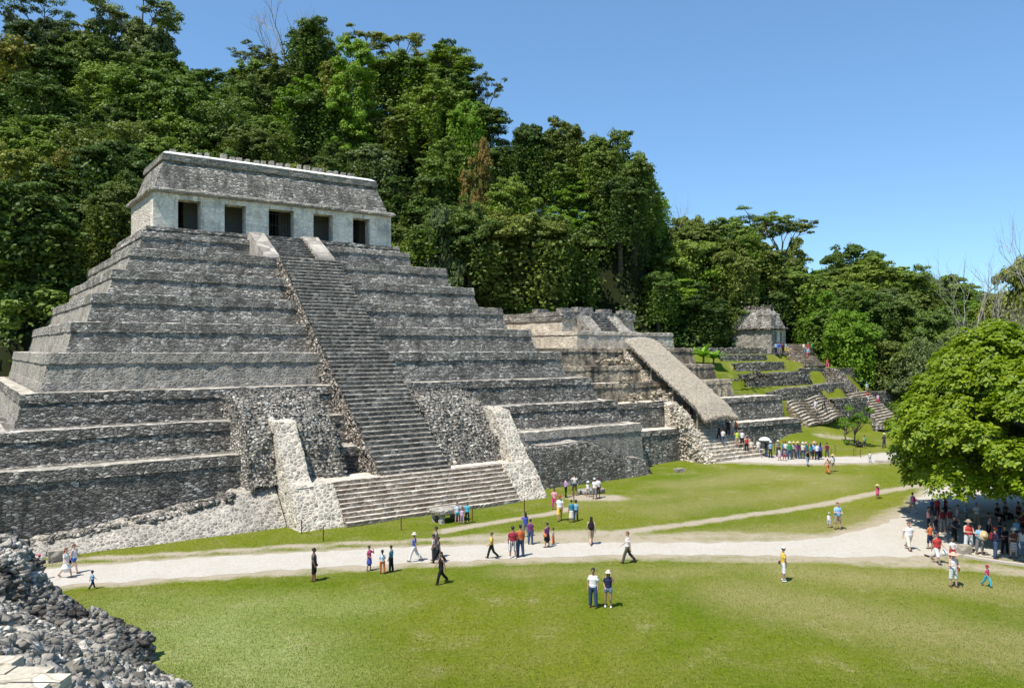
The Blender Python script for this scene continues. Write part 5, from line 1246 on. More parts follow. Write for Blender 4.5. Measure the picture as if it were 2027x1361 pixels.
# banana plants
def banana(px_, py_, Y, s, label):
    rnd = random.Random(int(px_)); X, Y, Z = at_dist(px_, py_, Y); e = empty('banana_plant', (X, Y, gsurf(X, Y))); e.scale = (s, s, s); tag(e, label, 'plant', 'banana plants')
    mb = MB(); mb.tube([(0, 0, -0.5), (0.05, 0, 1.2)], [0.16, 0.1], 7); mb.build('stem', M['bark'], e)
    for k in range(9):
        a = k*2.4+rnd.uniform(-.3, .3); el = rnd.uniform(0.5, 1.25); Ln = rnd.uniform(1.5, 2.3); rows = []
        for j in range(9):
            t_ = j/8; r_ = Ln*t_; x = r_*math.cos(el); z = 1.1 + r_*math.sin(el) - 0.55*t_*t_*Ln*math.cos(el)*0.9; w_ = 0.34*math.sin(math.pi*min(1, t_*0.93+0.05))**0.6*(1 if t_ < 1 else 0.1)+0.02
            rows.append([(x*math.cos(a)-o_*w_*math.sin(a), x*math.sin(a)+o_*w_*math.cos(a), z-abs(o_)*0.1) for o_ in (-1, 0, 1)])
        mb = MB(); mb.grid(rows); mb.build('leaf', L['banana'], e, True)
banana(1392, 706, 98, 1.05, 'banana plant with broad leaves right of the thatched roof top'); banana(1368, 700, 98.5, 0.85, 'smaller banana plant left of the broad leaved one')
banana(1412, 704, 99, 0.95, 'banana plant with drooping leaves, right one of three')

# the big shade tree with large leaves
def rosette_leaves(C, N, size):
    n = len(C); k = 6; N = N/np.linalg.norm(N, axis=1)[:, None]
    T = unit(n); T -= N*(T*N).sum(1)[:, None]; T /= np.linalg.norm(T, axis=1)[:, None]; B = np.cross(N, T); VV = []; 
    for j in range(k):
        a = 2*math.pi*j/k + rng.uniform(-0.3, 0.3, n); d = T*np.cos(a)[:, None]+B*np.sin(a)[:, None]; q = np.cross(N, d)
        lift = rng.uniform(-0.1, 0.5, n)[:, None]; s = (size*rng.uniform(0.7, 1.25, n))[:, None]; d2 = d+N*lift; d2 /= np.linalg.norm(d2, axis=1)[:, None]
        V = np.empty((n, 6, 3)); V[:, 0] = C + d2*s*0.1; V[:, 1] = C + d2*s*0.62 + q*s*0.27 + N*s*0.06; V[:, 2] = C + d2*s*0.95 + q*s*0.16; V[:, 3] = C + d2*s*1.05 - N*s*0.08; V[:, 4] = C + d2*s*0.95 - q*s*0.16; V[:, 5] = C + d2*s*0.62 - q*s*0.27 + N*s*0.06
        VV.append(V.reshape(-1, 3))
    V = np.vstack(VV); m = n*k; i = np.arange(m)*6
    F = np.vstack([np.stack([i, i+1, i+2, i+3], 1), np.stack([i, i+3, i+4, i+5], 1)]); return V, F
def shade_tree():
    global rng
    rng = np.random.default_rng(5); rnd = random.Random(5)
    TX, TY = 32.9, 45.6; e = empty('shade_tree', (TX, TY, 0.0)); tag(e, 'big spreading broad leaved tree shading the crowd at the right edge', 'tree')
    parts = []; mb = MB(); tips = []
    # layered boughs filling a wide dome: centre height 3.2, top 12.3, radius ~10
    for i in range(360):
        a = rnd.uniform(0, 6.28); el = math.asin(min(1, rnd.random()**0.85)); rr = rnd.uniform(0.8, 1.0) if i < 265 else rnd.uniform(0.3, 0.8)
        ce_ = math.cos(el)**0.55; x = 9.0*ce_*math.cos(a)*rr; y = 10.2*ce_*math.sin(a)*rr; z = 2.5 + 9.9*math.sin(el)*rr
        tips.append((x, y, z)); r = rnd.uniform(0.9, 1.5); n = 78
        d = unit(int(n*1.9)); d = d[d[:, 2] > -0.35][:n]
        P_ = np.array((x, y, z)) + d*np.array([r, r, r*0.8])*rng.uniform(0.75, 1.05, (len(d), 1)); N = d*0.8 + unit(len(d))*0.25 + np.array([0, 0, 0.65])
        parts.append(rosette_leaves(P_, N, 0.3))
    V, F = join(parts); link('crown', npmesh('crown', V, F), L['almond'], e)
    mb.tube([(0, 0, -0.3), (0.1, 0, 1.6), (0.15, 0.1, 3.2), (0.1, 0, 6), (0, 0, 9.5)], [0.62, 0.45, 0.42, 0.28, 0.12], 12)
    for c in tips[::3]:
        zb = min(8.5, max(2.2, c[2]-2.2)); mb.tube([(0.1, 0, zb), (c[0]*0.5, c[1]*0.5, lerp(zb, c[2], 0.45)), (c[0]*0.97, c[1]*0.97, c[2]-0.1)], [0.2, 0.11, 0.03], 6, False)
    mb.build('trunk', M['bark'], e, True)
shade_tree()

# where several trees read alike, their label tells their place in the row
ORD = ['first', 'second', 'third', 'fourth', 'fifth', 'sixth', 'seventh', 'eighth', 'ninth', 'tenth', 'eleventh', 'twelfth', 'thirteenth', 'fourteenth', 'fifteenth', 'sixteenth']
byl = {}
for o_ in COL.objects:
    if o_.parent is None and o_.get('category') in ('tree', 'shrub') and o_.get('label'): byl.setdefault(o_['label'], []).append(o_)
for lb_, os_ in byl.items():
    if len(os_) > 1:
        os_.sort(key=lambda q: q.location.x/q.location.y)
        for k_, q in enumerate(os_):
            q['label'] = lb_ + ', ' + (ORD[k_] if k_ < len(ORD) else 'last') + ' from left'
            if len(q['label'].split()) > 16: q['label'] = q['label'].replace(' crown,', ',')
# ------------------------------------------------------------------ people
random.seed(3)
_dg = None
def blob(mb, p0, p1, r0, r1, sx=1.0, sy=1.0, seg=12, hem=3):
    """closed tapered capsule, squashed by sx / sy across its axis"""
    p0, p1 = Vector(p0), Vector(p1); d = p1-p0; L_ = d.length; d = d.normalized() if L_ > 1e-6 else Vector((0, 0, 1))
    ax = Vector((1, 0, 0)); ax = ax-d*ax.dot(d)
    if ax.length < 0.2: ax = Vector((0, 1, 0)); ax = ax-d*ax.dot(d)
    ax.normalize(); ay = d.cross(ax); n = len(mb.v); rings = []
    for k in range(hem, 0, -1): a = k/(hem+0.4)*math.pi/2; rings.append((p0-d*r0*math.sin(a), r0*math.cos(a)))
    rings.append((p0, r0)); rings.append((p1, r1))
    for k in range(1, hem+1): a = k/(hem+0.4)*math.pi/2; rings.append((p1+d*r1*math.sin(a), r1*math.cos(a)))
    for c, r in rings:
        for i in range(seg): t_ = 2*math.pi*i/seg; mb.v.append(tuple(c+ax*(r*sx*math.cos(t_))+ay*(r*sy*math.sin(t_))))
    m = len(rings)
    for k in range(m-1):
        for i in range(seg): a = n+k*seg+i; b = n+k*seg+(i+1) % seg; mb.f.append((a, b, b+seg, a+seg))
    mb.f.append(tuple(n+i for i in reversed(range(seg)))); mb.f.append(tuple(n+(m-1)*seg+i for i in range(seg)))
def remesh(mb, name, vox, smooth_it=2):
    me = bpy.data.meshes.new(name+'_raw'); me.from_pydata(mb.v, [], mb.f); me.update()
    o = bpy.data.objects.new('tmp', me); COL.objects.link(o)
    m = o.modifiers.new('r', 'REMESH'); m.mode = 'VOXEL'; m.voxel_size = vox; m.use_smooth_shade = True
    if smooth_it: s = o.modifiers.new('s', 'SMOOTH'); s.iterations = smooth_it; s.factor = 0.5
    dg = bpy.context.evaluated_depsgraph_get(); out = bpy.data.meshes.new_from_object(o.evaluated_get(dg)); out.name = name
    out.materials.clear(); bpy.data.objects.remove(o); bpy.data.meshes.remove(me); return out
POSES = { # legs: (hip fwd, knee bend, spread) L, R ; arms: (swing, out, elbow, inward) L, R ; lean
 'stand':  dict(l=((2, 3, 4), (-3, 4, 4)), a=((4, 9, 14, 5), (0, 9, 18, 5))),
 'relax':  dict(l=((8, 12, 8), (-3, 2, 5)), a=((6, 14, 35, 10), (-4, 10, 16, 5))),
 'walk':   dict(l=((24, 10, 2), (-20, 22, 2)), a=((-20, 8, 14, 0), (22, 8, 28, 0))),
 'walk2':  dict(l=((-16, 30, 2), (20, 6, 2)), a=((18, 8, 30, 5), (-16, 8, 12, 0))),
 'photo':  dict(l=((4, 4, 5), (-4, 4, 5)), a=((58, 14, 112, 26), (58, 14, 112, 26))),
 'hold':   dict(l=((4, 4, 5), (-2, 4, 4)), a=((14, 12, 82, 38), (14, 12, 88, 38))),
 'face':   dict(l=((2, 4, 4), (-2, 6, 5)), a=((50, 20, 125, 30), (4, 10, 60, 25))),
 'hip':    dict(l=((4, 6, 6), (-3, 3, 6)), a=((-16, 38, 78, 30), (4, 9, 20, 5))),
 'sit':    dict(l=((92, 98, 8), (88, 84, 10)), a=((30, 12, 60, 25), (24, 12, 50, 25)), sit=True),
 'bench':  dict(l=((84, 84, 8), (86, 88, 8)), a=((26, 12, 60, 20), (24, 12, 55, 20)), bench=True),
}
def skeleton(pose, kid=False, foot_angle=0):
    P_ = POSES[pose]; J_ = {}
    th, sh = (0.42, 0.40) if not kid else (0.36, 0.35)
    hipz = th+sh+0.10
    legs = []
    for s, (h, k, sp) in zip((1, -1), P_['l']):
        h, k, sp = R(h), R(k), R(sp)
        d1 = Vector((s*math.sin(sp), -math.sin(h)*math.cos(sp), -math.cos(h)*math.cos(sp)))
        h2 = h-k; d2 = Vector((s*math.sin(sp)*0.4, -math.sin(h2), -math.cos(h2)))
        hip = Vector((s*0.088, 0, 0)); kn = hip+d1*th; an = kn+d2*sh; legs.append((hip, kn, an, h2))
    low = min(l[2].z for l in legs)
    z0 = -low+0.085
    if P_.get('sit'): z0 = 0.12
    J_['legs'] = [tuple(q+Vector((0, 0, z0)) for q in l[:3])+(l[3],) for l in legs]
    J_['pelvis'] = Vector((0, 0, z0+0.03)); J_['z0'] = z0
    tl = 0.5 if not kid else 0.42
    J_['chest'] = J_['pelvis']+Vector((0, 0.01, tl*0.64)); J_['neck'] = J_['pelvis']+Vector((0, 0.015, tl+0.02))
    J_['head'] = J_['neck']+Vector((0, -0.02, 0.17 if not kid else 0.165)); J_['hs'] = 1.0 if not kid else 1.12
    sw = 0.168 if not kid else 0.135; ua, fa = (0.28, 0.25) if not kid else (0.22, 0.2)
    J_['arms'] = []
    for s, (sg, out, el, inn) in zip((1, -1), P_['a']):
        sg, out, el, inn = R(sg), R(out), R(el), R(inn)
        S = J_['neck']+Vector((s*sw, 0.0, -0.088)); d1 = Vector((s*math.sin(out), -math.sin(sg)*math.cos(out), -math.cos(sg)*math.cos(out))); E = S+d1*ua
        g = sg+el; d2 = Vector((s*math.sin(out)*0.5-s*math.sin(inn)*1.0, -math.sin(g), -math.cos(g))).normalized(); W = E+d2*fa
        J_['arms'].append((S, E, W, d2, s))
    return J_
def body_mesh(pose, kid):
    K = skeleton(pose, kid); mb = MB(); f = 0.86 if kid else 1.0
    p, c, n, h = K['pelvis'], K['chest'], K['neck'], K['head']; hs = K['hs']
    blob(mb, p+Vector((0, 0, -0.04)), p+Vector((0, 0, 0.08)), 0.125*f, 0.118*f, 1.25, 0.92); blob(mb, p+Vector((0, 0, 0.06)), c, 0.112*f, 0.128*f, 1.18, 0.85)
    blob(mb, c, n+Vector((0, 0.01, -0.11)), 0.13*f, 0.095*f, 1.28, 0.85); blob(mb, n+Vector((0.11*f, 0, -0.075)), n+Vector((-0.11*f, 0, -0.075)), 0.062*f, 0.062*f)
    blob(mb, n+Vector((0, 0.01, -0.08)), h+Vector((0, 0.02, -0.06)), 0.056*f, 0.05*f)
    blob(mb, h+Vector((0, 0.005, 0.015*hs)), h+Vector((0, 0.01, 0.045*hs)), 0.086*hs, 0.084*hs, 0.88, 1.08, 16, 4); blob(mb, h+Vector((0, -0.02, -0.055*hs)), h+Vector((0, -0.01, 0.0)), 0.055*hs, 0.075*hs, 0.9, 1.0)
    blob(mb, h+Vector((0, -0.088*hs, -0.022*hs)), h+Vector((0, -0.082*hs, 0.02*hs)), 0.017*hs, 0.01*hs)   # nose
    for s in (1, -1): blob(mb, h+Vector((s*0.076*hs, 0.01, -0.02)), h+Vector((s*0.08*hs, 0.016, 0.025)), 0.014*hs, 0.017*hs, 0.6, 1.0)
    for hip, kn, an, ang in K['legs']:
        blob(mb, hip, kn, 0.088*f, 0.056*f); blob(mb, kn, kn.lerp(an, 0.35), 0.054*f, 0.055*f); blob(mb, kn.lerp(an, 0.35), an, 0.055*f, 0.036*f)
        fa_ = max(-0.3, min(1.2, ang))*0.55; d = Vector((0, -math.cos(fa_), math.sin(fa_)*1.0))
        blob(mb, an+Vector((0, 0.03, -0.045)), an+Vector((0, 0.03, -0.045))+d*0.15, 0.034*f, 0.028*f, 1.15, 0.9)
    for S, E, W, d, s in K['arms']:
        blob(mb, S, E, 0.05*f, 0.038*f); blob(mb, E, W, 0.038*f, 0.026*f)
        pal_ = W+d*0.05; side = Vector((1, 0, 0)); side = (side-d*side.dot(d)).normalized(); nor = d.cross(side).normalized()
        if abs(nor.y) > 0.7: side, nor = nor, side            # palms turn towards the thighs when the arm hangs
        blob(mb, W+d*0.015, W+d*0.075, 0.03*f, 0.036*f, 0.45 if abs(side.x) < 0.5 else 1.0, 1.0 if abs(side.x) < 0.5 else 0.45)
        cur = nor if nor.dot(Vector((-s, -0.5, 0))) > 0 else -nor
        for k, ln in enumerate((0.062, 0.075, 0.07, 0.055)):
            b0 = W+d*0.085+side*((k-1.5)*0.0185*f); b1 = b0+(d+cur*0.25).normalized()*ln*0.5*f; b2 = b1+(d+cur*0.9).normalized()*ln*0.5*f
            blob(mb, b0, b1, 0.0092, 0.0088, seg=8, hem=2); blob(mb, b1, b2, 0.0088, 0.0078, seg=8, hem=2)
        fs = -1 if side.y > 0 or side.x*s > 0 else 1
        b0 = W+d*0.03+side*fs*0.024*f; b1 = b0+(d*0.5+side*fs*0.8+cur*0.3).normalized()*0.035*f; b2 = b1+(d+side*fs*0.2+cur*0.4).normalized()*0.03*f
        blob(mb, b0, b1, 0.011, 0.010, seg=8, hem=2); blob(mb, b1, b2, 0.010, 0.0085, seg=8, hem=2)
    return remesh(mb, 'body', 0.0085, 2)
def garment(pose, kid, kind):
    K = skeleton(pose, kid); mb = MB(); f = 0.86 if kid else 1.0; g = 0.02
    p, c, n = K['pelvis'], K['chest'], K['neck']
    if kind in ('tee', 'tank', 'long', 'dress', 'bigtee'):
        e = g+(0.02 if kind == 'bigtee' else 0)
        blob(mb, p+Vector((0, 0, 0.0)), p+Vector((0, 0, 0.08)), 0.128*f+e*0.8, 0.122*f+e, 1.22, 0.9); blob(mb, p+Vector((0, 0, 0.06)), c, 0.118*f+e, 0.13*f+e, 1.18, 0.86)
        blob(mb, c, n+Vector((0, 0.01, -0.12)), 0.132*f+e, 0.098*f+g*0.8, 1.27, 0.86); blob(mb, n+Vector((0.1*f, 0, -0.078)), n+Vector((-0.1*f, 0, -0.078)), 0.056*f+g*0.5, 0.056*f+g*0.5)
        for S, E, W, d, s in K['arms']:
            if kind in ('tee', 'bigtee', 'dress'): blob(mb, S+Vector((-s*0.02, 0, 0)), S.lerp(E, 0.5), 0.05*f+g*0.45, 0.047*f+g*0.75)
            if kind == 'long': blob(mb, S, E, 0.05*f+g*0.8, 0.04*f+g*0.7); blob(mb, E, W+d*-0.02, 0.04*f+g*0.6, 0.028*f+g*0.6)
    if kind in ('trousers', 'capri', 'shorts', 'hotpants', 'leggings'):
        e = 0.004 if kind == 'leggings' else 0.02
        blob(mb, p+Vector((0, 0, -0.045)), p+Vector((0, 0, 0.06)), 0.13*f+e*0.6, 0.12*f+e*0.5, 1.24, 0.93)
        for hip, kn, an, ang in K['legs']:
            if kind == 'hotpants': blob(mb, hip, hip.lerp(kn, 0.32), 0.092*f+e, 0.085*f+e); continue
            blob(mb, hip, kn, 0.088*f+e, 0.06*f+e*1.1)
            if kind == 'shorts': blob(mb, kn, kn.lerp(an, 0.08), 0.066*f+e, 0.07*f+e)
            else: blob(mb, kn, kn.lerp(an, 0.55 if kind == 'capri' else 0.93), 0.06*f+e*1.1, (0.056 if kind != 'leggings' else 0.042)*f+e*0.9)
    if kind in ('skirt', 'longskirt', 'dress'):
        k1, k2 = K['legs'][0][1], K['legs'][1][1]; mid = (k1+k2)/2; a1, a2 = K['legs'][0][2], K['legs'][1][2]
        t_ = {'skirt': 0.92, 'dress': 0.8, 'longskirt': 1.0}[kind]; q = p.lerp(mid, t_)
        if kind == 'longskirt': q = mid.lerp((a1+a2)/2, 0.35)
        sp = abs(k1.y-k2.y)*0.5; blob(mb, p+Vector((0, 0, 0.05)), p+Vector((0, 0, -0.08)), 0.125*f, 0.15*f, 1.2, 0.95); blob(mb, p+Vector((0, 0, -0.06)), q, 0.15*f, 0.19*f+sp*0.5, 1.05, 1.0, 16, 1)
    if kind in ('shoe_a', 'shoe_b'):
        for hip, kn, an, ang in [K['legs'][0 if kind == 'shoe_a' else 1]]:
            fa_ = max(-0.3, min(1.2, ang))*0.55; d = Vector((0, -math.cos(fa_), math.sin(fa_)))
            blob(mb, an+Vector((0, 0.035, -0.045)), an+Vector((0, 0.035, -0.045))+d*0.17, 0.043*f, 0.037*f, 1.1, 0.9)
    return remesh(mb, kind, 0.014, 2)
def hair_mesh(pose, kid, kind):
    K = skeleton(pose, kid); h, hs, n = K['head'], K['hs'], K['neck']; mb = MB()
    blob(mb, h+Vector((0, 0.03, 0.02*hs)), h+Vector((0, 0.012, 0.055*hs)), 0.086*hs, 0.089*hs, 0.95, 1.05, 16, 4)
    if kind == 'long': blob(mb, h+Vector((0, 0.055, 0.02)), h+Vector((0, 0.085, -0.13)), 0.075*hs, 0.07, 1.15, 0.7); blob(mb, h+Vector((0, 0.085, -0.12)), h+Vector((0, 0.105, -0.32)), 0.07, 0.045, 1.3, 0.6)
    if kind == 'pony': blob(mb, h+Vector((0, 0.1, 0.04)), h+Vector((0, 0.14, -0.13)), 0.032, 0.022)
    if kind == 'bun': blob(mb, h+Vector((0, 0.1, 0.07)), h+Vector((0, 0.105, 0.075)), 0.042, 0.042)
    return remesh(mb, 'hair', 0.012, 1)
def hat_mesh(pose, kid, kind):
    K = skeleton(pose, kid); h, hs = K['head'], K['hs']; mb = MB(); N_ = 20
    if kind == 'cap': prof = [(0.094, 0.03), (0.096, 0.06), (0.085, 0.105), (0.055, 0.135), (0.0, 0.145)]
    elif kind == 'sunhat': prof = [(0.17, 0.015), (0.172, 0.022), (0.1, 0.04), (0.096, 0.085), (0.082, 0.125), (0.05, 0.14), (0.0, 0.142)]
    else: prof = [(0.25, 0.02), (0.252, 0.03), (0.17, 0.032), (0.1, 0.045), (0.097, 0.1), (0.085, 0.14), (0.05, 0.155), (0.0, 0.15)]
    rows = [[(r*hs*math.cos(2*math.pi*i/N_)*0.95, r*hs*math.sin(2*math.pi*i/N_)*1.05+0.01, z*hs) for i in range(N_+1)] for r, z in prof]
    under = [[(x*0.99, y*0.99, z-0.008) for x, y, z in rows[0]], [(x*0.35, y*0.35, z+0.02) for x, y, z in rows[0]]] if kind != 'cap' else []
    mb.grid(rows)
    if under: mb.grid([under[1], under[0], rows[0]])
    if kind == 'cap':
        g_ = [[(0.075*hs*(i/4-1)*(1-0.3*j/3), -0.085*hs-0.085*hs*j/3*(1-0.35*(i/4-1)**2), 0.042*hs-0.012*j/3) for i in range(9)] for j in range(4)]
        mb.grid(g_); mb.grid([[(x, y, z-0.006) for x, y, z in r] for r in reversed(g_)])
    me = bpy.data.meshes.new('hat'); me.from_pydata([tuple(Vector(q)+h) for q in mb.v], [], mb.f); me.update(); me.polygons.foreach_set('use_smooth', [True]*len(me.polygons)); return me
def face_mesh(pose, kid):
    K = skeleton(pose, kid); h, hs = K['head'], K['hs']; mb = MB()
    for s in (1, -1):
        blob(mb, h+Vector((s*0.028*hs-0.006, -0.083*hs, 0.012*hs)), h+Vector((s*0.028*hs+0.006, -0.083*hs, 0.012*hs)), 0.008*hs, 0.008*hs, seg=8, hem=2)
        blob(mb, h+Vector((s*0.018*hs, -0.088*hs, 0.032*hs)), h+Vector((s*0.042*hs, -0.08*hs, 0.03*hs)), 0.005*hs, 0.004*hs, seg=6, hem=1)
    blob(mb, h+Vector((-0.018*hs, -0.077*hs, -0.052*hs)), h+Vector((0.018*hs, -0.077*hs, -0.052*hs)), 0.007*hs, 0.007*hs, seg=6, hem=1)
    me = bpy.data.meshes.new('facial_features'); me.from_pydata(mb.v, [], mb.f); me.update(); return me
def bag_mesh(pose, kid, kind):
    K = skeleton(pose, kid); p, c, n = K['pelvis'], K['chest'], K['neck']; mb = MB()
    if kind == 'backpack': blob(mb, c+Vector((0, 0.19, -0.12)), c+Vector((0, 0.17, 0.1)), 0.14, 0.11, 1.05, 0.65)
    if kind == 'backpack':
        for s in (1, -1): blob(mb, c+Vector((s*0.11, -0.12, 0.0)), n+Vector((s*0.11, 0.0, -0.01)), 0.02, 0.02); blob(mb, n+Vector((s*0.11, 0.0, -0.01)), c+Vector((s*0.11, 0.15, 0.1)), 0.02, 0.02)
    if kind == 'shoulderbag': 
        blob(mb, p+Vector((0.25, -0.05, -0.05)), p+Vector((0.25, 0.09, -0.05)), 0.085, 0.085, 0.5, 1.2); blob(mb, p+Vector((0.24, 0.02, 0.03)), n+Vector((-0.1, -0.03, -0.02)), 0.011, 0.011, seg=6)
        blob(mb, p+Vector((0.24, 0.02, 0.03)), c+Vector((0.13, -0.12, -0.02)), 0.012, 0.012, seg=6)
    return remesh(mb, kind, 0.012, 1)
CACHE = {}
def cached(fn, *a):
    k = (fn.__name__,)+a
    if k not in CACHE: CACHE[k] = fn(*a)
    return CACHE[k]
CC = {'white': (0.72, 0.72, 0.71), 'cream': (0.66, 0.6, 0.48), 'black': (0.016, 0.016, 0.018), 'dgrey': (0.06, 0.065, 0.075), 'grey': (0.2, 0.2, 0.2), 'lgrey': (0.4, 0.4, 0.4), 'navy': (0.02, 0.028, 0.07), 'blue': (0.03, 0.1, 0.42), 'royal': (0.05, 0.09, 0.45),
      'sky': (0.2, 0.45, 0.7), 'cyan': (0.02, 0.42, 0.55), 'teal': (0.02, 0.25, 0.34), 'red': (0.52, 0.03, 0.03), 'maroon': (0.16, 0.015, 0.025), 'crimson': (0.36, 0.02, 0.05), 'orange': (0.62, 0.14, 0.02), 'yellow': (0.75, 0.5, 0.02), 'lime': (0.5, 0.65, 0.03), 'green': (0.02, 0.3, 0.09),
      'pink': (0.72, 0.06, 0.22), 'hotpink': (0.75, 0.02, 0.2), 'rose': (0.7, 0.3, 0.34), 'lilac': (0.55, 0.33, 0.55), 'purple': (0.15, 0.03, 0.14), 'denim': (0.045, 0.08, 0.16), 'ldenim': (0.18, 0.27, 0.36), 'khaki': (0.38, 0.29, 0.18), 'olive': (0.09, 0.085, 0.055), 'brown': (0.13, 0.06, 0.03), 'straw': (0.62, 0.45, 0.22), 'mint': (0.25, 0.5, 0.5), 'tan': (0.45, 0.3, 0.2), 'peach': (0.72, 0.42, 0.3)}
CM = {}
def cloth(c):
    if c in CM: return CM[c]
    pat = None; k = c
    if ':' in c: k, pat = c.split(':')
    t = NT('cloth_'+c.replace(':', '_')); b = t.obj(); n = t.noise(b, 7, 4, 0.6); g0 = sum(CC[k])/3; col = t.mix(1.0, tuple(0.82*c_+0.12*g0 for c_ in CC[k]), t.mix(n, (0.8,)*3, (1.15,)*3), 'MULTIPLY')
    if pat:
        p2 = {'s': 'white', 'k': 'black', 'n': 'navy', 'p': 'pink'}[pat[0]]; vert = pat[1] == 'v'
        s_ = t.n('ShaderNodeSeparateXYZ'); t.l(b, s_.inputs[0])
        fr = t.math('FRACT', t.math('MULTIPLY', s_.outputs[0 if vert else 2], 11.0)); col = t.mix(t.mr(fr, 0.48, 0.52), col, CC[p2])
        if pat[1] == 'c': fr = t.math('FRACT', t.math('MULTIPLY', s_.outputs[0], 11.0)); col = t.mix(t.math('MULTIPLY', t.mr(fr, 0.48, 0.52), 0.6), col, CC[p2])
    t.bsdf(col, 0.85, n, 0.5, 0.02, 0.15); CM[c] = t.m; return t.m
SK = {'m': plain('warm_brown_skin', (0.36, 0.205, 0.135), 0.55, 8, 0.1, 0.003, 0.35), 'd': plain('dark_brown_skin', (0.23, 0.12, 0.075), 0.55, 8, 0.1, 0.003, 0.35), 'l': plain('fair_skin', (0.55, 0.35, 0.26), 0.55, 8, 0.1, 0.003, 0.35)}
HR = {'k': plain('black_hair', (0.012, 0.01, 0.009), 0.5, 20, 0.3, 0.004, 0.4), 'b': plain('brown_hair', (0.1, 0.05, 0.025), 0.5, 20, 0.3, 0.004, 0.4), 'r': plain('reddish_hair', (0.16, 0.05, 0.02), 0.5, 20, 0.3, 0.004, 0.4)}
FACE = plain('dark_facial_features', (0.035, 0.018, 0.015), 0.6)
def part(name, me, mat, parent):
    o = bpy.data.objects.new(name, me); COL.objects.link(o); o.parent = parent
    if len(me.materials) == 0: me.materials.append(mat)
    o.material_slots[0].link = 'OBJECT'; o.material_slots[0].material = mat; return o
def person(X, Y, Z, h, face, pose, top, bot, hair, hat, label, skin='m', kid=False, wide=1.0, shoe='brown', bag=None, group=None):
    """h: height in metres; face: heading in degrees, 0 towards the camera, 90 to the right"""
    e = empty('person', (X, Y, Z), R(face)); K = skeleton(pose, kid); hh = K['head'].z+0.14*K['hs']
    H0 = (0.42+0.40+0.10+0.03+0.52+0.17+0.14) if not kid else (0.36+0.35+0.1+0.03+0.44+0.165+0.155); s = h/H0
    e.scale = (s*wide, s*(wide if wide == 1 else 0.5+wide*0.55), s); tag(e, label, 'person', group)
    part('body', cached(body_mesh, pose, kid), SK[skin], e); part('facial_features', cached(face_mesh, pose, kid), FACE, e)
    tk, tc = top.split('/'); part({'tee': 'shirt', 'bigtee': 'shirt', 'tank': 'tank_top', 'long': 'long_sleeved_shirt', 'dress': 'dress'}[tk], cached(garment, pose, kid, tk), cloth(tc), e)
    if bot:
        bk, bc = bot.split('/'); part({'hotpants': 'shorts', 'longskirt': 'skirt', 'capri': 'trousers'}.get(bk, bk), cached(garment, pose, kid, bk), cloth(bc), e)
    if shoe: part('shoe', cached(garment, pose, kid, 'shoe_a'), cloth(shoe), e); part('shoe', cached(garment, pose, kid, 'shoe_b'), cloth(shoe), e)
    part('hair', cached(hair_mesh, pose, kid, hair[1:] or 'short'), HR[hair[0]], e)
    if hat: hk, hc = hat.split('/'); part('cap' if hk == 'cap' else 'hat', cached(hat_mesh, pose, kid, hk), cloth(hc), e)
    if bag: bk, bc = bag.split('/'); part('backpack' if bk == 'backpack' else 'shoulder_bag', cached(bag_mesh, pose, kid, bk), cloth(bc), e)
    return e
def pp(px_, yfeet, ytop, *a, z=None, **k):
    """person by photo column, feet row and head-top row on the plaza"""
    X, Y, Z = on_ground(px_, yfeet, 0.0 if z is None else z); Z = gsurf(X, Y) if z is None else z
    if z is None: X, Y, _ = on_ground(px_, yfeet, Z); Z = gsurf(X, Y)
    k.setdefault('kid', False); return person(X, Y, Z+0.015, max(0.7, min(1.85, (yfeet-ytop)/FOC*Y)), *a, **k)
# --- on and around the white path
pp(78, 1147, 1096, 200, 'stand', 'tee/white', 'trousers/black', 'k', 'cap/hotpink', 'person in a bright pink cap and white shirt, half hidden by the rubble wall')
pp(131, 1143, 1081, 75, 'walk', 'dress/white', None, 'rlong', None, 'woman in a white sundress with a black bag walking on the left path end', skin='l', bag='shoulderbag/black')
pp(147, 1134, 1074, 90, 'walk2', 'tank/white', 'hotpants/blue', 'rpony', None, 'woman in white top and blue shorts striding beside the white sundress', skin='l')
pp(183, 1165, 1127, 150, 'walk', 'tee/sky', 'trousers/navy', 'k', 'cap/navy', 'toddler in navy cap and pale blue shirt alone at the left lawn edge', kid=True)
pp(622, 1149, 1083, 95, 'stand', 'tee/dgrey', 'shorts/black', 'k', None, 'man in dark grey shirt and black shorts standing left on the lawn edge', skin='d', wide=1.12)
pp(731, 1129, 1079, 60, 'face', 'tee/pink', 'skirt/royal', 'kbun', None, 'woman in bright pink top and blue skirt shading her face')
pp(757, 1135, 1087, 190, 'hold', 'tee/sky:sv', 'trousers/orange', 'kpony', None, 'girl in orange trousers with a striped blue towel round her', kid=True)
pp(774, 1132, 1078, 250, 'stand', 'tee/teal', 'trousers/black', 'k', None, 'person in blue shirt and black trousers next to the girl in orange trousers')
pp(820, 1111, 1051, 270, 'walk', 'tee/blue', 'trousers/white', 'k', 'sunhat/cream', 'man in blue polo, white trousers and pale hat walking left')
pp(858, 1108, 1056, 265, 'stand', 'tee/maroon:sc', 'trousers/dgrey', 'k', None, 'boy in a checked dark shirt in front of the two grey shirted adults', kid=True)
pp(863, 1104, 1041, 270, 'stand', 'tee/grey', 'trousers/dgrey', 'k', None, 'tall man in plain grey shirt behind the boy in checks', wide=1.1)
pp(867, 1113, 1060, 275, 'walk', 'tee/dgrey', 'trousers/black', 'k', None, 'heavy person in charcoal shirt right behind the woman in black', skin='d', wide=1.2)
pp(873, 1155, 1089, 300, 'walk', 'tank/black', 'trousers/black', 'klong', None, 'woman in black tank top and black trousers striding on the lawn', skin='m')
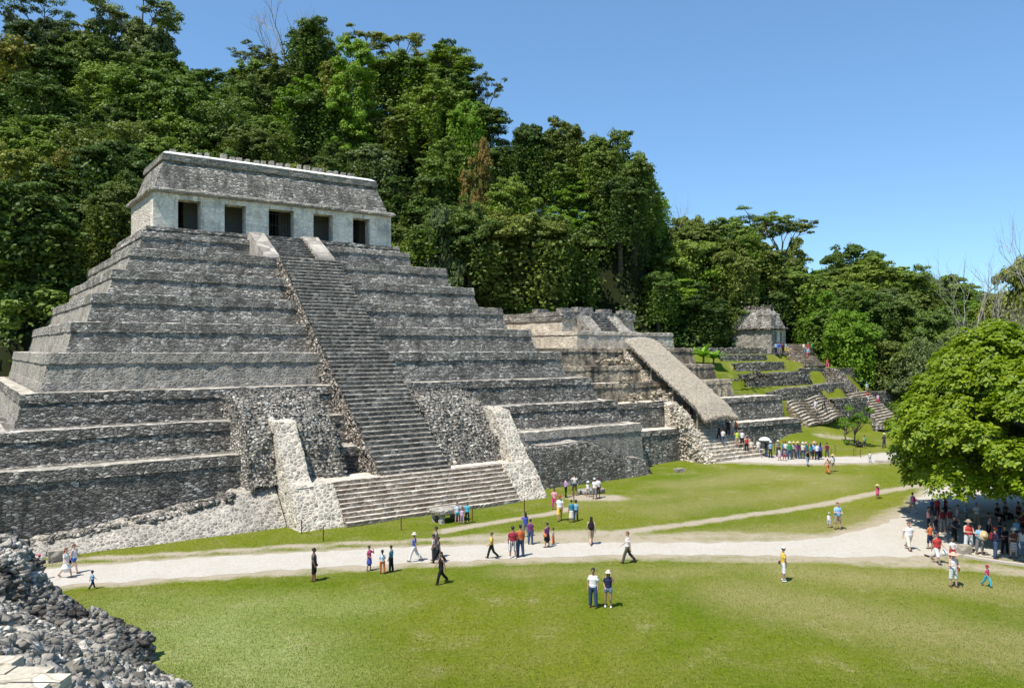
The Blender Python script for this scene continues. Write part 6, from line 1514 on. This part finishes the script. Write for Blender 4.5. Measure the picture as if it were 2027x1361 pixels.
pp(905, 1036, 993, 20, 'stand', 'tee/sky:sv', 'hotpants/cyan', 'klong', None, 'girl in pale top and cyan shorts, left of three by the table altar', skin='l')
pp(915, 1037, 1002, 0, 'stand', 'tee/lilac', 'leggings/lilac', 'klong', None, 'small girl all in lilac, middle of three by the table altar', kid=True)
pp(925, 1035, 992, -10, 'stand', 'tee/cyan', 'leggings/black', 'klong', None, 'girl in turquoise top and black leggings, right of three by the table altar')
pp(973, 1105, 1051, 280, 'walk2', 'tee/yellow', 'trousers/black', 'bbun', None, 'woman in yellow shirt and black trousers on the path', skin='m')
pp(1015, 1104, 1040, 185, 'stand', 'tee/crimson', 'shorts/dgrey:sv', 'k', None, 'man in dark red shirt and striped shorts seen from behind', wide=1.12, shoe='white')
pp(1030, 1101, 1037, 200, 'stand', 'tee/orange', 'trousers/denim', 'k', None, 'man in orange shirt and jeans seen from behind', wide=1.08, shoe='black')
pp(1040, 1062, 1012, 195, 'photo', 'bigtee/royal', 'shorts/grey', 'klong', None, 'person in blue shirt and grey shorts raising both hands to take a picture')
pp(1050, 1077, 1026, 170, 'stand', 'tee/purple', 'trousers/denim', 'k', None, 'person in purple shirt and jeans right of the one taking a picture')
pp(1083, 1083, 1033, 230, 'hold', 'tee/purple', 'skirt/black', 'kbun', None, 'woman in purple top and black skirt holding an orange bag', wide=1.12, bag='shoulderbag/orange')
pp(1095, 1077, 1044, 250, 'stand', 'tee/dgrey:sh', 'trousers/orange', 'k', None, 'small child in orange trousers beside the woman in purple', kid=True)
pp(1170, 1077, 1020, 185, 'walk2', 'tank/black', 'shorts/khaki', 'klong', None, 'woman with a black backpack and tan shorts walking away', skin='l', bag='backpack/black', wide=1.08)
pp(1242, 1114, 1049, 270, 'walk', 'tee/white', 'trousers/olive', 'r', None, 'man in white shirt and olive trousers striding left across the path edge', skin='l')
pp(1174, 1202, 1123, -15, 'stand', 'tee/white', 'trousers/denim', 'k', None, 'man in white shirt and blue jeans standing on the front lawn', skin='m', wide=1.05)
pp(1204, 1202, 1127, -10, 'face', 'tee/navy', 'hotpants/ldenim', 'klong', 'sunhat/cream', 'woman in cream hat, navy top and denim shorts on the front lawn', skin='m', shoe='white')
pp(1097, 1008, 965, -10, 'hold', 'tee/rose', 'capri/pink', 'klong', None, 'girl in pale top and pink trousers at the right foot of the stairway')
pp(1108, 1030, 978, 0, 'walk2', 'bigtee/white', 'shorts/yellow', 'k', 'cap/red', 'man in red cap, white shirt and yellow shorts', wide=1.1)
pp(1131, 1033, 988, 190, 'stand', 'tee/teal', 'longskirt/cream', 'k', None, 'woman in teal top and long cream skirt seen from behind')
pp(1140, 1030, 988, 170, 'stand', 'tee/sky', 'trousers/denim', 'k', None, 'boy in pale blue shirt just right of the woman in teal', kid=True)
pp(1120, 984, 944, 100, 'hold', 'long/lilac', 'trousers/black', 'k', 'cap/navy', 'man in lilac shirt, black trousers and dark cap')
pp(1137, 980, 936, 10, 'photo', 'tee/white', 'shorts/olive', 'k', 'cap/black', 'man in white shirt and dark shorts facing the man in lilac')
pp(1164, 983, 951, 0, 'stand', 'tee/white', 'shorts/lgrey', 'k', 'sunhat/white', 'child in white hat and shirt with grey shorts on the bare patch', kid=True)
pp(1177, 987, 945, -30, 'relax', 'tee/white', 'shorts/grey', 'k', 'cap/white', 'woman in white cap and white shirt on the bare patch')
pp(1184, 985, 943, 160, 'stand', 'tee/white', 'shorts/brown', 'k', 'cap/purple', 'person in a purple cap behind the woman in white')
pp(1551, 1150, 1080, 95, 'relax', 'tee/yellow', 'shorts/white', 'k', 'cap/white', 'man in yellow shirt, white cap and pale shorts alone on the front lawn', bag='shoulderbag/brown', shoe='white', skin='m')
pp(1658, 1047, 993, 10, 'hold', 'bigtee/sky', 'shorts/khaki', 'r', None, 'man in pale blue shirt and tan shorts with a dark pouch on the middle lawn', skin='l', wide=1.15)
pp(1641, 1044, 1013, -10, 'stand', 'tee/white', 'shorts/royal:sc', 'b', 'cap/lgrey', 'small child in white shirt and checked shorts beside the man in pale blue', kid=True, skin='l')
pp(1737, 985, 956, 0, 'stand', 'dress/pink', None, 'klong', 'straw/straw', 'little girl in a pink dress and wide straw hat on the thin trail', kid=True)
pp(1799, 1088, 1031, 10, 'walk2', 'bigtee/white', 'capri/cream', 'r', None, 'heavy woman in loose white shirt and cream trousers by the shade edge', skin='l', wide=1.35)
pp(1806, 1016, 972, 190, 'walk', 'tee/white', 'capri/khaki', 'b', None, 'person in white top with a pink bag walking off past the shade tree', bag='backpack/hotpink', skin='l')
pp(1855, 1115, 1051, 20, 'walk2', 'bigtee/red', 'shorts/white', 'k', None, 'man in faded red shirt and white shorts stepping off the kerb', skin='m', wide=1.12, shoe='dgrey')
pp(1885, 1112, 1062, -5, 'hold', 'tee/white', 'shorts/red', 'k', None, 'boy in white shirt and red shorts by the stone bollard', kid=True, skin='m')
pp(1887, 1161, 1092, 5, 'hold', 'tank/white', 'shorts/lgrey:sc', 'r', 'straw/peach', 'woman in wide straw hat, white top and checked shorts with an orange bag', skin='l', bag='shoulderbag/orange', wide=1.05)
pp(1954, 1161, 1116, 15, 'walk', 'tee/maroon:pv', 'trousers/cyan', 'k', 'cap/crimson', 'small child in bright cyan trousers and dark red top on the right lawn', kid=True)
# --- under the shade tree
pp(1917, 1092, 1027, 0, 'hold', 'tank/red', 'shorts/white', 'k', 'sunhat/khaki', 'man in red sleeveless shirt and white shorts at the shade edge', skin='l', wide=1.12)
pp(1939, 1097, 1037, 0, 'hold', 'tee/sky', 'capri/grey', 'k', None, 'man in pale blue shirt holding a straw hat before his chest', skin='m', wide=1.1)
pp(1970, 1105, 1042, 75, 'hold', 'long/navy', 'trousers/denim', 'k', 'cap/red', 'person in red cap and navy jacket with a dark red backpack', bag='backpack/maroon', wide=1.12)
pp(1989, 1096, 1039, 0, 'hold', 'tee/black', 'trousers/black', 'k', None, 'man all in black with folded arms under the shade tree')
pp(2006, 1104, 1043, -10, 'hold', 'tee/brown', 'skirt/brown:sh', 'b', 'sunhat/cream', 'woman in white hat and brown patterned skirt at the right edge', skin='l')
pp(2023, 1101, 1042, 170, 'stand', 'tank/white', 'trousers/ldenim', 'klong', None, 'woman in white top and pale jeans cut by the right picture edge', skin='l')
pp(1841, 1086, 1033, 200, 'hold', 'tee/orange', 'shorts/navy', 'k', None, 'person in orange shirt and navy shorts at the left edge of the shade')
pp(1889, 1071, 1020, 20, 'face', 'tee/navy', 'trousers/black', 'k', None, 'man in dark navy clothes standing in deep shade behind the boy in white')
pp(1866, 1053, 1003, 170, 'stand', 'tee/maroon', 'shorts/grey', 'k', None, 'person in maroon shirt and grey shorts in the shade with their back turned')
pp(1880, 1049, 1004, 10, 'stand', 'tee/crimson', 'shorts/lgrey', 'k', None, 'person in crimson shirt and light shorts in the deep shade')
pp(1896, 1043, 998, 60, 'hold', 'tee/lgrey', 'trousers/grey', 'k', None, 'person in pale grey shirt and trousers in the deep shade')
pp(1838, 1050, 1002, 60, 'hold', 'tee/rose', 'trousers/black', 'k', None, 'person in pale rose shirt and black trousers at the shade edge')
pp(1845, 1020, 985, 190, 'stand', 'tee/blue', 'trousers/dgrey', 'k', None, 'person in bright blue top at the far side of the shade')
pp(1855, 1024, 982, 180, 'stand', 'tee/red', 'trousers/maroon', 'k', None, 'person in red at the far side of the shade')
pp(1872, 1022, 980, 90, 'stand', 'tee/maroon', 'trousers/black', 'k', None, 'person in dark red shirt and black trousers at the far side of the shade')
pp(1912, 1036, 992, 40, 'hold', 'tee/sky', 'trousers/grey', 'k', 'sunhat/cream', 'person in cream hat and pale blue shirt in the deep shade')
pp(1933, 1040, 994, -20, 'hold', 'tee/white', 'trousers/khaki', 'b', None, 'person in white shirt and tan trousers in the deep shade')
pp(1852, 1066, 1018, 30, 'relax', 'tee/black', 'shorts/denim', 'k', None, 'person in black shirt and denim shorts behind the one in orange')
pp(1957, 1062, 1013, 100, 'stand', 'tee/dgrey', 'trousers/black', 'k', None, 'person in charcoal shirt in the shade left of the trunk')
pp(1978, 1070, 1022, 30, 'hold', 'tee/navy', 'trousers/denim', 'k', 'cap/lgrey', 'person in pale cap and navy shirt behind the man all in black')
pp(2012, 1074, 1024, 0, 'stand', 'tee/sky', 'trousers/denim', 'k', None, 'person in pale blue shirt behind the woman with the white hat')
pp(2022, 1060, 1014, 0, 'hold', 'tee/maroon', 'trousers/black', 'k', None, 'person in maroon shirt under the shade tree at the right edge')
for px_, y_, tc, lb in ((1990, 1030, 'dgrey', 'seated person in charcoal on the far stone bench under the tree'), (2016, 1030, 'maroon', 'seated person in maroon on the far stone bench under the tree'), (1974, 1033, 'black', 'seated person in black on the far stone bench under the tree')):
    X, Y, Z = on_ground(px_, y_); e = person(X, Y, 0.015, 1.6, 20, 'bench', 'tee/'+tc, 'trousers/black', 'k', None, lb, group='seated people in the shade')
X, Y, Z = on_ground(1996, 1028); mb = MB(); mb.box(-3.2, 3.2, -0.05, 0.5, 0.02, 0.42, 0.0, 0.02); o = mb.build('stone_bench', M['concrete']); o.location = (X, Y+0.1, 0); tag(o, 'long low stone bench in the shade behind the tree', 'bench')
# --- queue on the far path
Q = [(1487, 902, 868, 170, 'stand', 'tee/cream', 'shorts/khaki', 'b', None, 'man in beige shirt and khaki shorts nearest the cream steps'), (1501, 902, 868, 180, 'stand', 'tee/white', 'shorts/lgrey', 'k', None, 'man in white shirt right of the beige shirted man by the steps'),
 (1517, 904, 869, 100, 'stand', 'tee/navy', 'trousers/denim', 'k', None, 'person in navy shirt under the white umbrella'), (1525, 906, 872, 200, 'stand', 'tee/sky', 'trousers/navy', 'k', 'sunhat/white', 'person in white hat and pale blue shirt right of the umbrella'),
 (1540, 903, 870, 20, 'hold', 'tee/grey', 'trousers/dgrey', 'k', 'sunhat/cream', 'person in cream hat at the left of the waiting group'), (1543, 911, 884, 190, 'stand', 'tee/white', 'skirt/lilac', 'klong', None, 'girl in white top and lilac skirt in front of the waiting group'),
 (1551, 903, 871, 10, 'stand', 'tee/teal', 'trousers/denim', 'k', 'cap/red', 'person in red cap and teal shirt in the waiting group'), (1555, 904, 872, 180, 'stand', 'tee/white', 'trousers/denim', 'k', None, 'person in white shirt behind the red cap'), (1553, 912, 886, 160, 'hold', 'tee/grey', 'shorts/red', 'k', None, 'child in grey top and red shorts in front of the waiting group'),
 (1563, 909, 873, 190, 'stand', 'tee/green', 'trousers/denim', 'k', 'sunhat/white', 'person in green shirt and white hat in the waiting group'), (1571, 906, 873, 0, 'hold', 'tee/lgrey', 'trousers/dgrey', 'k', 'straw/straw', 'person in wide straw hat and grey shirt right of the green shirt'),
 (1579, 908, 873, 20, 'stand', 'tee/purple', 'trousers/denim', 'k', 'straw/straw', 'person in straw hat and purple shirt in the waiting group'), (1583, 906, 874, 180, 'stand', 'tee/maroon', 'trousers/black', 'k', None, 'person in maroon right of the purple shirt in the waiting group'),
 (1589, 908, 874, 170, 'stand', 'tee/cream', 'trousers/denim', 'k', 'sunhat/white', 'person in cream shirt and white hat, middle of the waiting group'), (1595, 907, 874, 200, 'stand', 'tee/teal', 'shorts/khaki', 'k', 'sunhat/peach', 'person in teal shirt and peach hat in the waiting group'),
 (1599, 922, 888, 185, 'walk2', 'tank/black', 'trousers/ldenim', 'kpony', None, 'woman in black top and pale jeans walking towards the waiting group'), (1605, 909, 878, 190, 'stand', 'tee/teal', 'shorts/dgrey', 'klong', None, 'person in dark teal with long hair behind the walking woman'),
 (1612, 908, 873, 10, 'stand', 'tee/sky', 'trousers/black', 'k', 'straw/peach', 'person in peach straw hat at the right of the waiting group'), (1617, 910, 876, 190, 'stand', 'tee/white:sh', 'trousers/navy', 'b', None, 'person in white shirt and navy trousers at the right of the waiting group'),
 (1624, 909, 875, 150, 'stand', 'tank/royal', 'longskirt/black', 'klong', None, 'woman in blue top and long black skirt, right end of the waiting group'), (1637, 905, 875, 170, 'hip', 'tee/maroon', 'trousers/dgrey', 'k', None, 'man in dark red shirt standing apart right of the waiting group'),
 (1638, 938, 904, 195, 'walk2', 'tee/peach', 'trousers/orange', 'b', 'straw/peach', 'woman in peach top, orange trousers and straw hat just below the far path'), (1648, 933, 898, 190, 'stand', 'tee/white', 'trousers/khaki', 'k', 'straw/straw', 'man in white shirt and straw hat beside the woman in orange trousers'),
 (1722, 853, 831, 190, 'stand', 'tee/white', 'trousers/lgrey', 'k', None, 'person in white shirt between the lawn tree and the broad far stairway'), (1711, 880, 855, 190, 'stand', 'tee/lgrey', 'shorts/dgrey', 'k', None, 'person with a green backpack standing right of the small lawn tree'), (1750, 886, 856, 200, 'hold', 'long/dgrey', 'trousers/dgrey', 'k', 'sunhat/cream', 'person in grey jacket and pale hat alone on the far lawn')]
for q in Q:
    bag = 'backpack/green' if 'green backpack' in q[9] else None
    pp(*q[:9], q[9], z=None, bag=bag, kid=(q[9].startswith('child') or q[9].startswith('girl')))
X, Y, Z = on_ground(1699, 882, 0.5); person(X, Y, gsurf(X, Y), 1.6, 30, 'sit', 'tee/dgrey', 'trousers/black', 'k', None, 'person in dark clothes sitting on the grass under the small lawn tree')
# white umbrella held over two people
X, Y, Z = on_ground(1513, 904, 0.36); mb = MB(); prof = [(0.0, 0.3), (0.25, 0.27), (0.45, 0.17), (0.58, 0.0)]
rows = [[(r*math.cos(2*math.pi*i/16), r*math.sin(2*math.pi*i/16), z) for i in range(17)] for r, z in prof]
um = empty('umbrella', (X, Y-0.1, Z+1.0)); tag(um, 'white umbrella held over people at the foot of the cream steps', 'umbrella')
mb.grid(list(reversed(rows))); mb.grid([[(x*0.99, y*0.99, z-0.012) for x, y, z in r] for r in rows]); o = mb.build('canopy', cloth('white'), um); o.location = (0, 0, 0.72)
mb = MB(); mb.tube([(0, 0, 0), (0, 0, 1.0)], 0.012, 6); mb.build('shaft', M['iron'], um)
# --- on the cream stairway and under the thatch
for a in ((1423, 869, 180, 'walk', 'tank/navy', 'trousers/black', 'k', None, 'person in navy top on the cream steps, left of the white shirt', 1.65), (1431, 876, 190, 'walk2', 'tee/white', 'trousers/denim', 'k', None, 'person in white shirt and jeans on the left of the cream steps', 1.6),
 (1441, 859, 0, 'stand', 'tee/navy', 'trousers/black', 'k', 'sunhat/cream', 'person in pale hat and dark clothes on the upper cream steps', 1.7), (1450, 857, 180, 'stand', 'tee/white', 'trousers/lgrey', 'k', 'cap/white', 'person in white clothes high on the cream steps', 1.65), (1456, 857, 170, 'stand', 'tank/orange', 'trousers/brown', 'k', None, 'person in orange top high on the cream steps', 1.6),
 (1459, 881, 185, 'face', 'tee/lime', 'shorts/khaki', 'k', None, 'person in lime yellow shirt on the cream steps', 1.7), (1469, 881, 175, 'stand', 'tee/white', 'shorts/black', 'b', None, 'person in white shirt and dark shorts right of the lime shirt', 1.7), (1478, 890, 180, 'stand', 'tee/red', 'trousers/black', 'k', None, 'person in red shirt on the lowest cream steps', 1.5)):
    X, Y, Z = on_stair(a[0], a[1], 49.2, 0.35+0.31, 3.4/4.2); person(X, Y, Z-0.12, a[9], a[2], a[3], a[4], a[5], a[6], a[7], a[8])
for (u, v, z, f_, top_, bot_, lb) in ((61.2, 53.7, 4.1, 180, 'tee/navy', 'trousers/black', 'person in navy in the dark under the thatched roof, left'), (62.2, 53.6, 4.1, 0, 'tee/lgrey', 'trousers/dgrey', 'person in grey shirt in the dark under the thatched roof'), (63.2, 53.8, 4.1, 170, 'tee/maroon', 'trousers/black', 'person in maroon in the dark under the thatched roof'), (64.0, 53.2, 3.7, 180, 'tee/blue', 'shorts/black', 'person in blue shirt and pale cap at the right post of the thatched roof')):
    X, Y, _ = uv2w(u, v); person(X, Y, z, 1.65, f_, 'stand', top_, bot_, 'k', 'cap/lgrey' if 'pale cap' in lb else None, lb)
# --- on the far stairways and terrace
def fp(px_, py_, Y, h, *a, **k):
    X, Y, Z = at_dist(px_, py_, Y); return person(X, Y, Z, h, *a, **k)
fp(1614, 815, 94.6, 1.6, 190, 'walk2', 'tee/white', 'shorts/lgrey', 'k', None, 'person in white shirt climbing the wavy steps')
fp(1631, 812, 96.0, 1.6, 200, 'walk', 'tee/dgrey', 'trousers/black', 'k', None, 'person in dark clothes on the wavy steps right of the white shirt')
for (px_, py_, a) in ((1717, 795, (190, 'stand', 'tee/red', 'trousers/white', 'k', None, 'person in red shirt and white trousers on the broad far stairway')), (1716, 777, (0, 'stand', 'tee/mint', 'shorts/khaki', 'k', 'cap/cyan', 'person in cyan cap at the top of the broad far stairway')), (1738, 800, (350, 'walk', 'tee/lilac', 'skirt/crimson', 'k', None, 'person in lilac top and crimson skirt descending the broad far stairway'))):
    X, Y, Z = on_stair(px_, py_, 54.0, 0.9, 0.82); person(X, Y, Z, 1.55, *a)
X, Y, Z = on_stair(1638, 730, 60.3, 5.4, 1.08); person(X, Y, Z, 1.6, 10, 'walk', 'tee/red', 'shorts/pink', 'k', 'cap/red', 'person all in red at the top of the narrow far stairway')
fp(1599, 709, 110.8, 1.6, 180, 'walk2', 'tee/sky', 'trousers/red', 'k', None, 'person in pale top and red trousers climbing the short wide stairway')
for (px_, py_, Y, top_, bot_, hat_, lb) in ((1591, 699, 113.6, 'tee/cream', 'trousers/grey', None, 'person in cream shirt on the terrace right of the small far temple'), (1599.5, 698, 113.8, 'tee/red', 'trousers/rose', 'cap/white', 'person in red shirt and white cap above the short wide stairway'), (1607, 698, 114, 'tee/green', 'trousers/dgrey', None, 'person in green shirt above the short wide stairway'),
   (1536, 699, 111.6, 'tee/sky', 'trousers/black', None, 'person in pale blue shirt left of the group at the small far temple'), (1541, 699, 111.5, 'tee/royal', 'shorts/grey', None, 'person in bright blue shirt in the group at the small far temple'), (1545.5, 698, 112.2, 'tee/blue', 'shorts/khaki', None, 'person in blue in the middle of the group at the small far temple'), (1550, 698, 112.3, 'tee/maroon', 'trousers/black', None, 'person in dark red in the group at the small far temple'), (1555.5, 698, 112.0, 'tee/mint', 'shorts/yellow', None, 'person in pale top and yellow shorts right of the group at the small far temple')):
    X, Y, Z = at_dist(px_, py_, Y); person(X, Y, 10.55, 1.6, random.uniform(150, 210), 'stand', top_, bot_, 'k', hat_, lb)
# small litter-like details carried by people: a held straw hat, a plastic bag
X, Y, Z = on_ground(1939, 1097); me = hat_mesh('stand', False, 'straw'); o = bpy.data.objects.new('straw_hat', me); COL.objects.link(o); me.materials.append(cloth('straw')); Kh = skeleton('stand')['head']
me.transform(Matrix.Translation(-Kh)); o.location = (X-0.02, Y-0.42, 1.12); o.rotation_euler = (R(80), 0, 0); tag(o, 'wide straw hat held against the chest of the man in pale blue', 'hat')
X, Y, Z = on_ground(1862, 1113); mb = MB(); blob(mb, (0, 0, 0.5), (0, 0, 0.72), 0.16, 0.06, 1.0, 0.6); o = link('plastic_bag', remesh(mb, 'plastic_bag', 0.02, 3), cloth('white')); o.location = (X+0.14, Y-0.15, 0.05); tag(o, 'white plastic bag carried by the man in faded red', 'bag')
